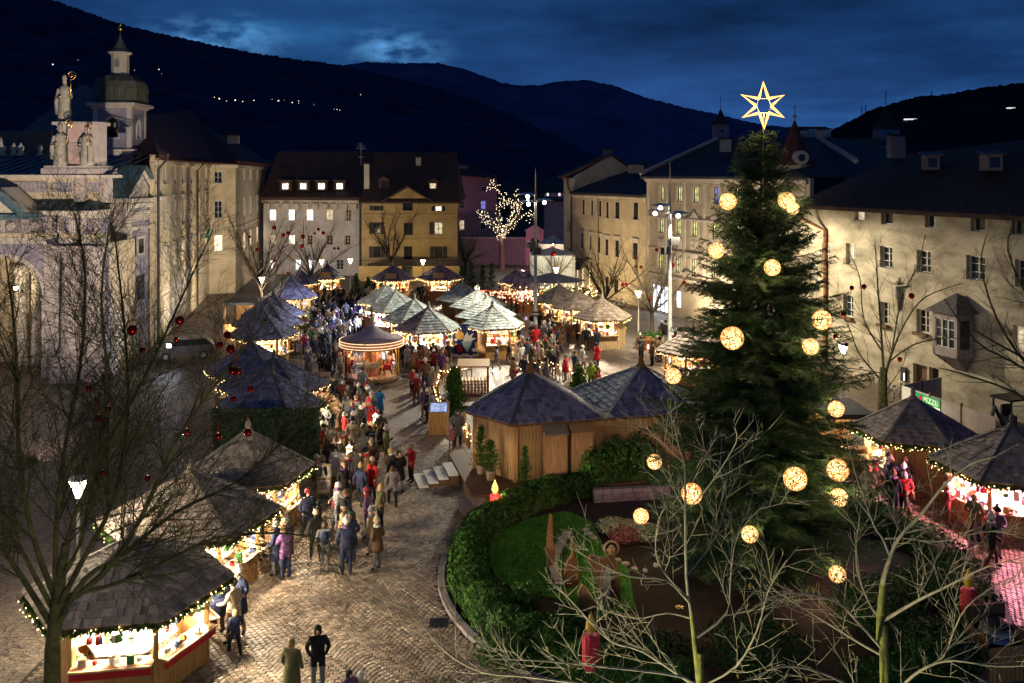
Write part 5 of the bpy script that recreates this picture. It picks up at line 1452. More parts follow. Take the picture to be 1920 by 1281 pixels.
for sgn in (-1, 1):
    q = MB(); q.lathe([(.24, -.12), (.22, .05), (.12, .12), (.15, .22), (.06, .42), (.01, .62)], 8, (sgn * 2.55, 0, za2)); q.build('finial', 'rust', t, True)
wl = [(-5.0, 0), (-3.75, -2.15), (3.75, -2.15), (5.0, 0), (3.75, 2.15), (-3.75, 2.15)]
bd_mesh = {}
for k in range(6):
    a, b_ = Vector((*wl[k], 0)), Vector((*wl[(k + 1) % 6], 0)); dv = b_ - a; an = math.atan2(dv.y, dv.x)
    if k in (0, 1, 2):
        n = max(1, round(dv.length / .145)); wd_ = dv.length / n
        q = MB(); q.box((0, .03, (ze2 - zd) / 2), (wd_ - .012, .05, ze2 - zd)); me = q.mesh('board', 'wood_orange')
        for i in range(n):
            p = a + dv * ((i + .5) / n); o = obj('board', me, t, (p.x, p.y, zd)); o.rotation_euler = (0, 0, an + random.uniform(-.01, .01)); o.location.x += random.uniform(-.004, .004)
        q = MB(); q.box(((a + b_) / 2 + Vector((0, 0, (ze2 + zd) / 2)) - Vector((-math.sin(an), math.cos(an), 0)) * -.08), (dv.length, .03, ze2 - zd), an); q.build('wall_lining', 'wood_dark', t)
    else:
        q = MB(); q.box((a + b_) / 2 + Vector((0, 0, (ze2 + zd) / 2)), (dv.length, .08, ze2 - zd), an); q.build('wall_panel', 'wood_orange', t)
for x, y in wl[:4]:
    q = MB(); q.box((x, y - .02, (ze2 + zd) / 2), (.17, .17, ze2 - zd + .02)); q.build('corner_post', 'wood_warm', t)
for k in (1,):
    q = MB(); q.box((0, -2.21, ze2 - .12), (7.4, .06, .16)); q.build('fascia', 'wood_warm', t)
# two cupboards built on the front wall
for i, x in enumerate((-2.15, -1.05)):
    q = MB(); q.box((x, -2.45, zd + .98), (.92, .42, 1.96)); o = q.build('cupboard', 'wood_orange', t)
    q = MB(); q.add([(x - .5, -2.82, zd + 1.98), (x + .5, -2.82, zd + 1.98), (x + .5, -2.2, zd + 2.32), (x - .5, -2.2, zd + 2.32), (x - .5, -2.82, zd + 1.93), (x + .5, -2.82, zd + 1.93), (x + .5, -2.2, zd + 2.27), (x - .5, -2.2, zd + 2.27)], [(0, 1, 2, 3), (7, 6, 5, 4), (0, 4, 5, 1), (0, 3, 7, 4), (1, 5, 6, 2)]); q.build('cupboard_lid', 'wood_grey' if i == 0 else 'wood_orange', o)
q = MB(); q.box((1.05, -2.2, 1.75), (.06, .04, .06)); q.build('wall_switch', 'metal_white', t)
light('hut_light', 'POINT', t, (-1, 1.0, 2.5), 120, (1, .8, .5), .1)
# deck with white-edged stairs and bench steps
dk = thing('deck', 'wooden deck under the double hut with pale stair treads at its left', 'deck', mid, ang2)
q = MB()
n = 15
for i in range(n): 
    q = MB(); q.box((-5.75 + .79 * i + .4, -.3, zd - .06), (.77, 6.0, .05)); q.build('deck_board', 'wood_dark', dk)
q = MB(); q.box((.2, -.3, (zd - .1) / 2), (11.8, 5.9, zd - .12)); q.build('deck_frame', 'wood_dark', dk)
for i in range(4):
    q = MB(); q.box((-6.0 - i * .42, .3, zd - .10 - i * .13), (.42, 1.7, .05)); q.build('stair_tread', 'white_cloth', dk)
    q = MB(); q.box((-5.95 - i * .42, .3, (zd - .13 - i * .13) / 2), (.40, 1.66, zd - .13 - i * .13)); q.build('stair_riser', 'wood_dark', dk)
for i in range(2):
    q = MB(); q.box((-5.55 - i * .5, -3.55 - i * .1, zd - .14 - i * .2), (.55, 1.5, .06)); q.build('bench_step', 'wood_grey', dk)
    q = MB(); q.box((-5.5 - i * .5, -3.55 - i * .1, (zd - .17 - i * .2) / 2), (.5, 1.4, zd - .17 - i * .2)); q.build('bench_step_riser', 'wood_dark', dk)
# ---------------------------------------------------------------- carousel
p = G(697, 717)
t = thing('carousel', 'round children carousel with purple canopy and three rings of light', 'carousel', p)
rr = 57 / F * p.y
q = MB()
for k in range(3):
    q = MB(); q.lathe([(rr * (1.0 - .1 * k), .16 * k), (rr * (1.0 - .1 * k), .16 * k + .15)], 40); q.build('step', ['wood_grey', 'wood_dark', 'wood_pale'][k], t)
q = MB(); q.lathe([(.62, .45), (.55, .7), (.5, 1.2), (.62, 1.7), (.5, 2.3), (.62, 2.6)], 14); q.build('centre_drum', mat('carousel_rose', (.50, .22, .17), .5, .3, 4), t, True)
for k in range(8):
    a = 2 * math.pi * (k + .5) / 8
    q = MB(); q.box((.57 * math.cos(a), .57 * math.sin(a), 1.5), (.03, .28, .9), a); q.build('mirror_panel', 'gold', t)
q = MB(); q.lathe([(rr * 1.0, 2.25), (rr * 1.03, 2.32), (rr * 1.04, 2.72), (rr * .99, 2.78), (rr * .97, 2.72), (rr * .93, 2.3)], 40); q.build('rim', 'carousel_rose', t, True)
q = MB(); q.lathe([(rr * 1.0, 2.74), (rr * .62, 2.98), (rr * .38, 3.2), (rr * .2, 3.42), (.12, 3.6), (.1, 4.0), (.02, 4.1)], 40); q.build('canopy', mat('canopy_purple', (.58, .43, .43), .7, .15, 3), t, True)
q = MB(); q.lathe([(.09, 3.5), (.07, 4.5), (.14, 4.55), (.05, 4.75), (.01, 4.9)], 8); q.build('canopy_pole', mat('pole_rose', (.45, .28, .22), .6), t, True)
for k, z in enumerate((2.38, 2.55, 2.72)):
    q = MB(); q.tube([(rr * 1.055 * math.cos(a), rr * 1.055 * math.sin(a), z) for a in [2 * math.pi * i / 56 for i in range(57)]], .02, 5); q.build('light_ring', 'ring_light', t)
hm = MB()
hm.tube([(-.38, 0, .55), (-.2, 0, .6), (.1, 0, .57), (.32, 0, .62)], [.12, .16, .15, .13], 8)
hm.tube([(.3, 0, .64), (.46, 0, .86), (.52, 0, 1.0)], [.12, .085, .075], 7); hm.tube([(.49, 0, 1.02), (.72, 0, .88)], [.08, .045], 7)
for x, y, x2, z2 in ((.28, .08, .48, .2), (.24, -.08, .42, .12), (-.32, .08, -.5, .12), (-.3, -.08, -.2, .08)): hm.tube([(x, y, .55), ((x + x2) / 2 + .05, y, .36), (x2, y, z2)], [.065, .045, .03], 6)
hm.tube([(-.42, 0, .62), (-.58, 0, .5), (-.6, 0, .28)], [.05, .05, .02], 6)
hm.box((0, 0, .74), (.3, .26, .06))
for k in range(9):
    a = 2 * math.pi * k / 9
    h_ = hm.mesh('carousel_horse', ['white_cloth', 'goods_cream', 'red_cloth'][k % 3], True)
    o = obj('carousel_horse', h_, t, (rr * .68 * math.cos(a), rr * .68 * math.sin(a), .62 + .12 * math.sin(3 * a))); o.rotation_euler = (0, 0, a + R(90))
    q = MB(); q.tube([(0, 0, -.2), (0, 0, 1.9)], .022, 6); q.build('horse_pole', 'gold', o)
for k in range(9):
    a = 2 * math.pi * (k + .5) / 9
    q = MB(); q.tube([(rr * .9 * math.cos(a), rr * .9 * math.sin(a), .3), (rr * .9 * math.cos(a), rr * .9 * math.sin(a), 2.4)], .03, 6); q.build('canopy_post', 'gold', t)
q = MB(); bulbs(q, [(rr * .75 * math.cos(a), rr * .75 * math.sin(a), 2.28) for a in [2 * math.pi * i / 24 for i in range(24)]], .045); q.build('canopy_bulbs', 'bulb_white', t, kind='stuff')
light('carousel_light', 'POINT', t, (.95, -.4, 2.05), 55, (1, .72, .52), .2); light('carousel_light', 'POINT', t, (-.95, -.4, 2.05), 55, (1, .72, .52), .2)
# ================================================================== TREES
def branch(mb, p, dv, ln, rad, n, rnd, bend=.25, up=.0, sides=4, end=.35):
    pts, rs = [Vector(p)], [rad]
    d = Vector(dv).normalized()
    for i in range(n):
        d = (d + Vector((rnd.gauss(0, bend), rnd.gauss(0, bend), rnd.gauss(0, bend) + up)) * .5).normalized()
        pts.append(pts[-1] + d * ln / n); rs.append(rad * (1 - (1 - end) * (i + 1) / n))
    mb.tube(pts, rs, sides, cap=False)
    return pts, rs, d
def twigs(mb, pts, rs, level, rnd, spec, leafpts=None):
    """recursive side shoots along a polyline; spec[level] = (count per metre, length, radius factor, sides, angle)"""
    if level >= len(spec): return
    dens, ln, rf, sides, ang = spec[level]
    seg = [(pts[i], pts[i + 1], rs[i], rs[i + 1]) for i in range(len(pts) - 1)]
    tot = sum((b_ - a).length for a, b_, _, _ in seg)
    acc = 0
    for i, (a, b_, ra, rb) in enumerate(seg):
        L_ = (b_ - a).length
        n = dens * L_; n = int(n) + (1 if rnd.random() < n % 1 else 0)
        dv = (b_ - a).normalized()
        for k in range(n):
            t = rnd.random(); p = a + (b_ - a) * t; r = (ra + (rb - ra) * t)
            fr = (acc + L_ * t) / tot
            if level == 0 and fr < .18: continue
            sd = dv.cross(Vector((rnd.gauss(0, 1), rnd.gauss(0, 1), rnd.gauss(0, 1)))).normalized()
            nd = (dv * math.cos(ang) + sd * math.sin(ang) + Vector((0, 0, .12))).normalized()
            l2 = ln * rnd.uniform(.55, 1.3) * (1.15 - .5 * fr)
            q, qr, _ = branch(mb, p, nd, l2, max(.004, r * rf), 4 if level < 2 else 3, rnd, BEND, .03, sides)
            twigs(mb, q, qr, level + 1, rnd, spec, leafpts)
            if leafpts is not None and rnd.random() < .02: leafpts.append(q[-1])
        acc += L_
BEND = .22
def px_line(pts, d0, d1):
    """limb read off the photo in pixels, running from depth d0 to d1"""
    n = len(pts)
    return [W(x, y, d0 + (d1 - d0) * i / max(1, n - 1)) for i, (x, y) in enumerate(pts)]
def smooth(pts, k=3):
    out = []
    P = [Vector(p) for p in pts]
    for i in range(len(P) - 1):
        p0, p1, p2, p3 = P[max(i - 1, 0)], P[i], P[i + 1], P[min(i + 2, len(P) - 1)]
        for j in range(k):
            t = j / k
            out.append(.5 * ((2 * p1) + (p2 - p0) * t + (2 * p0 - 5 * p1 + 4 * p2 - p3) * t * t + (3 * p1 - p0 - 3 * p2 + p3) * t ** 3))
    out.append(P[-1])
    return out
def limb_tree(label, base, trunk, limbs, spec, barkm, twigm, rnd, leaves=0):
    """trunk, limbs: (points, r0, r1); children twigs grow along every limb"""
    t = thing('bare_tree', label, 'tree', base, group=None)
    o = Vector(base)
    m = MB()
    for pts, r0, r1 in trunk:
        P = smooth(pts); m.tube([p - o for p in P], [r0 + (r1 - r0) * i / (len(P) - 1) for i in range(len(P))], 9, cap=False)
    m.build('trunk', barkm, t, True)
    m = MB(); tips = [] if leaves else None
    for pts, r0, r1 in limbs:
        P = [p - o for p in smooth(pts)]; rs = [r0 + (r1 - r0) * i / (len(P) - 1) for i in range(len(P))]
        m.tube(P, rs, 6, cap=False)
        twigs(m, P, rs, 0, rnd, spec, tips)
    m.build('crown', twigm, t, True)
    if leaves:
        rnd.shuffle(tips)
        for p in tips[:leaves]:
            lm = MB(); s = .028; lm.add([p, p + Vector((s * .6, .01, -s)), p + Vector((.01, 0, -2.4 * s)), p + Vector((-s * .5, 0, -s))], [(0, 1, 2, 3)]); lm.build('leaf', 'leaf_yellow', t)
    return t
rnd = random.Random(11)
# --- big bare tree at the lower left, hung with red baubles
d = 16.0
base = W(98, 1281, d); base.z = 0
tr = [([base, W(98, 1281, d), W(100, 1190, d), W(108, 1110, d), W(122, 1020, d)], .17, .06)]
fork = W(108, 1130, d)
LM = []
def L1(px, d1, r0=.12, r1=.012): LM.append(([W(101 + rnd.uniform(-4, 10), rnd.uniform(1090, 1195), d)] + px_line(px, d, d1), r0 * .48, r1))
L1([(150, 1060), (215, 930), (240, 760), (232, 600), (215, 440)], 17.5, .13)
L1([(60, 1000), (35, 850), (30, 650), (10, 480)], 15.2, .12)
L1([(105, 1000), (120, 850), (150, 690), (160, 520), (140, 400)], 16.4, .12)
L1([(190, 1080), (260, 980), (330, 830), (420, 700), (500, 600)], 15.4, .13)
L1([(160, 1085), (230, 1040), (330, 960), (450, 900), (560, 800), (620, 745)], 16.6, .12)
L1([(200, 1100), (290, 1065), (400, 1010), (520, 1000), (600, 1010)], 14.6, .09)
L1([(40, 1080), (-20, 990), (-70, 860), (-90, 700)], 16.5, .12)
L1([(150, 1020), (190, 860), (275, 700), (340, 560), (400, 430)], 18, .11)
L1([(130, 1000), (175, 880), (200, 720), (190, 560), (205, 420)], 14.8, .10)
L1([(50, 1050), (0, 940), (-30, 760), (-10, 560)], 14.5, .10)
limb_tree('large bare dark tree hung with red baubles in the lower left corner', base, tr, LM, [(6.4, 1.6, .36, 4, .7), (7.0, .8, .45, 3, .7), (6.4, .42, .6, 3, .8)], 'bark', 'bark', rnd, 14)
BEND = .11
# --- pale-twigged trees at the lower right, close to the window we look out of
rnd = random.Random(23)
d = 10.0
base = W(1659, 1281, d); base.z = 0
LM = []
def L2(px, d0, d1, r0, r1=.005): LM.append((px_line(px, d0, d1), r0 * .55, r1 * .8))
S1 = [(1659, 1281), (1650, 1205), (1655, 1100), (1665, 1059), (1685, 1010), (1730, 961), (1775, 905), (1824, 868), (1869, 856)]
L2(S1[2:], d, 9.2, .045, .008)
L2([(1670, 1045), (1655, 1010), (1640, 988), (1616, 924), (1599, 868), (1605, 834)], d, 10.8, .026)
L2([(1693, 1002), (1678, 976), (1680, 924), (1702, 903)], 9.8, 10.5, .02)
L2([(1655, 1165), (1719, 1127), (1775, 1100), (1851, 1063), (1960, 1036)], d, 8.6, .034)
L2([(1650, 1213), (1610, 1168), (1565, 1127), (1475, 1112), (1411, 1138)], d, 9.0, .03)
L2([(1652, 1228), (1610, 1205), (1550, 1168), (1501, 1138), (1437, 1097)], d, 10.8, .028)
L2([(1652, 1160), (1633, 1138), (1610, 1082), (1605, 1044), (1607, 1006), (1618, 924)], d, 10.4, .024)
L2([(1662, 1330), (1697, 1281), (1738, 1251), (1787, 1239), (1869, 1250), (1950, 1247)], d, 8.8, .035)
L2([(1720, 1262), (1768, 1232), (1786, 1190), (1813, 1138), (1880, 1090), (1950, 1070)], 9.7, 9.0, .02)
L2([(1660, 1320), (1600, 1290), (1540, 1262), (1470, 1250), (1400, 1275)], d, 9.0, .03)
L2([(1660, 1010), (1700, 1010), (1760, 1016), (1830, 1000), (1920, 990)], 9.9, 9.2, .018)
limb_tree('pale-twigged bare tree with mossy stem at the lower right', base, [([base] + px_line(S1[:4], d, d), .06, .028)], LM, [(5.4, .75, .32, 4, .7), (5.6, .34, .5, 3, .75), (5, .15, .7, 3, .8)], 'bark_moss', 'twig_pale', rnd, 26)
rnd = random.Random(29)
d = 9.6
base = W(1310, 1281, d); base.z = 0
LM = []
S2 = [(1312, 1330), (1310, 1281), (1296, 1150), (1287, 1081), (1285, 943), (1284, 874), (1272, 835), (1262, 790)]
L2(S2[2:], d, 9.9, .036, .006)
L2([(1292, 1122), (1251, 1081), (1230, 1040), (1234, 978), (1251, 947)], d, 9.0, .02)
L2([(1292, 1130), (1248, 1088), (1179, 1081), (1110, 1050), (1075, 1026)], d, 8.8, .022)
L2([(1308, 1290), (1206, 1222), (1144, 1202), (1086, 1143), (1044, 1098)], d, 9.2, .03)
L2([(1310, 1300), (1282, 1270), (1127, 1250), (1013, 1239), (917, 1236)], d, 8.4, .028)
L2([(1150, 1290), (996, 1270), (903, 1260), (834, 1222), (786, 1165)], 9.2, 8.6, .022)
L2([(1285, 960), (1330, 910), (1380, 830), (1375, 800)], d, 9.2, .016)
L2([(1287, 1081), (1340, 1010), (1362, 930), (1350, 880)], d, 10.3, .018)
L2([(1300, 1200), (1362, 1150), (1370, 1080), (1385, 1000), (1440, 940)], d, 9.8, .024)
L2([(1310, 1290), (1380, 1250), (1420, 1180), (1440, 1110), (1475, 1050)], d, 9.0, .024)
L2([(1284, 870), (1240, 830), (1205, 795)], d, 9.3, .012)
L2([(1296, 1160), (1250, 1150), (1190, 1160), (1120, 1140)], d, 10.1, .018)
limb_tree('slender pale bare tree left of the mossy stem at the bottom edge', base, [([base] + px_line(S2[:3], d, d), .05, .022)], LM, [(5.4, .75, .32, 4, .7), (5.6, .34, .5, 3, .75), (5, .15, .7, 3, .8)], 'bark_moss', 'twig_pale', rnd, 14)
BEND = .2
# --- tree in front of the old house
rnd = random.Random(31)
d = 50.0; base = W(1656, 770, d); base.z = 0
LM = []
L2([(1658, 712), (1672, 662), (1700, 600), (1737, 556), (1806, 531)], d, 48, .14, .02)
L2([(1657, 700), (1652, 619), (1645, 525), (1640, 447)], d, 51, .14, .02)
L2([(1665, 680), (1712, 647), (1775, 634), (1830, 640)], d, 47, .09, .02)
L2([(1654, 715), (1612, 665), (1594, 619), (1570, 560)], d, 51, .10, .02)
L2([(1655, 660), (1620, 600), (1612, 520), (1590, 470)], d, 49, .09, .02)
L2([(1672, 662), (1690, 560), (1720, 500), (1735, 440)], d, 50.5, .09, .02)
L2([(1654, 700), (1590, 690), (1540, 690)], d, 49, .07, .02)
L2([(1656, 740), (1690, 690), (1700, 660)], d, 49, .05, .02)
limb_tree('bare tree with a few baubles before the lit wall of the old house', base, [([base, W(1655, 740, d), W(1657, 690, d)], .30, .2)], LM, [(2.6, 1.7, .4, 4, .7), (3.2, .85, .5, 3, .75), (3.0, .4, .6, 3, .8)], 'bark', 'bark', rnd)
# --- twigs reaching in from the right edge
rnd = random.Random(37)
d = 25.0; base = W(2010, 900, d); base.z = 0
LM = []
for q in ([(2005, 760), (1930, 690), (1870, 600), (1840, 500), (1850, 440)], [(2005, 740), (1900, 680), (1830, 640), (1770, 560)], [(2010, 800), (1900, 735), (1800, 700), (1760, 690)], [(2010, 640), (1930, 560), (1890, 470), (1900, 420)], [(2008, 720), (1880, 650), (1810, 610)]): L2(q, d, 24, .08, .012)
limb_tree('bare tree whose twigs reach in from the right edge', base, [([base, W(2010, 850, d), W(2008, 640, d)], .22, .12)], LM, [(2.8, 1.1, .4, 4, .7), (4.2, .55, .5, 3, .75), (3, .3, .6, 3, .8)], 'bark', 'bark', rnd)
# --- bare trees farther back
def far_tree(label, px, d, ytop, spread, seed, n=8, lit=False, barkm='bark_far'):
    rn = random.Random(seed)
    base = G(px, HY + H * F / d); ht = H - (ytop - HY) / F * d
    t = thing('bare_tree', label, 'tree', base)
    m = MB(); fk = ht * rn.uniform(.26, .34)
    m.tube([(0, 0, 0), (rn.uniform(-.1, .1), 0, fk * .5), (rn.uniform(-.15, .15), 0, fk)], [.2, .16, .14], 7); m.build('trunk', barkm, t, True)
    m = MB()
    for k in range(n):
        a = 2 * math.pi * (k + rn.random() * .6) / n; el = rn.uniform(.6, 1.25)
        dv = Vector((math.cos(a) * math.cos(el), math.sin(a) * math.cos(el) * .8, math.sin(el)))
        q, r, _ = branch(m, (0, 0, fk * rn.uniform(.8, 1.02)), dv, (ht - fk) * rn.uniform(.85, 1.12) * (spread if el < .9 else 1), .085, 6, rn, .22, .03, 5, .2)
        twigs(m, q, r, 0, rn, [(3.2, 1.45, .45, 3, .65), (3.4, .8, .55, 3, .75), (2.6, .45, .7, 3, .8)])
    m.build('crown', barkm, t, True)
    return t
far_tree('bare tree hung with red baubles before the palace corner', 490, 84, 385, 1.15, 3, 10)
far_tree('smaller bare tree with baubles before the white house', 583, 96, 410, 1.0, 4, 9)
far_tree('bare tree before the middle of the yellow house', 733, 103, 372, 1.05, 5, 9)
far_tree('bare tree before the cream house wall', 1133, 80, 440, .95, 8, 9)
far_tree('bare tree in a planter near the second mast', 1224, 71.5, 440, .95, 9, 9)
far_tree('small bare tree between the white tents and the mast', 1040, 93, 452, .9, 10, 7)
far_tree('bare tree at the foot of the garden wall on the left', 872, 118, 430, .9, 12, 7)
far_tree('tall brownish bare tree behind the garden wall', 960, 150, 305, 1.2, 13, 10)
far_tree('dark tree crown behind the street end house', 1035, 165, 312, 1.2, 14, 10)
# --- the tree wrapped in lights
d = 125; base = W(941, 478, d); base.z = 0
t = thing('lit_tree', 'tree with limbs tightly wrapped in white fairy lights by the garden wall', 'tree', base)
m = MB(); m.tube([(0, 0, 0), (0, 0, 1.8), W(940, 444, d) - base], [.45, .36, .32], 8); m.build('trunk', 'bark_far', t, True)
rn = random.Random(17); m = MB(); bl = MB()
for q in ([(940, 446), (921, 420), (908, 405), (899, 398)], [(940, 446), (936, 425), (935, 400), (943, 368), (930, 352), (915, 349), (928, 343)], [(942, 446), (958, 425), (969, 408), (975, 385), (977, 371)], [(942, 440), (955, 415), (968, 398), (960, 382), (945, 380)], [(945, 436), (975, 405), (990, 400), (998, 412)], [(938, 440), (918, 416), (902, 404)], [(960, 420), (966, 390), (968, 358)]):
    P = [p - base for p in smooth([W(x, y, d + rn.uniform(-1, 1)) for x, y in q])]; m.tube(P, [.22 - .17 * i / len(P) for i in range(len(P))], 6)
    twigs(m, P, [.1] * len(P), 0, rn, [(1.6, 1.6, .45, 3, .7), (1.6, .8, .5, 3, .8)])
    bulbs(bl, [p + Vector((rn.gauss(0, .3), rn.gauss(0, .3), rn.gauss(0, .3))) for p in polyline(P, .10)], .045)
m.build('crown', 'bark_far', t, True); bl.build('fairy_lights', 'bulb_white', t, kind='stuff')
light('tree_glow', 'POINT', t, (0, -1.2, 4.5), 260, (1, .8, .55), .6)
# ================================================================== THE BIG SPRUCE
rn = random.Random(41)
SB = Vector((8.1, 29.4, 0)); STOP = H + (HY - 238) / F * 29.4
t = thing('christmas_spruce', 'tall decorated Christmas spruce with glowing wicker globes and a lit star', 'tree', SB)
m = MB(); m.tube([(0, 0, 0), (.03, 0, 5), (0, 0, 10), (0, 0, STOP)], [.26, .19, .1, .02], 9); m.build('trunk', 'bark', t, True)
prof = [(0.6, 3.4), (1.6, 3.65), (3.1, 3.6), (6.5, 3.1), (8.5, 2.5), (10.4, 1.9), (12.0, 1.3), (13.0, .92), (13.8, .55), (STOP, .08)]
def srad(z):
    for (a, ra), (b_, rb) in zip(prof[:-1], prof[1:]):
        if z <= b_: return ra + (rb - ra) * max(0, (z - a)) / (b_ - a)
    return .1
m = MB()
def needles(p, q, r, w_):
    """a twig as a brush of needle blades"""
    dv = q - p; L_ = dv.length
    if L_ < .01: return
    dv = dv / L_; sd = dv.cross(Vector((0, 0, 1)))
    sd = sd.normalized() if sd.length > .05 else Vector((1, 0, 0)); up = sd.cross(dv)
    n = max(2, int(L_ / .066)); rv = rn.random()
    vs, fs = [], []
    for i in range(n):
        c = p + dv * (L_ * (i + .2) / n)
        for s_, u_ in ((1, .15), (-1, .15), (.35, .9), (-.4, .8)):
            tip = c + (sd * s_ + up * u_).normalized() * w_ * rn.uniform(.75, 1.2) + dv * w_ * .8
            o = len(vs); vs += [c - dv * .016, c + dv * .016, tip]; fs.append((o, o + 1, o + 2))
    m.add(vs, fs, 0, rv)
z = .75; lev = 0
while z < STOP - .25:
    z_lev = z; Rz = srad(z); nb = 11 if z < 9 else (9 if z < 12 else 6)
    off = rn.random() * 6.28
    for k in range(nb):
        a = off + 2 * math.pi * k / nb + rn.uniform(-.35, .35)
        z = z_lev + rn.uniform(-.2, .2); Rz = srad(z)
        L_ = Rz * rn.uniform(.62, 1.12)
        if rn.random() < .06: L_ *= 1.14
        top = min(1, max(0, (z - 8) / 6))
        el = -.30 + .85 * top + rn.uniform(-.22, .22)
        dirh = Vector((math.cos(a), math.sin(a), 0))
        pts = []
        for i in range(7):
            f = i / 6
            pts.append(Vector((0, 0, z)) + dirh * L_ * f + Vector((0, 0, L_ * (math.sin(el) * f + .26 * f * f * (1 - top * .4)))))
        m.tube(pts, [.028 * (1 - .8 * i / 6) for i in range(7)], 3, cap=False)
        sdv = Vector((-dirh.y, dirh.x, 0))
        step = .105; s = .18 * L_
        while s < L_:
            f = s / L_; i = min(5, int(f * 6)); p = pts[i] + (pts[i + 1] - pts[i]) * (f * 6 - i)
            for sg in (-1, 1):
                tl = (.12 + .52 * (1 - f) * min(1, L_ / 2.2) + .10) * rn.uniform(.7, 1.25)
                q = p + (dirh * .75 + sdv * sg * .8 + Vector((0, 0, rn.uniform(-.75, .18)))).normalized() * tl
                needles(p, q, .01, .075)
                if tl > .3:
                    mid_ = p + (q - p) * .5
                    needles(mid_, mid_ + (dirh * .9 + sdv * sg * .15 + Vector((0, 0, rn.uniform(-1.0, .15)))).normalized() * tl * .55, .01, .07)
            s += step
        needles(pts[5], pts[6] + dirh * .08, .01, .08)
    z = z_lev + (.19 if z_lev < 9 else .16)
    lev += 1
m.build('crown', 'needle', t)
# star
st = W(1431, 197, 29.3); s = thing('star', 'six-pointed star outlined in glowing tubes on top of the spruce', 'star', st)
k = 29.3 / F
outer = [(1431, 155), (1469, 179), (1469, 220), (1433, 241), (1393, 220), (1391, 178)]
inner = [(1441, 185), (1446, 199), (1441, 212), (1424, 212), (1418, 199), (1423, 185)]
op = [Vector(((x - 1431) * k, 0, (197 - y) * k)) for x, y in outer]; ip = [Vector(((x - 1431) * k, 0, (197 - y) * k)) for x, y in inner]
for i in range(6):
    q = MB(); q.tube([ip[i - 1], op[i], ip[i]], .05, 6); q.build('star_point', 'star_tube', s)
q = MB(); q.tube(ip + [ip[0]], .008, 5); q.tube([ip[2] * .5 + ip[3] * .5, Vector((0, 0, -2.6))], .012, 5); q.tube([(0, .04, -.7), (0, .04, -5.5)], .02, 5); q.build('star_frame', 'metal_grey', s)
light('star_light', 'POINT', s, (0, -.25, -.1), 170, (1, .60, .22), .4)
# glowing wicker globes
gl = [(1365, 378, 16), (1475, 376, 16), (1487, 391, 12), (1343, 470, 15), (1448, 502, 15.5), (1373, 634, 21.5), (1541, 600, 18), (1520, 650, 15.5), (1262, 705, 15), (1568, 767, 15), (1491, 898, 21.5), (1571, 882, 20), (1573, 933, 16.5), (1227, 866, 14), (1297, 926, 19.5), (1202, 968, 14.5), (1406, 1002, 15.5), (1570, 1077, 15.5), (1275, 1155, 18.5)]
where = ['top left of the spruce', 'top right of the spruce', 'just below its larger neighbour at the top right', 'on the upper left edge of the spruce', 'on the upper middle of the spruce', 'left of the middle of the spruce, the largest there', 'on the right edge half hidden by twigs', 'below the half hidden one on the right edge', 'before the double hut roof', 'low on the right above the stall roof', 'right of the middle near the bottom, very large', 'beside the people on the right, cut by twigs', 'below the one beside the people on the right', 'before the double hut wall', 'above the heather bed, large', 'beside the heather bed, lowest left of its group', 'in the lower middle of the spruce', 'low on the right among pale twigs', 'lowest of all behind the pale stem']
def globe_mesh(seed):
    r_ = random.Random(seed); q = MB(); e = MB()
    for i in range(26):
        ax = Vector((r_.gauss(0, 1), r_.gauss(0, 1), r_.gauss(0, 1))).normalized(); u = ax.orthogonal().normalized(); v = ax.cross(u); off = r_.uniform(-.45, .45); rr_ = math.sqrt(1 - off * off)
        q.tube([ax * off + (u * math.cos(a) + v * math.sin(a)) * rr_ for a in [2 * math.pi * j / 16 for j in range(17)]], .018, 3, cap=False)
    pts = []
    for i in range(190):
        v = Vector((r_.gauss(0, 1), r_.gauss(0, 1), r_.gauss(0, 1))).normalized(); pts.append(v * .97 * r_.random() ** .33)
    bulbs(e, pts, .038)
    return q.mesh('wicker_shell', emit('wicker_lit', (1, .55, .18), .42)), e.mesh('globe_bulbs', emit('globe_bulb', (1, .74, .34), 8))
gms = [globe_mesh(i) for i in range(4)]
for i, (x, y, r_) in enumerate(gl):
    z_ = H - (y - HY) / F * 27.5; rad = srad(max(.8, z_)) 
    dxp = (x - (960 + SB.x / 29.4 * F)) / F * 28; 
    dep = SB.y - math.sqrt(max(.1, (rad * 1.0) ** 2 - dxp ** 2)) if abs(dxp) < rad else SB.y - .2
    p = W(x, y, dep); s_ = r_ / F * dep
    g = thing('light_globe', 'glowing wicker globe ' + where[i], 'lamp', p, 0, 'light globes on the spruce'); g.scale = (s_, s_, s_)
    o = obj('wicker_shell', gms[i % 4][0], g); o2 = obj('globe_bulbs', gms[i % 4][1], g); o.rotation_euler = o2.rotation_euler = (i * .5, 0, i * .7); o2['kind'] = 'stuff'
    light('globe_light', 'POINT', g, (0, 1.35, .2), 60, (1, .68, .30), .1)
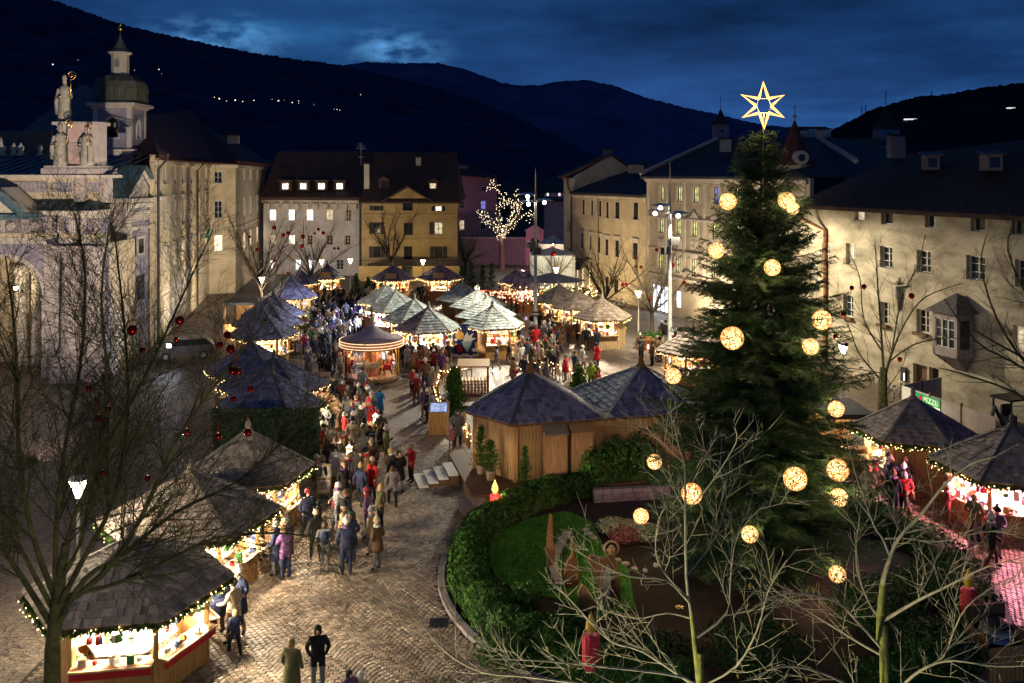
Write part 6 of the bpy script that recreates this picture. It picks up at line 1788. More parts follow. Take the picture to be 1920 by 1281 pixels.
# ================================================================== BAUBLES
bm = MB(); bm.ball((0, 0, 0), 1, 14, 9); BM = bm.mesh('ball', 'bauble_red', True)
cm = MB(); cm.lathe([(.25, .95), (.25, 1.15), (.1, 1.25)], 8); CM = cm.mesh('cap', 'gold')
sm = MB(); sm.tube([(0, 0, 1.2), (0, 0, 4.2)], .06, 4); SM = sm.mesh('ribbon', 'red_cloth')
def bauble(px, py, d, r_, label, grp):
    g = thing('bauble', label, 'bauble', W(px, py, d), 0, grp); g.scale = (r_, r_, r_)
    obj('ball', BM, g); obj('cap', CM, g); obj('ribbon', SM, g)
near_b = [(248, 619, 9.5, 'largest, before the lilac church wall'), (337, 601, 9, 'over the church square, topmost right'), (268, 657, 6.5, 'below the largest one by the church'), (331, 637, 6, 'beside the dazzling floodlight'), (426, 628, 7, 'topmost of the cluster before the dark blue hut'), (412, 647, 6.5, 'left in the cluster before the dark blue hut'), (433, 655, 8.5, 'lowest in the cluster before the dark blue hut'), (436, 695, 7.5, 'left of a touching pair over the blue roof'), (447, 697, 7.5, 'right of a touching pair over the blue roof'), (470, 730, 7, 'over the golden ball hut roof'), (166, 729, 6, 'left, over the church pavement'), (185, 785, 7.5, 'hanging left under a smaller one'), (203, 768, 6, 'smaller, up right of the left hanging one'), (194, 887, 5.5, 'just above the street lamp'), (277, 897, 5.5, 'catching light left of the cream roof side'), (438, 748, 5.5, 'small and dark over the fir wall'), (409, 819, 6.5, 'glowing orange left of the third hut peak'), (465, 811, 8, 'touching the peak of the third hut'), (350, 811, 7, 'dull, left of the third hut roof')]
for px, py, r_, w_ in near_b: bauble(px, py, 15.5 + random.uniform(-.8, .8), r_ / F * 15.5, 'red bauble ' + w_, 'baubles on the big bare tree')
for i, (px, py, d, r_) in enumerate([(514, 427, 83, 4.2), (531, 441, 83, 4.2), (540, 437, 83, 3.6), (568, 444, 83, 4.4), (566, 462, 83, 4), (597, 430, 94, 3), (606, 437, 94, 3.4), (627, 466, 94, 2.6), (634, 466, 94, 2.6), (514, 489, 83, 3.4), (482, 468, 83, 3.4), (470, 503, 83, 3.6), (540, 513, 83, 3.2), (563, 519, 83, 3), (590, 438, 94, 2.6), (468, 444, 83, 3)]):
    bauble(px, py, d - 1.5, r_ / F * d, 'small red bauble in the bare tree before the ' + ('palace corner' if d < 90 else 'white house'), 'baubles on the far left trees')
for px, py, r_, w_ in [(1620, 537.5, 5, 'between two others high by the downpipe'), (1709, 555, 5.8, 'right of the crucifix'), (1597, 540, 4.5, 'nearest the downpipe, high'), (1582, 589, 5.2, 'before a window left of the tree'), (1566, 631, 4.5, 'touching the spruce edge'), (1587, 647, 4, 'above the white lamp behind the spruce'), (1687, 674, 5, 'low beside the notice box')]:
    bauble(px, py, 47.5, r_ / F * 47.5, 'red bauble ' + w_, 'baubles before the old house')
for px, py, d in [(1231, 469, 70), (1262, 497, 70), (1202, 501, 70), (1168, 534, 70), (1176, 533, 70), (1192, 484, 78), (1193, 500, 78), (1283, 530, 70), (1219, 560, 70), (1040, 475, 92), (1036, 477, 92)]:
    bauble(px, py, d, 3.6 / F * d, 'small red bauble in the ' + {70: 'planter tree by the second mast', 78: 'bare tree before the cream house', 92: 'little tree by the white tents'}[d], 'baubles on the far right trees')
# ================================================================== GARDEN RING
rn = random.Random(51)
m = MB(); n = 64
m.add([(GC.x, GC.y, .10)] + [(GC.x + (GR - .5) * math.cos(2 * math.pi * k / n), GC.y + (GR - .5) * math.sin(2 * math.pi * k / n), .10) for k in range(n)], [(0, 1 + k, 1 + (k + 1) % n) for k in range(n)])
structure(m.build('flower_bed', 'soil'))
m = MB()
def lawn_in(x, y):
    return math.hypot(x - GC.x, y - GC.y) < GR - 1.3 and (x < 6.2 - .35 * max(0, y - 30) or (y < 27 and x > 8)) 
LZ = .14
pl = [G(905, 1075), G(925, 1010), G(990, 980), G(1060, 965), G(1110, 985), G(1130, 1030), G(1180, 1080), G(1190, 1150), G(1120, 1165), G(1040, 1130), G(960, 1110)]
m.prism([(p.x, p.y) for p in pl][::-1], .10, LZ); structure(m.build('lawn', 'lawn'))
g = MB()
from mathutils.geometry import intersect_point_tri_2d
P2 = [(p.x, p.y) for p in pl]
def inpoly(x, y):
    c = False
    for i in range(len(P2)):
        (xa, ya), (xb, yb) = P2[i], P2[i - 1]
        if (ya > y) != (yb > y) and x < (xb - xa) * (y - ya) / (yb - ya) + xa: c = not c
    return c
cnt = 0
xs_ = [p[0] for p in P2]; ys_ = [p[1] for p in P2]
while cnt < 26000:
    x, y = rn.uniform(min(xs_), max(xs_)), rn.uniform(min(ys_), max(ys_))
    if not inpoly(x, y): continue
    a = rn.uniform(0, 6.28); h = rn.uniform(.035, .075); w_ = .009
    g.add([(x - w_ * math.cos(a), y - w_ * math.sin(a), LZ), (x + w_ * math.cos(a), y + w_ * math.sin(a), LZ), (x + rn.uniform(-.03, .03), y + rn.uniform(-.03, .03), LZ + h)], [(0, 1, 2)], 0, rn.random()); cnt += 1
o = g.build('grass', mat('grass_blade', (.075, .24, .03), .7, .4, 3, attr=.5), kind='stuff'); tag(o, 'short green grass of the garden lawn', 'grass')
m = MB(); n = 72
for k in range(n):
    a, b_ = 2 * math.pi * k / n, 2 * math.pi * (k + .97) / n
    q = [(GC.x + r_ * math.cos(t_), GC.y + r_ * math.sin(t_)) for r_, t_ in ((GR, a), (GR + .22, a), (GR + .22, b_), (GR, b_))]
    m.prism(q, 0, .14)
structure(m.build('kerb', 'stone_dark'))
def leaf_cloud(mb, pts_fn, count, size, rnd):
    for _ in range(count):
        p, nrm = pts_fn()
        nrm = (nrm + Vector((rnd.gauss(0, .5), rnd.gauss(0, .5), rnd.gauss(0, .5)))).normalized()
        u = nrm.orthogonal().normalized(); u = (Matrix.Rotation(rnd.uniform(0, 6.28), 3, nrm) @ u); v = nrm.cross(u)
        s = size * rnd.uniform(.6, 1.35)
        mb.add([p - u * s * .5, p + v * s * .28 - u * s * .05, p + u * s * .6, p - v * s * .28 - u * s * .05], [(0, 1, 2, 3)], 0, rnd.random())
# clipped hedge along the ring (a gap at the right where the path comes in)
hr, hw_, hh = GR - .75, .62, .95
def hedge_pt(a0, a1):
    def f():
        a = rn.uniform(a0, a1); th = rn.uniform(-.25, math.pi + .25)
        bump = 1 + .10 * math.sin(a * 23) + .07 * math.sin(a * 57 + 1)
        rr_ = hr + hw_ * math.cos(th) * bump; zz_ = .2 + (hh - .2) * max(-.1, math.sin(th)) ** .6 * bump if math.sin(th) > 0 else rn.uniform(.1, .4)
        if abs(math.cos(th)) > .75: zz_ = rn.uniform(.1, hh * .85)
        p = Vector((GC.x + rr_ * math.cos(a), GC.y + rr_ * math.sin(a), zz_))
        return p, Vector((math.cos(th) * math.cos(a), math.cos(th) * math.sin(a), math.sin(th)))
    return f
hd = thing('hedge', 'clipped round hedge enclosing the garden with the big spruce', 'hedge', (GC.x, GC.y, 0))
hm_ = MB(); leaf_cloud(hm_, hedge_pt(R(85), R(255)), 34000, .105, rn); leaf_cloud(hm_, hedge_pt(R(-75), R(60)), 9000, .12, rn)
o = hm_.build('foliage', 'leaf_hedge', hd, kind='stuff'); o.location = (-GC.x, -GC.y, 0)
m = MB()
for a0, a1 in ((85, 255), (-75, 60)):
    n = 40; 
    vs = []; fs = []
    for k in range(n + 1):
        a = R(a0 + (a1 - a0) * k / n)
        for r_, z_ in ((hr - hw_ * .8, .05), (hr - hw_ * .7, hh * .8), (hr + hw_ * .7, hh * .8), (hr + hw_ * .8, .05)): vs.append((r_ * math.cos(a), r_ * math.sin(a), z_))
    for k in range(n):
        for j in range(3): fs.append((k * 4 + j, k * 4 + j + 1, k * 4 + 5 + j, k * 4 + 4 + j))
    m.add(vs, fs)
m.build('branches', 'leaf_dark', hd)
# shrubs in the bed
def shrub(label, p, rx, rz, count, size, matn, cat='shrub', name='shrub', group=None):
    t = thing(name, label, cat, p, 0, group)
    def f():
        v = Vector((rn.gauss(0, 1), rn.gauss(0, 1), rn.gauss(0, 1))).normalized(); k = rn.uniform(.55, 1.05)
        return Vector((v.x * rx * k, v.y * rx * k, rz + v.z * rz * k)), v
    q = MB(); leaf_cloud(q, f, count, size, rn); q.build('foliage', matn, t, kind='stuff')
    q = MB()
    for k in range(5): a = k * 1.3; q.tube([(0, 0, 0), (rx * .3 * math.cos(a), rx * .3 * math.sin(a), rz), (rx * .6 * math.cos(a), rx * .6 * math.sin(a), rz * 1.6)], [.03, .02, .008], 4)
    q.build('stems', 'bark', t)
    return t
for lab, px, py, rx, rz, c_, mt_ in (('round dark shrub between the lawn and the near red candle', 1060, 1225, .75, .55, 2200, 'leaf_dark'), ('loose shrub with red berries at the left of the lawn', 985, 1160, .5, .55, 1100, 'leaf_hedge'), ('broad low shrub at the bottom of the hedge ring', 950, 1245, .9, .45, 2200, 'leaf_hedge'), ('dark shrub under the right side of the spruce', 1640, 1180, 1.3, .7, 3400, 'leaf_dark'), ('dark shrub before the right hedge', 1740, 1140, 1.2, .6, 3000, 'leaf_dark'), ('spreading shrub at the right below the pink path', 1760, 1260, 1.2, .6, 3000, 'leaf_dark'), ('dark spreading shrub below the spruce skirt', 1420, 1250, 1.5, .55, 3600, 'leaf_dark'), ('low shrub below the lowest globe', 1240, 1270, 1.1, .5, 2600, 'leaf_dark'), ('small dark shrub behind the lawn', 1080, 935, .6, .5, 1200, 'leaf_dark')):
    shrub(lab, G(px, py, .1), rx, rz, c_, .10, mt_)
for k, (px, py) in enumerate([(1150, 1000), (1190, 1004), (1215, 1012), (1172, 1016)]):
    shrub(['pale silvery heather clump at the left of the bed', 'pale silvery heather clump in the middle of the bed', 'pale heather clump nearest the spruce', 'reddish heather clump at the front of the bed'][k], G(px, py, .1), .62, .26, 1500, .075, 'heather' if k < 3 else 'heather_red', 'plant', 'heather', 'heather clumps')
# stones edging the heather bed, and the curved path of slabs
for k, (px, py) in enumerate([(1102, 988), (1098, 996), (1104, 1004), (1112, 1011), (1120, 1019), (1130, 1026), (1142, 1034), (1158, 1052), (1172, 1060), (1190, 1068), (1210, 1072), (1230, 1062)]):
    q = MB(); s_ = rn.uniform(.09, .16); q.lathe([(s_ * .6, -.03), (s_, .03), (s_ * .8, s_ * .7), (s_ * .2, s_ * .9)], 7, (0, 0, 0), 0, lambda a, z: .25 * math.sin(2 * a + k))
    o = q.build('edging_stone', 'stone_pale', None, True, G(px, py, .1)); tag(o, 'rounded grey stone edging the heather bed', 'stone', 'stones edging the heather bed')
pth = structure(MB().add([(p.x + dx_, p.y, LZ + .012) for p, dx_ in ((G(1068, 1000, .14), -.2), (G(1068, 1000, .14), .2), (G(1046, 1050, .14), .2), (G(1046, 1050, .14), -.2))], [(0, 1, 2, 3)]).build('path', 'mortar'))
prev = None
for k in range(22):
    f = k / 21; px = 1068 - 28 * math.sin(f * 2.2) - 4 + 22 * max(0, f - .6); py = 1000 + 96 * f
    p = G(px, py, LZ); q = MB(); q.box((0, 0, 0), (rn.uniform(.28, .38), rn.uniform(.12, .17), .05), rn.uniform(-.15, .15)); o = q.build('path_slab', 'stone_pale', pth); o.location = (p.x, p.y, LZ + .03)
# carved wooden figures on the lawn
def board_fig(name, label, px, py, poly, th, matn, rz=0, cat='sculpture'):
    p = G(px, py, LZ); t = thing(name, label, cat, p, rz)
    q = MB(); q.prism_y(poly, -th / 2, th / 2); q.build('carved_board', matn, t)
    return t, p
t, p = board_fig('carved_stake', 'tall slim carved wooden stake on the lawn', 1031, 1062, [(-.10, 0), (.14, 0), (.17, .5), (.10, 1.0), (.08, 1.6), (.02, 1.75), (-.04, 1.55), (-.10, .9), (-.15, .4)], .12, 'rust')
t, p = board_fig('carved_stake', 'broad carved wooden slab on the lawn with a thin top', 1073, 1100, [(-.25, .05), (.22, 0), (.26, .4), (.14, .85), (.06, 1.0), (.05, 1.5), (-.01, 1.55), (-.02, 1.0), (-.2, .75), (-.28, .4)], .12, 'rust', .2)
t, p = board_fig('carved_stake', 'low leaning carved wooden slab nearest the candle', 1098, 1150, [(-.22, .2), (.3, -.02), (.32, .25), (.1, .7), (-.12, .85), (-.24, .6)], .12, 'wood_warm', .1)
t, p = board_fig('angel_figure', 'carved wooden angel figure with halo and spread sleeve on the lawn', 1138, 1136, [(-.2, 0), (.42, -.02), (.40, .7), (.32, 1.25), (.2, 1.5), (.05, 1.52), (-.12, 1.4), (-.5, 1.55), (-.56, 1.35), (-.42, 1.05), (-.28, .8)], .14, 'rust')
q = MB(); q.prism_y([(-.16, .05), (.08, .02), (.12, .9), (.02, 1.3), (-.1, .95)], -.10, -.072); q.build('robe_front', 'stone_statue', t)
q = MB(); q.tube([(.13 + .21 * math.cos(a), -.02, 1.72 + .21 * math.sin(a)) for a in [2 * math.pi * k / 16 for k in range(17)]], .035, 6); q.build('halo', 'wood_orange', t)
q = MB(); q.ball((.13, -.04, 1.68), .12, 10, 7, 0, 1.25); q.build('head', 'wood_orange', t, True)
# decorative candles
def candle(label, px, py, d_, h, r_, lit):
    p = W(px, py, d_) - Vector((0, 0, .18)); t = thing('decor_candle', label, 'candle', p)
    q = MB(); q.lathe([(r_ * .9, 0), (r_, .1), (r_ * .97, h - .06), (r_ * .7, h)], 14, (0, 0, .18), 0, lambda a, z: .05 * math.sin(9 * a + 13 * z)); q.build('wax', 'candle_red' if lit else 'pink_candle', t)
    q = MB(); q.lathe([(r_ * .25, 0), (r_ * .62, .12), (r_ * .55, .26), (r_ * .2, .42), (.01, .52)], 10, (0, 0, .2 + h)); q.build('flame', 'candle_flame' if lit else 'flame_yellow', t, True)
    q = MB(); q.tube([(0, 0, -p.z), (0, 0, .25)], .03, 6); q.build('stake', 'metal_dark', t)
    if lit: light('candle_light', 'POINT', t, (0, -.35, .9), 14, (1, .25, .12), .15)
candle('glowing red candle decoration beside the deck steps', 928, 962, 34.2, .72, .20, True)
candle('dull red candle with yellow flame in the near hedge', 1108, 1252, 22.6, .85, .23, False)
candle('dull red candle with yellow flame among twigs on the right', 1816, 1163, 25.2, .9, .22, False)
# three little spotlights by the glowing candle
p = G(946, 936, .5)
t = thing('spotlight_bar', 'row of three small bright spotlights beside the glowing candle', 'lamp', (p.x, p.y, .5))
q = MB(); q.box((0, .08, 0), (.75, .06, .06)); q.build('bar', 'metal_dark', t)
for k in range(3):
    q = MB(); q.lathe([(.05, 0), (.07, .06), (.07, .09)], 8, (-.25 + .25 * k, 0, 0)); q.build('spot_housing', 'metal_dark', t)
    q = MB(); q.ball((-.25 + .25 * k, -.02, .06), .06, 8, 5); q.build('spot_lens', 'lamp_glow', t)
light('spot_glow', 'POINT', t, (0, -.1, .22), 40, (1, .72, .4), .1)
# planter wall and plants round the double hut
p0, p1 = G(1112, 945, 0), G(1250, 938, 0)
b = Bld('planter_wall', 'low rough stone planter wall at the back of the garden', 'wall', (p0.x, p0.y, 0))
an = math.atan2(p1.y - p0.y, p1.x - p0.x)
for row in range(3):
    k = 0
    while k < (p1 - p0).length:
        w_ = rn.uniform(.3, .55); q = MB(); q.box((0, 0, 0), (w_ - .02, .3 + rn.uniform(-.04, .04), .19)); o = q.build('stone', 'stone_dark', b.root); o.location = Vector((math.cos(an) * (k + w_ / 2), math.sin(an) * (k + w_ / 2), .1 + .2 * row)); o.rotation_euler = (0, 0, an); k += w_
def pine_bush(label, p, h, r_, pot=True, name='potted_pine', n=150):
    t = thing(name, label, 'plant', p)
    z0 = .38 if pot else .05
    if pot:
        q = MB(); q.lathe([(.16, 0), (.22, .38), (.24, .40), (.2, .40), (.19, .34)], 12); q.build('pot', mat('terracotta', (.48, .36, .26), .8), t, True)
    q = MB(); q.tube([(0, 0, z0 - .1), (0, 0, h * .9)], [.03, .01], 5); q.build('stem', 'bark', t)
    q = MB()
    for k in range(n):
        f = rn.random() ** .8; z = z0 + (h - z0) * f; a = rn.uniform(0, 6.28); L_ = r_ * (1.05 - .85 * f) * rn.uniform(.5, 1.1)
        tip = Vector((L_ * math.cos(a), L_ * math.sin(a), z + rn.uniform(.0, .2)))
        st_ = Vector((tip.x * .15, tip.y * .15, z - .05))
        for j in range(16):
            c = st_ + (tip - st_) * (j / 16); nl = .15 if 'fir' in name else .08; v = Vector((rn.gauss(0, 1), rn.gauss(0, 1), rn.gauss(0, 1) + .3)).normalized() * nl; w2 = v.orthogonal().normalized() * nl * .17
            q.add([c - w2, c + w2, c + v + (tip - st_) * .08], [(0, 1, 2)], 0, rn.random())
    q.build('foliage', 'leaf_hedge', t, kind='stuff'); return t
pine_bush('potted mugo pine on the deck corner, front one', W(920, 905, 37.0) + Vector((0, 0, 0)) - Vector((0, 0, W(920, 905, 37.0).z - .55)), 1.55, .62)
pine_bush('taller potted pine on the deck behind the front one', Vector((W(902, 890, 37.8).x, 37.8, .55)), 1.9, .5)
pine_bush('young pine against the cupboards of the double hut', Vector((W(985, 900, 36.3).x, 36.3, .5)), 1.55, .45, False, 'young_pine')
for k, (px, dd, hh_) in enumerate([(1112, 37.2, 1.6), (1150, 37.4, 2.0), (1195, 37.6, 2.2), (1222, 37.9, 1.7)]):
    shrub(['leafy bush against the double hut wall, leftmost of four', 'leafy bush against the double hut wall, second from left', 'tall leafy bush against the double hut wall, third from left', 'leafy bush against the double hut wall beside the spruce'][k], Vector((W(px, 900, dd).x, dd - .15, .3)), .62, hh_ * .5, 1700, .13, 'leaf_hedge', 'plant', 'bush')
# ================================================================== LAMPS AND MASTS
def street_lamp(label, px, py, h=3.7, power=220, col=(1, .84, .55), loc=None):
    if loc is None:
        d = (H - h) * F / (py - HY); loc = ((px - 960) / F * d, d, 0)
    t = thing('street_lamp', label, 'street lamp', loc, 0, 'street lamps')
    q = MB(); q.lathe([(.12, 0), (.12, .25), (.06, .4), (.045, h - .35), (.09, h - .3), (.09, h - .24)], 10); q.build('pole', 'metal_white', t, True)
    q = MB(); q.lathe([(.07, h - .24), (.25, h + .22), (.23, h + .24), (.06, h - .1)], 12); q.build('glass', 'lamp_glow', t, True)
    q = MB(); q.lathe([(.27, h + .24), (.25, h + .30), (.03, h + .34)], 12); q.build('lid', 'metal_white', t, True)
    light('lamp_light', 'POINT', t, (0, 0, h + .05), power, col, .28)
    return t
street_lamp('street lamp among the branches at the lower left', 147, 915, 4.0, 2600, (1, .86, .60))
street_lamp('street lamp behind the dark blue huts before the palace', 491, 525, 3.7, 320)
street_lamp('street lamp before the left part of the yellow house', 657, 490, 3.7, 240)
street_lamp('street lamp before the white house behind the small tree', 603, 492, 3.7, 240)
street_lamp('street lamp between the two purple-roofed back huts', 793, 492, 3.7, 200)
street_lamp('street lamp in front of the white tents', 1043, 507, 3.7, 260)
street_lamp('slim street lamp on the pale street beside the planter tree', 1197, 552, 3.6, 420, (1, .9, .72))
street_lamp('street lamp behind the right edge of the spruce', 1581, 655, 3.7, 420, (1, .92, .75))
street_lamp('unseen street lamp below the window we look out of', 0, 0, 4.6, 4800, (1, .90, .62), (-1.6, 7.2, 0))  # unseen lamp put in for the light on the near twigs
street_lamp('unseen added street lamp beyond the left edge beside the nearest hut', 0, 0, 4.6, 3000, (1, .84, .58), (-17, 19.5, 0))  # out-of-view lamp added to brighten the near hut roofs
def mast(label, px, dd, ytop, ydish, dish, boxes):
    loc = ((px - 960) / F * dd, dd, 0); zt = H - (ytop - HY) / F * dd; zd_ = H - (ydish - HY) / F * dd
    t = thing('light_mast', label, 'mast', loc)
    q = MB(); q.tube([(0, 0, 0), (0, 0, zd_ - .2), (0, 0, zd_ + 1.0), (0, 0, zt)], [.15, .11, .06, .02], 12); q.build('pole', 'metal_grey', t, True)
    for i, (dx_, dy_, dz_, r_) in enumerate(dish):
        q = MB(); q.lathe([(.03, .16), (r_ * .6, .10), (r_, 0), (r_ * .98, -.03), (r_ * .5, .05), (.03, .10)], 20, (dx_, dy_, zd_ + dz_)); o = q.build('reflector_dish', 'metal_white', t, True)
        q = MB(); q.lathe([(.05, -.05), (.12, -.12), (.14, -.22), (.08, -.3), (.02, -.32)], 12, (dx_, dy_, zd_ + dz_)); q.build('lamp_head', 'flood_glow', o, True)
        q = MB(); q.tube([(0, 0, zd_ + dz_ + .05), (dx_, dy_, zd_ + dz_ + .05)], .03, 6); q.build('arm', 'metal_grey', t)
    for dx_, dy_, z_, rz in boxes:
        q = MB(); q.box((dx_, dy_, z_), (.62, .34, .5), rz); q.build('floodlight_box', 'metal_dark', t)
    return t, zd_
t, zd_ = mast('tall light mast in the middle of the market with black sign', 1004, 70.5, 315, 378, [(-.55, -.3, 0, .8), (-.6, .4, .55, .7), (.7, .2, .1, .7)], [(-.35, -.2, 7.6, .3), (.1, -.35, 7.1, .1)])
light('mast_light', 'SPOT', t, (-.55, -.45, zd_ - .55), 9500, (1, .99, .80), .25, 116, (-6.5, -3.4, zd_ - 6.5), .35)
light('mast_light', 'SPOT', t, (.7, -.55, zd_ - .5), 17000, (1, .90, .68), .22, 62, (.9, -10.5, zd_ - 6.2), .4)
light('church_beam', 'SPOT', t, (-1.0, -.55, 7.7), 9000, (1, .80, .62), .2, 36, (-31.5, -8.5, 12.5), .6)
q = MB(); q.box((.0, -.28, H - (588 - HY) / F * 70.5), (.62, .08, .40)); q.build('sign_board', 'metal_dark', t)
q = MB()
for k in range(5): q.box((-.2 + .1 * k, -.325, H - (588 - HY) / F * 70.5), (.06, .01, .14))
q.build('sign_lettering', 'paper', t)
t, zd_ = mast('tall light mast left of the big spruce with pale dish reflectors', 1256, 61, 305, 398, [(.5, -.35, -.05, .85), (-.6, .2, .45, .7), (-1.0, -.1, .1, .5)], [(.3, -.2, H - (452 - HY) / F * 61, .1), (-.3, -.05, H - (470 - HY) / F * 61, .7)])
light('mast_light', 'SPOT', t, (.55, -.55, zd_ - .75), 10500, (1, .86, .60), .25, 165, (1.8, -.9, zd_ - 6), .25)
light('mast_light', 'SPOT', t, (.6, .1, zd_ - .7), 2200, (1, .86, .58), .25, 150, (3.4, 2.2, zd_ - 5), .5)
# facade uplights (modelled fittings on the ground) for palace, cream house, garden wall
def uplight(label, loc, target, power, col, spot=110):
    t = thing('uplight', label, 'lamp', loc)
    q = MB(); q.box((0, 0, .06), (.4, .3, .12)); q.build('housing', 'metal_dark', t)
    q = MB(); q.box((0, 0, .125), (.3, .2, .012)); q.build('lens', 'flood_glow', t)
    light('uplight_beam', 'SPOT', t, (0, 0, .25), power, col, .1, spot, Vector(target) - Vector(loc), .8)
uplight('ground uplight washing the long palace wall', (-22.5, 84, 0), (-32.5, 92, 9.5), 6500, (1, .84, .60), 130)
uplight('ground uplight washing the near palace wall', (-21.0, 72, 0), (-28.5, 78, 9), 3000, (1, .84, .62), 120)
uplight('ground uplight washing the cream house', (4.5, 88, 0), (10.5, 96, 8), 3600, (1, .76, .42), 130)
uplight('ground uplight washing the white and palace corner', (-24, 104, 0), (-27, 117, 7), 2400, (1, .84, .72), 140)
uplight('ground uplight washing the yellow house', (-12.5, 103, 0), (-12.5, 115, 7), 1900, (1, .72, .34), 140)
uplight('pink uplight before the pink house and gate', (1.5, 122, 0), (-3, 136, 6), 700, (1, .36, .56), 130)
uplight('uplight washing the ornate house front', (14.5, 74, 0), (18, 78, 8), 5200, (1, .82, .54), 140)
uplight('uplight washing the old house front', (20.2, 45, 0), (24.6, 51, 7), 300, (1, .84, .56), 140)
# ================================================================== BOOTHS, FENCES, PROPS
def flat_booth(label, px0, px1, py, z, dep, power, frame='wood_dark', roofm='roof_slate', depth=3.0):
    d = (H - z) * F / (py - HY); x0, x1 = (px0 - 960) / F * d, (px1 - 960) / F * d
    t = thing('flat_booth', label, 'booth', ((x0 + x1) / 2, d, 0)); w_ = x1 - x0
    q = MB(); q.box((0, depth / 2, z - .1), (w_, depth, .22)); q.build('roof', roofm, t)
    for sx in (-1, 1):
        for y in (.12, depth - .12): q = MB(); q.box((sx * (w_ / 2 - .12), y, (z - .21) / 2), (.16, .16, z - .21)); q.build('post', frame, t)
    q = MB(); q.box((0, depth - .1, (z - .22) / 2), (w_ - .5, .06, z - .24)); q.build('back_wall', 'wood_warm', t)
    q = MB(); q.box((0, .15, .5), (w_ - .5, .08, 1.0)); q.box((0, .05, 1.03), (w_ - .3, .45, .05)); q.build('counter', 'wood_warm', t)
    q = MB(); q.box((0, depth / 2, z - .26), (.9, .12, .05)); q.build('lamp_tube', 'lamp_glow', t)
    light('booth_light', 'POINT', t, (0, depth * .45, z - .5), power, (1, .76, .48), .12)
    return t
flat_booth('flat-roofed dark booth with lit back wall left of the blue huts', 417, 498, 568, 2.75, 3, 90)
flat_booth('flat-roofed booth with pale wooden frame behind the spruce on the right', 1548, 1642, 778, 2.5, 3, 170, 'wood_pale')
# white peaked tents and pale parasol roofs at the end of the square
for i, (px, ya, ye, dd, w_, c_) in enumerate([(1037, 440, 456, 108, 3.3, (1, .72, .52)), (1035, 462, 476, 98, 4.6, (.9, .95, .8))]):
    p = W(px, ye, dd); t = thing('white_tent', ['white peaked party tent glowing orange at the street end', 'larger pale party tent in front of the orange glowing one'][i], 'tent', (p.x, p.y, 0))
    za, ze_ = H - (ya - HY) / F * dd, p.z; q = MB(); n = 16
    vs = []
    for j in range(5):
        f = j / 4; r_ = w_ / 2 * (1 - f) ** 1.4 + .03
        for k in range(4): a = math.pi / 4 + k * math.pi / 2; vs.append((r_ * 1.41 * math.cos(a), r_ * 1.41 * math.sin(a), ze_ + (za - ze_) * f))
    q.add(vs, [(j * 4 + k, j * 4 + (k + 1) % 4, j * 4 + 4 + (k + 1) % 4, j * 4 + 4 + k) for j in range(4) for k in range(4)]); q.build('roof', 'white_cloth', t)
    q = MB(); q.box((0, w_ / 2, ze_ / 2), (w_, .04, ze_)); q.box((w_ / 2, 0, ze_ / 2), (.04, w_, ze_)); q.build('side_wall', 'white_cloth', t)
    for sx in (-1, 1):
        for sy in (-1, 1): q = MB(); q.tube([(sx * w_ / 2, sy * w_ / 2, 0), (sx * w_ / 2, sy * w_ / 2, ze_)], .04, 6); q.build('pole', 'metal_white', t)
    light('tent_light', 'POINT', t, (0, 0, ze_ - .3), 150, c_, .15)
    q = MB(); q.ball((0, 0, ze_ - .1), .12, 8, 5); q.build('tent_lamp', 'lamp_glow', t)
p = G(1035, 585); t = thing('parasol', 'wide pale parasol roof with fairy lights below the white tents', 'parasol', p)
q = MB(); q.add([(3.3 * math.cos(a), 2.6 * math.sin(a), 3.0) for a in [math.pi / 4 * k for k in range(8)]] + [(0, 0, 3.75)], [(k, (k + 1) % 8, 8) for k in range(8)]); q.build('canopy', mat('canvas', (.42, .38, .36), .8), t)
q = MB(); q.tube([(0, 0, 0), (0, 0, 3.7)], .05, 8); q.build('pole', 'wood_pale', t)
q = MB(); bulbs(q, [(rn.uniform(-3.2, 4.5), rn.uniform(-2.2, 1), rn.uniform(1.0, 2.6)) for k in range(150)], .045); q.build('fairy_lights', 'bulb', t, kind='stuff')
q = MB()
def fgen():
    return Vector((rn.uniform(-2.6, 3.6), rn.uniform(-.8, .6), rn.uniform(.2, 2.3))), Vector((0, -1, .3))
leaf_cloud(q, fgen, 1800, .16, rn); q.build('greenery', 'leaf_dark', t, kind='stuff')
light('parasol_light', 'POINT', t, (0, -.8, 2.4), 200, (1, .76, .45), .2)
# red lit trellis of lights near the blue-roofed huts
p = G(950, 592); t = thing('light_curtain', 'curtain of reddish fairy lights beside the small blue-roofed huts', 'lights', p)
q = MB(); q.tube([(-2.6, 0, 0), (-2.6, 0, 2.3), (2.6, .6, 2.3), (2.6, .6, 0)], .05, 5); q.build('frame', 'wood_dark', t)
q = MB(); bulbs(q, [(-2.6 + 5.2 * k / 130 + rn.uniform(-.1, .1), .6 * k / 130 - .05, 2.25 - abs(rn.gauss(0, .45))) for k in range(130)], .05); q.build('fairy_lights', emit('bulb_red', (1, .30, .16), 9), t, kind='stuff')
q = MB(); q.ball((-2.7, -.1, 2.55), .2, 8, 6); q.build('spot_lamp', 'lamp_glow', t)
light('curtain_light', 'POINT', t, (-2.4, -.5, 2.4), 260, (1, .30, .28), .2)
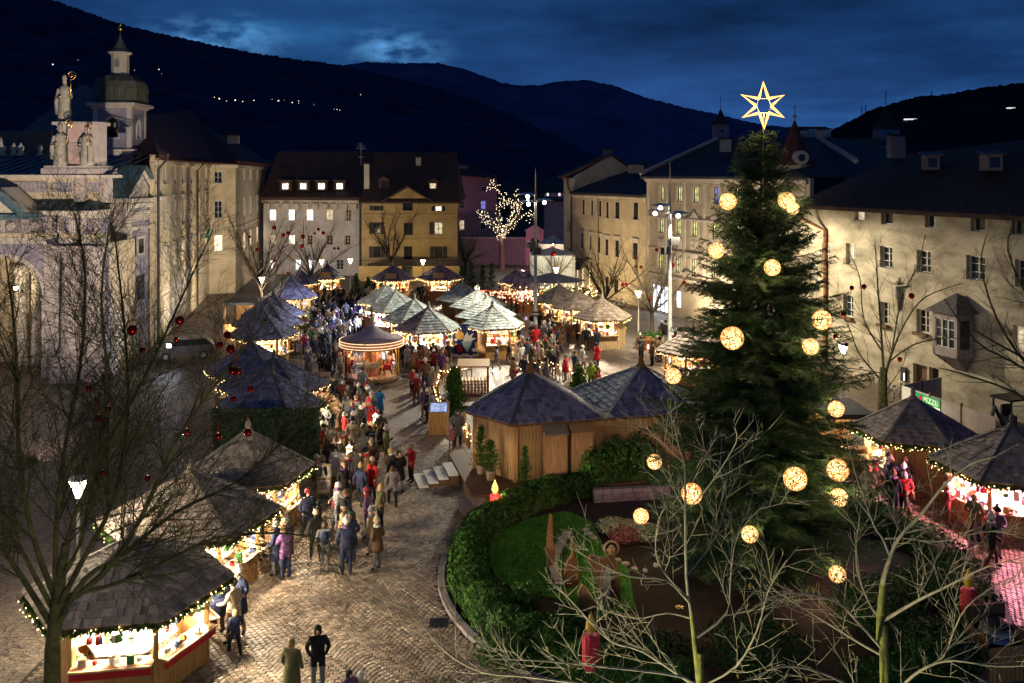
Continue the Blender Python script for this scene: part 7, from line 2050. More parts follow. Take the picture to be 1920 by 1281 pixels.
# mural board between the middle huts
dd = 64.2; p = W(869, 672, dd); t = thing('mural_board', 'painted dark blue board with yellow moon, white clouds and candle', 'sign', (p.x, p.y, 0))
k_ = dd / F
def mp_(x, y): return ((x - 869) * k_, H - (y - HY) / F * dd)
arc_ = [mp_(869 + 36 * math.cos(a) * 1.0, 634 - 26 * math.sin(a)) for a in [math.pi * j / 14 for j in range(15)]]
q = MB(); q.prism_y([mp_(905, 671)] + arc_ + [mp_(833, 671)], -.04, .04); q.build('panel', mat('mural_blue', (.02, .03, .16), .6, .2, 2), t)
def disc(cx, cy, r_, y0, name, mt_, sx=1.0):
    q = MB(); q.prism_y([mp_(cx + r_ * sx * math.cos(a), cy + r_ * math.sin(a)) for a in [2 * math.pi * j / 18 for j in range(18)]], y0 - .012, y0); q.build(name, mt_, t)
def flat(pts, y0, name, mt_):
    q = MB(); q.prism_y([mp_(x, y) for x, y in pts], y0 - .012, y0); q.build(name, mt_, t)
disc(862, 629, 8, -.045, 'painted_moon', mat('mural_yellow', (.68, .42, .10), .6), 1)
flat([(868, 636), (876, 622), (879, 630), (888, 624), (884, 633), (893, 634), (880, 642), (870, 641)], -.046, 'painted_wing', 'white_cloth')
flat([(866, 640), (886, 640), (880, 654), (876, 660), (870, 652)], -.060, 'painted_robe', mat('mural_pale', (.35, .50, .58), .6))
flat([(856, 650), (862, 646), (868, 656), (864, 661), (858, 659)], -.047, 'painted_bird', 'red_cloth')
flat([(891, 641), (897, 641), (897, 655), (891, 655)], -.047, 'painted_candle', 'mural_yellow')
flat([(834, 652), (852, 648), (852, 652), (834, 657)], -.048, 'painted_rainbow', mat('mural_orange', (.55, .24, .10), .6))
for cx, cy, r_ in ((840, 637, 3.2), (846, 636, 3), (855, 637, 2.4), (889, 656, 3.5), (896, 657, 3.4), (902, 655, 2.6)): disc(cx, cy, r_, -.049 - .0005 * cx % .01, 'painted_cloud', 'white_cloth', 1.2)
for j in range(11): disc(836 + j * 6.6, 667 + 1.5 * math.sin(j * 2), 3.4, -.075 - .001 * (j % 3), 'painted_cloud', 'white_cloth', 1.1)
# ---- picket fences of the little pen, with lights
def fence(label, pts, hgt, litn, rnd_h=.2):
    P = [G(x, y) for x, y in pts]; t = thing('picket_fence', label, 'fence', P[0])
    line = polyline([p for p in P] , .26)
    q = MB(); q.box((0, 0, hgt / 2), (.07, .035, hgt)); q.add([(-.035, 0, hgt), (.035, 0, hgt), (0, 0, hgt + .12)], [(0, 1, 2)]); me = q.mesh('picket', 'wood_warm')
    for p in line:
        o = obj('picket', me, t, p - P[0]); o.scale = (1, 1, rn.uniform(1 - rnd_h, 1 + rnd_h)); o.rotation_euler = (rn.uniform(-.05, .05), rn.uniform(-.05, .05), rn.uniform(-.4, .4))
    q = MB(); q.tube([p - P[0] + Vector((0, .04, hgt * .6)) for p in P], .03, 4); q.build('rail', 'wood_dark', t)
    q = MB(); bulbs(q, [p - P[0] + Vector((rn.uniform(-.1, .1), -.06, hgt * rn.uniform(.55, .95))) for p in polyline(P, .14)], .034); q.build('fairy_lights', 'bulb', t, kind='stuff')
    light('fence_glow', 'POINT', t, (P[len(P) // 2] - P[0]) + Vector((0, -.5, .8)), 26, (1, .7, .35), .3)
fence('curved picket fence with lights round the fir tree by the screen kiosk', [(884, 710), (850, 712), (825, 722), (815, 738), (818, 758), (826, 782), (832, 800)], .95, 1)
fence('picket fence with candle-like lights behind the double hut', [(978, 712), (1005, 705), (1035, 707), (1062, 712), (1085, 722), (1100, 733)], 1.0, 1)
fence('short fence stretch with lights left of the double hut', [(868, 806), (874, 830), (882, 848)], .9, 1)
pine_bush('bushy fir tree inside the curved fence', G(851, 780), 2.5, 1.0, False, 'small_fir', 420)
pine_bush('low fir behind the double hut roof', G(1085, 740), 1.5, .9, False, 'small_fir', 220)
p = G(888, 738); t = thing('firewood_shelter', 'small shelter with pale flat roof stacked with firewood', 'shelter', p)
q = MB(); q.add([(-.95, -.6, 1.75), (.95, -.6, 1.75), (.95, .6, 1.95), (-.95, .6, 1.95), (-.95, -.6, 1.68), (.95, -.6, 1.68), (.95, .6, 1.88), (-.95, .6, 1.88)], [(0, 1, 2, 3), (7, 6, 5, 4), (0, 4, 5, 1), (1, 5, 6, 2), (0, 3, 7, 4)]); q.build('roof', 'wood_warm', t)
for sx in (-.85, .85):
    for sy in (-.5, .5): q = MB(); q.box((sx, sy, .86), (.1, .1, 1.72)); q.build('post', 'wood_dark', t)
for k in range(40):
    q = MB(); r_ = .085; x = -.7 + (k % 8) * .2; z = .1 + (k // 8) * .18; q.tube([(x, -.45, z), (x, .4, z)], r_, 7); q.build('log', 'wood_pale' if k % 3 else 'wood_warm', t)
p = G(823, 812); t = thing('screen_kiosk', 'slatted wooden kiosk with a sloping lit screen on top', 'kiosk', p)
for k in range(7): q = MB(); q.box((-.42 + .14 * k, -.36, .55), (.12, .04, 1.1)); q.build('slat', 'wood_warm', t)
q = MB(); q.box((0, 0, .55), (.94, .66, 1.08)); q.build('body', 'wood_dark', t)
q = MB(); mt = Matrix.Rotation(R(32), 4, 'X'); q.box((0, -.05, 1.28), (.95, .7, .06), mtx=mt); q.build('screen_frame', 'metal_grey', t)
q = MB(); q.box((0, -.07, 1.315), (.82, .56, .015), mtx=mt); q.build('screen', 'screen', t)
p = G(607, 938); t = thing('menu_board', 'wooden menu stand with two white sheets beside the third left hut', 'sign', p, .05)
q = MB(); q.box((0, 0, .85), (.6, .06, 1.2)); q.box((-.24, 0, .15), (.06, .05, .3)); q.box((.24, 0, .15), (.06, .05, .3)); q.build('frame', 'wood_pale', t)
for z in (1.14, .57): q = MB(); q.box((0, -.036, z), (.48, .012, .5)); s_ = q.build('sheet', 'paper', t); q = MB(); [q.box((-.03, -.044, z + .17 - .05 * j), (.26 + .04 * (j % 3), .006, .012)) for j in range(7)]; q.build('print', 'metal_dark', s_)
for i, (px, py, lab) in enumerate([(650, 905, 'high table with a white lantern near the menu board'), (700, 838, 'high table crowded with mugs and candles in the middle of the crowd'), (622, 800, 'high table beside the fir-clad wall'), (600, 735, 'high table before the carousel on the left')]):
    p = G(px, py); t = thing('high_table', lab, 'table', p)
    q = MB(); q.box((0, 0, 1.08), (1.15, .75, .07)); q.build('table_top', 'wood_pale', t)
    for sx in (-.45, .45):
        for sy in (-.26, .26): q = MB(); q.box((sx, sy, .52), (.08, .08, 1.05)); q.build('leg', 'wood_warm', t)
    if i < 2:
        l_ = thing('table_lantern', ['white lantern on the high table near the menu board', 'bright candle lantern on the crowded high table'][i], 'lantern', p + Vector((.1, 0, 1.12)))
        q = MB(); q.box((0, 0, .02), (.22, .22, .03)); q.box((0, 0, .36), (.24, .24, .03)); [q.box((sx, sy, .19), (.025, .025, .32)) for sx in (-.1, .1) for sy in (-.1, .1)]; q.lathe([(.11, .37), (.02, .48)], 4); q.build('frame', 'metal_white', l_)
        q = MB(); q.lathe([(.05, .03), (.05, .18), (.02, .24)], 8); q.build('candle', 'lamp_glow', l_); light('lantern_light', 'POINT', l_, (0, 0, .6), [45, 110][i], (1, .74, .45), .1)
    for j in range(5):
        mg = MB(); mg.lathe([(.035, 0), (.042, .1), (.036, .1), (.03, .02)], 8); o = mg.build('mug', ['white_cloth', 'red_cloth', 'goods_blue'][j % 3], None, True, p + Vector((-.4 + .17 * j, rn.uniform(-.25, .25), 1.12))); tag(o, 'small mug on the ' + ['table with the white lantern', 'crowded high table', 'table by the fir-clad wall', 'table before the carousel'][i], 'mug', 'mugs on table %d' % i)
# fir-clad wall in front of the golden ball hut
p = G(500, 905); t = thing('fir_wall', 'tall screen clad in dark fir branches below the golden ball hut', 'screen', (W(500, 830, 39.5).x, 39.5, 0))
q = MB(); q.box((0, .1, 1.35), (4.4, .2, 2.7)); q.build('panel', 'leaf_dark', t)
q = MB()
def fw(): 
    return Vector((rn.uniform(-2.3, 2.3), -.05 + rn.uniform(-.25, .1), rn.uniform(0, 2.85))), Vector((0, -1, .2))
leaf_cloud(q, fw, 9000, .16, rn); q.build('fir_branches', 'needle', t, kind='stuff')
q = MB(); bulbs(q, [(rn.uniform(-.2, .9) + 1.0, -.35, rn.uniform(.3, .6)) for k in range(12)], .05); q.build('fairy_lights', 'bulb', t, kind='stuff')
# construction fence with the green sign
c0, c1, c2 = Vector((20.4, 47.5, 0)), Vector((22.0, 41.2, 0)), Vector((23.4, 49.4, 0))
t = thing('site_fence', 'pale site fence panels with a green sign before the old house', 'fence', c0)
for i, (a, b_, n, mt_) in enumerate(((c0, c1, 3, 'white_cloth'), (c0, c2, 2, 'stone_lilac'))):
    dv = b_ - a; an = math.atan2(dv.y, dv.x)
    for k in range(n):
        mid_ = a + dv * ((k + .5) / n) - c0
        q = MB(); q.box((mid_.x, mid_.y, 1.0), (dv.length / n - .05, .05, 1.95), an); q.build('fence_panel', 'stone_pale' if (i == 0 and k) else mt_, t)
        e_ = a + dv * (k / n) - c0; q = MB(); q.box((e_.x, e_.y, 1.05), (.09, .09, 2.1), an); q.build('fence_post', 'wood_dark', t)
dv = (c1 - c0).normalized(); an = math.atan2(dv.y, dv.x); nn = Vector((dv.y, -dv.x, 0))
sg = thing('company_sign', 'green and white company sign on the site fence', 'sign', c0 + dv * 2.1 + nn * .06 + Vector((0, 0, 1.55)), an)
q = MB(); q.box((0, 0, .14), (1.75, .03, .42)); q.build('green_panel', mat('sign_green', (.02, .32, .12), .5), sg)
q = MB(); q.box((0, 0, -.33), (1.75, .028, .5)); q.build('white_panel', 'paper', sg)
tx_ = bpy.data.curves.new('sign_text', 'FONT'); tx_.body = 'PEZZEI'; tx_.size = .36; tx_.extrude = .004; tx_.align_x = 'CENTER'; tx_.materials.append(MATS['paper'])
o = bpy.data.objects.new('sign_text', tx_); COL.objects.link(o); dg_ = bpy.context.evaluated_depsgraph_get(); me_ = bpy.data.meshes.new_from_object(o.evaluated_get(dg_)); bpy.data.objects.remove(o); o = obj('sign_text', me_, sg); o.location = (.22, -.022, .02); o.rotation_euler = (R(90), 0, 0)
q = MB(); q.prism_y([(-.62, .0), (-.46, .02), (-.42, .14), (-.5, .28), (-.6, .26), (-.68, .12)], -.024, -.016); q.build('emblem', 'red_cloth', sg)
# small digger behind the fence
p = Vector((24.0, 43.6, 0)); t = thing('mini_digger', 'dark mini excavator parked behind the site fence', 'excavator', p, .35)
for sx in (-.5, .5): q = MB(); q.prism_y([(-.8, .25), (-.65, .05), (.65, .05), (.8, .25), (.65, .48), (-.65, .48)], sx - .15, sx + .15); q.build('track', 'metal_dark', t)
q = MB(); q.box((0, 0, .75), (1.5, 1.25, .5)); q.build('body', mat('digger_grey', (.10, .10, .11), .5), t)
q = MB()
for x, y in ((-.6, -.5), (.6, -.5), (-.6, .5), (.6, .5)): q.tube([(x, y, .95), (x * .92, y, 2.25)], .05, 6)
q.build('cab_frame', 'metal_dark', t); q = MB(); q.box((0, 0, 2.3), (1.4, 1.2, .1)); q.build('cab_roof', 'metal_dark', t)
q = MB(); q.box((0, .1, 1.2), (.5, .45, .4)); q.box((0, .32, 1.6), (.5, .12, .6)); q.build('cab_seat', 'shutter_dark', t)
q = MB(); q.tube([(-.75, -.3, 1.0), (-1.6, -.5, 2.1), (-2.2, -.6, 1.1)], [.12, .1, .08], 6); q.build('digger_arm', 'digger_grey', t)
# bicycles
def bicycle_parts(t):
    for x in (-.52, .52):
        q = MB(); q.tube([(x + .33 * math.cos(a), 0, .34 + .33 * math.sin(a)) for a in [2 * math.pi * k / 20 for k in range(21)]], .022, 5); w_ = q.build('wheel', 'metal_dark', t)
        q = MB(); [q.tube([(x, 0, .34), (x + .32 * math.cos(a), 0, .34 + .32 * math.sin(a))], .004, 3) for a in [2 * math.pi * k / 10 for k in range(10)]]; q.build('spokes', 'metal_grey', w_)
    q = MB()
    for a, b_ in (((-.52, .34), (-.12, .32)), ((-.12, .32), (-.22, .8)), ((-.2, .74), (.36, .78)), ((-.12, .32), (.38, .7)), ((.52, .34), (.36, .86)), ((-.52, .34), (-.2, .74))): q.tube([(a[0], 0, a[1]), (b_[0], 0, b_[1])], .02, 6)
    q.build('frame', 'metal_white', t)
    q = MB(); q.tube([(.36, 0, .86), (.34, -.05, .98), (.26, -.26, 1.0)], .014, 5); q.tube([(.34, .05, .98), (.26, .26, 1.0)], .014, 5); q.build('handlebar', 'metal_grey', t)
    q = MB(); q.tube([(-.34, 0, .86), (-.22, 0, .88), (-.08, 0, .86)], [.07, .06, .025], 6); q.build('saddle', 'shutter_dark', t)
for px, py, rz, lab in ((1682, 752, .5, 'white bicycle parked beside the bare tree at the old house'), (1640, 728, -.3, 'bicycle in the shade left of the bare tree trunk'), (1622, 716, -.2, 'bicycle farthest left in the shade by the old house'), (1152, 575, .3, 'bicycle at the cream house wall, left of three'), (1160, 577, .5, 'bicycle at the cream house wall, middle of three'), (1170, 578, .2, 'bicycle at the cream house wall, right of three')):
    t = thing('bicycle', lab, 'bicycle', G(px, py), rz, 'parked bicycles'); bicycle_parts(t)
# planter with lanterns at the tree by the second mast
p = G(1218, 650); t = thing('planter_box', 'square planter box with red flowers round the tree by the second mast', 'planter', p)
q = MB(); q.box((0, 0, .35), (1.9, 1.5, .7)); q.build('box', 'wood_warm', t)
q = MB(); leaf_cloud(q, lambda: (Vector((rn.uniform(-.9, .9), rn.uniform(-.7, .7), rn.uniform(.65, 1.1))), Vector((0, 0, 1))), 700, .16, rn); q.build('plants', 'leaf_hedge', t, kind='stuff')
for k, (dx_, dy_) in enumerate(((-.9, -1.2), (-.3, -1.25), (.5, -1.1))):
    l_ = thing('wooden_lantern', ['wooden lantern before the planter, left of three', 'wooden lantern before the planter, middle of three', 'wooden lantern before the planter, right of three'][k], 'lantern', p + Vector((dx_, dy_, 0)))
    q = MB(); q.box((0, 0, .04), (.42, .42, .06)); q.box((0, 0, .92), (.46, .46, .06)); [q.box((sx, sy, .48), (.05, .05, .86)) for sx in (-.18, .18) for sy in (-.18, .18)]; q.build('frame', 'rust', l_)
    q = MB(); q.lathe([(.07, .07), (.07, .3), (.03, .4)], 8); q.build('candle', emit('lantern_candle', (1, .4, .2), 5), l_)
for px, py, h_ in ((1245, 634, 1.15), (1263, 641, 1.0)):
    q = MB(); q.box((0, 0, h_ / 2), (.55, .4, h_)); q.box((0, 0, h_ + .03), (.62, .46, .06)); o = q.build('white_stand', 'metal_white', None, False, G(px, py)); tag(o, ['taller white display stand behind the second mast', 'shorter white display stand behind the second mast'][h_ < 1.1], 'stand')
# white van parked on the church square
p = G(346, 672); t = thing('parked_car', 'grey car parked on the church square behind the dazzling floodlight', 'car', p, R(200))
q = MB(); q.prism_y([(-2.0, .35), (2.0, .35), (2.05, .75), (1.75, .95), (1.1, 1.0), (.45, 1.5), (-1.4, 1.52), (-1.95, 1.0)], -.82, .82); q.build('body', mat('car_paint', (.16, .16, .18), .3, .05, 2, metal=.2), t)
q = MB(); q.prism_y([(1.0, 1.02), (.45, 1.44), (-1.35, 1.46), (-1.75, 1.04)], -.835, .835); q.build('windows', 'glass_dark', t)
q = MB(); q.add([(1.16, -.7, 1.0), (1.16, .7, 1.0), (.52, .62, 1.49), (.52, -.62, 1.49)], [(0, 1, 2, 3)]); q.build('windscreen', 'glass_dark', t)
for x in (-1.25, 1.25):
    for y in (-.78, .78): q = MB(); q.tube([(x, y - .1, .32), (x, y + .1, .32)], .32, 14); w_ = q.build('wheel', 'metal_dark', t); q = MB(); q.tube([(x, y - .11, .32), (x, y + .11, .32)], .17, 10); q.build('rim', 'metal_grey', w_)
for y in (-.55, .55): q = MB(); q.box((2.0, y, .72), (.08, .32, .14)); q.build('headlight', 'paper', t)
# plate rack in the lower right corner
p = G(1868, 1262); t = thing('slatted_crate', 'slatted wooden crate with stacked round lids in the lower right corner', 'crate', p, .2)
for k in range(9): q = MB(); q.box((-.52 + .13 * k, -.42, .45), (.1, .03, .9)); q.build('slat', 'wood_warm', t)
q = MB(); q.box((0, .42, .8), (1.2, .04, 1.6)); q.box((-.58, 0, .6), (.04, .84, 1.2)); q.box((.58, 0, .6), (.04, .84, 1.2)); q.build('crate_frame', 'wood_dark', t)
for k, (z, mt_) in enumerate(((.95, 'goods_blue'), (1.12, 'metal_grey'), (1.3, 'metal_dark'))): q = MB(); q.lathe([(.02, .1), (.3, .06), (.42, 0), (.40, -.03)], 16, (0, .02 * k, z)); q.build('round_lid', mt_, t, True)
# dark conifers behind the back huts
for k, (px, py, h_) in enumerate([(866, 545, 2.6), (884, 545, 3.2), (905, 546, 2.8), (922, 547, 3.1), (850, 560, 2.2), (668, 556, 2.4), (690, 556, 2.0)]):
    pine_bush(['dark little fir behind the back huts, first in the row', 'dark little fir behind the back huts, second in the row', 'dark little fir behind the back huts, third in the row', 'dark little fir behind the back huts, last in the row', 'little fir between the purple-roofed hut and the frosty row', 'little fir at the far end of the crowd, left one', 'little fir at the far end of the crowd, right one'][k], G(px, py), h_, .9, False, 'small_fir', 110)
# ================================================================== PEOPLE
rn = random.Random(77)
def make_body(pose):
    """one continuous skinned figure; joints in metres for a 1.75 m adult facing -Y"""
    J = {'pelvis': (0, 0, .95), 'waist': (0, 0, 1.10), 'chest': (0, -.01, 1.30), 'neck': (0, 0, 1.49), 'head': (0, -.015, 1.60), 'crown': (0, -.005, 1.70), 'nose': (0, -.115, 1.60),
         'hipL': (.10, 0, .88), 'kneeL': (.11, -.02, .49), 'ankL': (.115, .02, .10), 'toeL': (.12, -.15, .045),
         'hipR': (-.10, 0, .88), 'kneeR': (-.11, -.02, .49), 'ankR': (-.115, .02, .10), 'toeR': (-.12, -.15, .045),
         'shL': (.18, 0, 1.42), 'elL': (.26, .03, 1.16), 'wrL': (.24, -.10, .96), 'haL': (.235, -.14, .89), 'thL': (.195, -.16, .92),
         'shR': (-.18, 0, 1.42), 'elR': (-.26, .03, 1.16), 'wrR': (-.24, -.10, .96), 'haR': (-.235, -.14, .89), 'thR': (-.195, -.16, .92)}
    J.update(pose)
    E = [('pelvis', 'waist'), ('waist', 'chest'), ('chest', 'neck'), ('neck', 'head'), ('head', 'crown'), ('head', 'nose')]
    for s in 'LR': E += [('pelvis', 'hip' + s), ('hip' + s, 'knee' + s), ('knee' + s, 'ank' + s), ('ank' + s, 'toe' + s), ('chest', 'sh' + s), ('sh' + s, 'el' + s), ('el' + s, 'wr' + s), ('wr' + s, 'ha' + s), ('wr' + s, 'th' + s)]
    RD = {'pelvis': (.175, .135), 'waist': (.165, .13), 'chest': (.19, .14), 'neck': (.062, .062), 'head': (.082, .095), 'crown': (.062, .075), 'nose': (.014, .014), 'hip': (.105, .11), 'knee': (.065, .07), 'ank': (.052, .055), 'toe': (.045, .035), 'sh': (.085, .085), 'el': (.062, .062), 'wr': (.045, .045), 'ha': (.042, .03), 'th': (.018, .018)}
    names = list(J); me = bpy.data.meshes.new('skeleton')
    me.from_pydata([J[n] for n in names], [(names.index(a), names.index(b_)) for a, b_ in E], [])
    ob = bpy.data.objects.new('skeleton', me); COL.objects.link(ob)
    md = ob.modifiers.new('skin', 'SKIN')
    for i, n in enumerate(names):
        sv = me.skin_vertices[0].data[i]; k = n.rstrip('LR') if n not in RD else n
        sv.radius = RD[k]; sv.use_root = (n == 'pelvis')
    sb = ob.modifiers.new('sub', 'SUBSURF'); sb.levels = 1; sb.render_levels = 1
    dg = bpy.context.evaluated_depsgraph_get(); dg.update()
    out = bpy.data.meshes.new_from_object(ob.evaluated_get(dg))
    bpy.data.objects.remove(ob)
    V = {n: Vector(J[n]) for n in names}
    def seg(p, a, b_):
        a, b_ = V[a], V[b_]; d_ = b_ - a; t_ = max(0, min(1, (p - a).dot(d_) / max(1e-9, d_.length_squared))); return (p - a - d_ * t_).length
    out.materials.clear()
    mats_ = []
    for f in out.polygons:
        p = f.center
        best = min(E, key=lambda e: seg(p, *e) - (.05 if e[0] in ('pelvis', 'waist', 'chest') else 0))
        n = best[1].rstrip('LR') if best[1] not in RD else best[1]
        k = {'head': 0, 'crown': 4, 'nose': 0, 'neck': 1, 'knee': 2, 'ank': 2, 'toe': 3, 'ha': 5, 'th': 5}.get(n, 1)
        if n == 'hip': k = 1
        if n == 'knee' and p.z > .70 * V['pelvis'].z / .95: k = 1        # jacket hem over the hips
        if n == 'head' and p.z < V['neck'].z + .03: k = 1                # scarf and collar
        if n in ('head', 'crown') and (p.y > V['head'].y + .03 or p.z > V['head'].z + .065): k = 4
        mats_.append(k)
    out.polygons.foreach_set('material_index', mats_)
    out.polygons.foreach_set('use_smooth', [True] * len(out.polygons))
    return out
arms_pocket = {'elL': (.28, .06, 1.17), 'wrL': (.20, -.08, 1.03), 'haL': (.15, -.12, 1.0), 'thL': (.15, -.13, 1.03), 'elR': (-.28, .06, 1.17), 'wrR': (-.20, -.08, 1.03), 'haR': (-.15, -.12, 1.0), 'thR': (-.15, -.13, 1.03)}
POSES = [{}, arms_pocket,
    {'elR': (-.27, -.02, 1.17), 'wrR': (-.14, -.24, 1.24), 'haR': (-.09, -.29, 1.28), 'thR': (-.08, -.25, 1.31)},                                    # holding a mug
    {'kneeL': (.11, -.20, .52), 'ankL': (.115, -.22, .11), 'toeL': (.12, -.38, .07), 'kneeR': (-.11, .06, .49), 'ankR': (-.115, .26, .13), 'toeR': (-.12, .12, .045), 'elL': (.26, .12, 1.17), 'wrL': (.24, .06, .97), 'haL': (.235, .04, .90), 'thL': (.2, .0, .92), 'wrR': (-.22, -.2, 1.0), 'haR': (-.21, -.26, .95), 'thR': (-.17, -.26, .97)},  # walking
    {'elL': (.25, -.08, 1.17), 'wrL': (.10, -.30, 1.14), 'haL': (.05, -.35, 1.16), 'thL': (.04, -.3, 1.19), 'elR': (-.25, -.08, 1.17), 'wrR': (-.12, -.30, 1.12), 'haR': (-.06, -.35, 1.14), 'thR': (-.06, -.3, 1.18), 'chest': (0, -.06, 1.29), 'neck': (0, -.08, 1.48), 'head': (0, -.13, 1.58), 'crown': (0, -.13, 1.68), 'nose': (0, -.225, 1.56)},   # leaning over a counter
    {'kneeL': (.13, -.06, .49), 'ankL': (.19, -.02, .10), 'toeL': (.24, -.18, .045), 'elL': (.3, -.05, 1.2), 'wrL': (.34, -.25, 1.15), 'haL': (.35, -.31, 1.15), 'thL': (.31, -.3, 1.18)}]
BODY = [make_body(p) for p in POSES]
for me in BODY:
    for k in range(6): me.materials.append(None)
def cloth(name, c): return mat('cloth_' + name, c, .85, .18, 9)
JC = {'black': (.012, .012, .014), 'navy': (.02, .028, .07), 'red': (.46, .02, .025), 'dark red': (.17, .02, .025), 'grey': (.16, .16, .17), 'beige': (.42, .33, .22), 'white': (.62, .60, .56), 'olive': (.10, .10, .045), 'brown': (.13, .075, .04), 'blue': (.02, .17, .42), 'pink': (.58, .25, .24), 'yellow': (.62, .42, .02), 'lime': (.35, .62, .03), 'purple': (.13, .06, .17), 'green': (.03, .12, .06), 'tan': (.34, .22, .12)}
for k, v in JC.items(): cloth(k, v)
TR = ['cloth_black', 'cloth_navy', 'cloth_grey', 'cloth_brown']
SK = [mat('skin_a', (.55, .33, .23), .6, .08, 5), mat('skin_b', (.48, .27, .18), .6, .08, 5), mat('skin_c', (.60, .38, .28), .6, .08, 5)]
HR = {'brown': mat('hair_brown', (.07, .04, .02), .7), 'blond': mat('hair_blond', (.38, .26, .12), .7), 'dark': mat('hair_dark', (.015, .012, .01), .7), 'grey': mat('hair_grey', (.34, .33, .32), .7)}
hatm = MB(); hatm.lathe([(.108, -.02), (.118, .0), (.118, .045), (.106, .05), (.10, .085), (.07, .13), (.02, .148)], 12); HATM = hatm.mesh('hat', 'cloth_grey', True)
pom = MB(); pom.lathe([(.108, -.02), (.118, .0), (.118, .045), (.106, .05), (.10, .085), (.07, .13), (.03, .145), (.05, .17), (.04, .20), (.005, .215)], 12); POM = pom.mesh('hat', 'cloth_grey', True)
har = MB(); har.lathe([(.10, -.12), (.112, -.04), (.106, .04), (.085, .09), (.04, .122), (.01, .128)], 12); HAR = har.mesh('hair', 'hair_brown', True)
for me in (HATM, POM, HAR): me.materials.clear(); me.materials.append(None)
bp = MB(); bp.lathe([(.10, 0), (.15, .06), (.15, .34), (.10, .42), (.02, .44)], 10); BPK = bp.mesh('backpack', 'cloth_navy', True); BPK.materials.clear(); BPK.materials.append(None)
sc_ = MB(); sc_.lathe([(.085, -.035), (.112, -.01), (.105, .04), (.075, .055)], 12); SCF = sc_.mesh('scarf', 'cloth_red', True)
sk_ = MB(); sk_.lathe([(.245, -.38), (.235, -.2), (.205, 0), (.19, .12)], 14, (0, 0, 0), 0, lambda a, z: -.18 * math.sin(a) ** 2); SKT = sk_.mesh('coat_skirt', 'cloth_red', True)
bg_ = MB(); bg_.box((0, 0, 0), (.09, .26, .22)); bg_.tube([(0, -.1, .1), (-.02, -.03, .5), (-.02, .03, .5), (0, .1, .1)], .012, 4); BAG = bg_.mesh('shoulder_bag', 'cloth_red')
for me in (SCF, SKT, BAG): me.materials.clear(); me.materials.append(None)
HEADZ = [(0, -.01, 1.635)] * 6; HEADZ[4] = (0, -.125, 1.615)
USED = set()
def setm(o, i, m_):
    o.material_slots[i].link = 'OBJECT'; o.material_slots[i].material = MATS[m_] if isinstance(m_, str) else m_
PSTATE = ['standing', 'hands in pockets', 'holding a mug', 'walking', 'leaning forward', 'reaching out']
def person(x, y, zone, jacket=None, hat=None, pose=None, face=None, h=1.75, z=0, label=None, pack=None, kid=False):
    pose = rn.choice([0, 1, 1, 2, 3, 3, 4, 5]) if pose is None else pose
    for attempt in range(300):
        j = jacket or rn.choice(['black'] * 5 + ['navy'] * 4 + ['grey'] * 3 + ['brown'] * 2 + ['olive', 'olive', 'beige', 'tan', 'tan', 'beige', 'brown', 'dark red', 'grey', 'purple', 'white', 'green', 'red'])
        hh_ = hat or rn.choice(['none'] * 6 + ['white', 'grey', 'black', 'beige', 'brown', 'tan', 'dark red'])
        hc = rn.choice(list(HR))
        tr_ = rn.choice(TR)
        what = ('child' if kid else 'person')
        lab = label or '%s in %s jacket, %s, %s %s' % (what, j, (hh_ + ' hat') if hh_ != 'none' else hc + ' hair', PSTATE[pose], zone)
        if lab not in USED: break
        pose = rn.choice([0, 1, 2, 3, 4, 5]) if attempt > 3 else pose
        if attempt > 20: jacket = None; hat = None
    USED.add(lab)
    me = BODY[pose]
    t = thing('person', lab, 'person', (x, y, z), face if face is not None else rn.uniform(0, 6.28), 'visitors of the market')
    s = h / 1.75 * rn.uniform(.96, 1.04) if not kid else h / 1.75
    wide = rn.uniform(1.0, 1.16)
    t.scale = (s * wide, s * wide, s)
    o = obj('body', me, t)
    glove = rn.choice(['cloth_black', None, None])
    sk = rn.choice(SK)
    for i, mm in enumerate((sk, 'cloth_' + j, tr_, 'cloth_black', HR[hc], glove or sk)): setm(o, i, mm)
    if hh_ != 'none':
        q = obj('hat', rn.choice([HATM, POM]), t, Vector(HEADZ[pose]) + Vector((0, .005, .04))); setm(q, 0, 'cloth_' + hh_); q.scale = (.95, 1.08, 1.0)
    else:
        q = obj('hair', HAR, t, Vector(HEADZ[pose]) + Vector((0, .028, .0))); setm(q, 0, HR[hc]); q.scale = (.92, 1.0, .92)
    if rn.random() < .4:
        q = obj('scarf', SCF, t, Vector(HEADZ[pose]) - Vector((0, 0, .135))); setm(q, 0, 'cloth_' + rn.choice(['white', 'red', 'beige', 'grey', 'tan', 'dark red', 'purple']))
    if pose != 3 and rn.random() < .38:
        q = obj('coat_skirt', SKT, t, (0, 0, .98)); setm(q, 0, 'cloth_' + j); q.scale = (1, 1, rn.uniform(.7, 1.2))
    if rn.random() < .22:
        sx = rn.choice([-1, 1]); q = obj('shoulder_bag', BAG, t, (sx * .27, .04, .86)); setm(q, 0, 'cloth_' + rn.choice(['black', 'brown', 'tan', 'grey', 'red']))
    if pack or (pack is None and rn.random() < .10):
        q = obj('backpack', BPK, t, (0, .2, 1.02)); setm(q, 0, 'cloth_' + (pack or rn.choice(['navy', 'black', 'grey', 'green'])))
    return t
def at(px, py, zone, **kw):
    p = G(px, py); return person(p.x, p.y, zone, **kw)
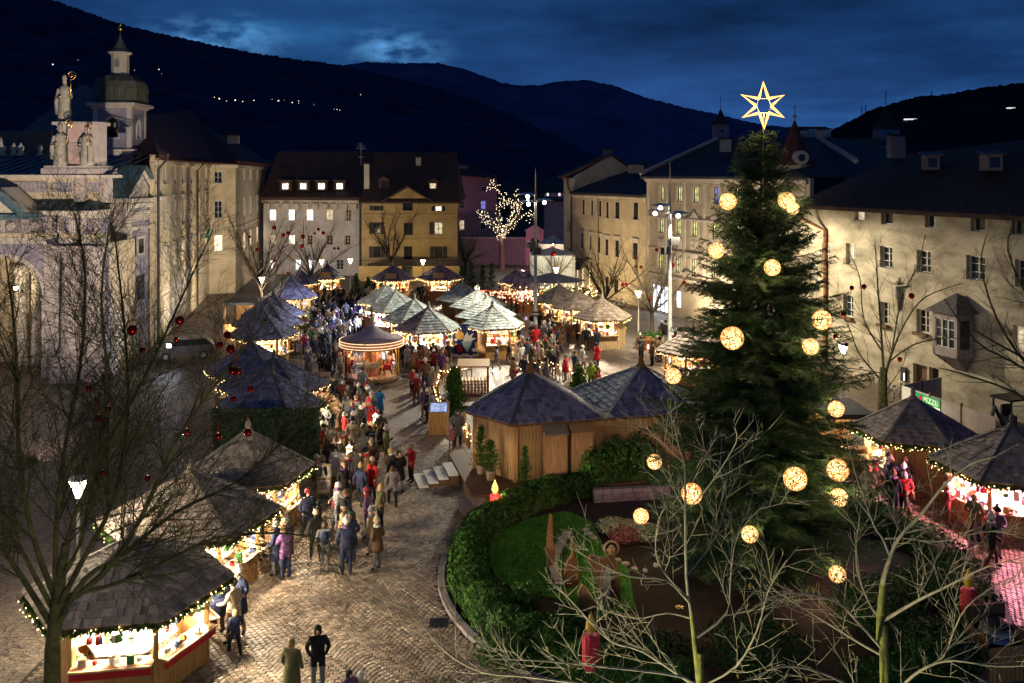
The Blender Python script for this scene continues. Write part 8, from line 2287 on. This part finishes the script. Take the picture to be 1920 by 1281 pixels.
# figures that can be told apart in the photograph
zf = 'at the bottom of the picture'
at(596, 1300, zf, pack='', jacket='black', hat='none', pose=1, face=0.2, label='tall person in black coat with brown hair, seen from behind at the bottom edge')
at(547, 1322, zf, pack='', jacket='olive', hat='none', pose=0, face=2.9, h=1.6, label='smaller dark-clad person beside the tall one at the bottom edge')
at(655, 1360, zf, jacket='purple', hat='none', pose=5, kid=True, h=1.3, label='child holding a phone at the bottom edge, cut off')
at(676, 1362, zf, jacket='beige', hat='white', pose=0, kid=True, h=1.25, label='child in white hat at the bottom edge, cut off')
at(748, 924, '', jacket='black', hat='none', pose=1, face=.5, label='person in black jacket and jeans before the wide cobbled space, back turned')
at(733, 920, '', jacket='black', hat='none', pose=0, face=2.2, label='second person in black beside the one in jeans')
at(771, 905, '', jacket='red', hat='none', pose=2, face=-1.0, h=1.7, label='person in long bright red coat at the head of the wide cobbled space')
at(1169, 645, '', jacket='yellow', hat='none', pose=1, face=-1.1, label='person in bright yellow jacket beside the pale closed hut')
at(1108, 733, '', jacket='lime', hat='none', pose=2, face=2.5, label='person in lime green safety jacket behind the double hut')
at(712, 787, '', jacket='blue', hat='none', pose=2, face=2.8, pack='blue', label='person in bright blue jacket at the crowded high table')
at(691, 815, '', jacket='red', hat='red', pose=2, face=1, label='person with red hat left of the bright blue jacket')
at(693, 858, '', jacket='red', hat='none', pose=0, face=2.8, kid=True, h=1.25, label='child in red jacket in front of the crowded high table')
at(724, 872, '', jacket='olive', hat='white', pose=2, face=2, label='person with white brimmed hat right of the child in red')
at(775, 735, '', jacket='red', hat='none', pose=0, face=.6, kid=True, h=1.35, label='child in red right of the carousel steps')
at(846, 842, '', jacket='pink', hat='pink', pose=0, face=.3, kid=True, h=1.1, label='small child in pale pink snowsuit by the stairs')
at(858, 838, '', jacket='grey', hat='none', pose=1, face=.2, label='adult in grey jacket holding watch over the pink child')
at(838, 806, '', jacket='tan', hat='grey', pose=4, face=-1.2, label='person in tan jacket looking at the screen kiosk')
at(602, 712, '', jacket='black', hat='none', pose=1, face=.6, label='person in black coat left of the carousel, left of a couple')
at(613, 714, '', jacket='black', hat='none', pose=2, face=-.6, label='person in black jacket left of the carousel, right of a couple')
at(638, 710, '', jacket='grey', hat='none', pose=1, face=1.2, label='person with grey sleeves close to the carousel rim')
at(652, 712, '', jacket='dark red', hat='red', pose=1, face=-.2, label='person in dark red jacket and red hat at the carousel')
at(680, 745, '', jacket='white', hat='grey', pose=0, face=2.9, label='person in white coat before the carousel steps')
at(770, 690, '', jacket='navy', hat='none', pose=1, face=3.0, pack='navy', label='person with purple-blue backpack before the front frosty hut')
at(1100, 657, '', jacket='black', hat='none', pose=1, face=2.8, label='person in long black coat before the pale closed hut')
at(1040, 650, '', jacket='dark red', hat='none', pose=1, face=2, label='person in dark red jacket between mast and grey huts')
at(1241, 642, '', jacket='black', hat='none', pose=1, face=1, label='person in black left of the second mast')
at(1248, 646, '', jacket='black', hat='black', pose=0, face=2, label='person in black with hat touching the second mast')
at(1696, 968, '', jacket='red', hat='none', pose=1, face=2.7, label='person in bright red jacket at the right hut')
at(1008, 690, '', jacket='red', hat='none', pose=1, face=0, label='person in red before the mast, beside the picket fence lights')
# looser groups, scattered where the photograph shows people
def scatter(n, zone, box, seed, facept=None, mind=.5):
    r_ = random.Random(seed); done = []
    tries = 0
    while len(done) < n and tries < 4000:
        tries += 1
        px, py = r_.uniform(box[0], box[2]), r_.uniform(box[1], box[3])
        p = G(px, py)
        if any((p - q).length < mind for q in done) or not free(p): continue
        done.append(p)
        fc = None
        if facept and r_.random() < .7:
            f = G(*facept); fc = math.atan2(f.y - p.y, f.x - p.x) + math.pi / 2 + r_.uniform(-.5, .5)
        kid = r_.random() < .10
        person(p.x, p.y, zone, face=fc, kid=kid, h=r_.uniform(1.05, 1.35) if kid else r_.uniform(1.6, 1.85))
BLOCK = [(h[0].location.copy(), h[2] * .80 + .25) for h in HUTS] + [(Vector((G(697, 717).x, G(697, 717).y, 0)), 2.2)]
def free(p):
    if any((Vector((p.x, p.y)) - q.xy).length < r_ for q, r_ in BLOCK): return False
    if (Vector((p.x, p.y)) - GC).length < GR + .5: return False
    v = p - Vector((3.27, 39.8, 0)); u_ = v.x * math.cos(ang2) + v.y * math.sin(ang2); w_ = -v.x * math.sin(ang2) + v.y * math.cos(ang2)
    return not (-8.3 < u_ < 6.3 and -3.8 < w_ < 3.2)
scatter(26, 'by the high tables', (590, 800, 720, 880), 1, (690, 830), .42)
scatter(16, 'by the fir-clad wall', (600, 760, 700, 800), 2, (600, 780), .45)
scatter(16, 'near the menu board', (590, 880, 760, 950), 3, None, .6)
scatter(13, 'on cobbles below third hut', (560, 990, 720, 1090), 4, (540, 1000), .55)
scatter(7, 'at second hut counter', (480, 1050, 540, 1090), 5, (400, 1030), .5)
scatter(5, 'at nearest hut counter', (405, 1180, 450, 1240), 6, (300, 1150), .55)
scatter(14, 'right of the carousel', (770, 700, 830, 800), 7, None, .5)
scatter(12, 'before front frosty hut', (750, 685, 840, 705), 8, (800, 660), .45)
scatter(22, 'between mural and mast', (940, 640, 1080, 690), 9, None, .55)
scatter(18, 'behind the double hut', (930, 690, 1120, 730), 10, None, .6)
scatter(14, 'at huts by the mast', (1010, 610, 1120, 660), 11, (1070, 600), .55)
scatter(20, 'in lane left of mast', (900, 560, 1000, 630), 12, None, .7)
scatter(14, 'left of the carousel', (560, 650, 640, 720), 13, (700, 690), .55)
scatter(10, 'by the right hut', (1620, 930, 1700, 1010), 14, (1680, 900), .5)
scatter(4, 'on the pink lit path', (1700, 980, 1880, 1110), 15, None, .7)
scatter(8, 'on street by second mast', (1200, 660, 1290, 690), 16, None, .8)
scatter(10, 'before the back huts', (700, 556, 880, 566), 17, (780, 540), .6)
scatter(6, 'before small blue huts', (950, 560, 1000, 575), 18, None, .6)
# the dense crowd behind the carousel reads as one mass
cr = MB(); r_ = random.Random(99); pts = []
bodies = [( [v.co.copy() for v in me.vertices], [tuple(p.vertices) for p in me.polygons], [p.material_index for p in me.polygons]) for me in BODY]
cm_ = ['skin_a', 'cloth_black', 'cloth_navy', 'cloth_grey', 'cloth_brown', 'cloth_white', 'cloth_blue', 'cloth_dark red', 'cloth_olive', 'hair_brown', 'hair_dark', 'cloth_purple', 'cloth_beige']
tries = 0
while len(pts) < 105 and tries < 9000:
    tries += 1
    px, py = r_.uniform(575, 700), r_.uniform(568, 668)
    if px > 640 + (668 - py) * .9 or (py > 640 and px > 650): continue
    p = G(px, py)
    if any((p - q).length < .5 for q in pts) or not free(p): continue
    pts.append(p)
    vs, fs, mi = bodies[r_.randrange(6)]
    a = r_.uniform(0, 6.28); s = r_.uniform(.92, 1.06); mtx = Matrix.Translation(p) @ Matrix.Rotation(a, 4, 'Z') @ Matrix.Diagonal((s * 1.1, s * 1.1, s, 1))
    jk, hr_ = r_.choice([1, 1, 2, 2, 3, 3, 4, 5, 8, 11, 12, 12]), r_.choice([9, 10, 5, 3, 9])
    mp3 = {0: 0, 1: jk, 2: r_.choice([1, 2, 3]), 3: 1, 4: hr_, 5: 0}
    o0 = len(cr.v); cr.v.extend(tuple(mtx @ v) for v in vs); cr.r.extend([.5] * len(vs)); cr.f.extend(tuple(i + o0 for i in f) for f in fs); cr.m.extend(mp3[k] for k in mi)
o = cr.build('crowd', cm_, None, True, kind='stuff'); tag(o, 'dense crowd of visitors between the blue-grey huts and the frosty row', 'crowd')
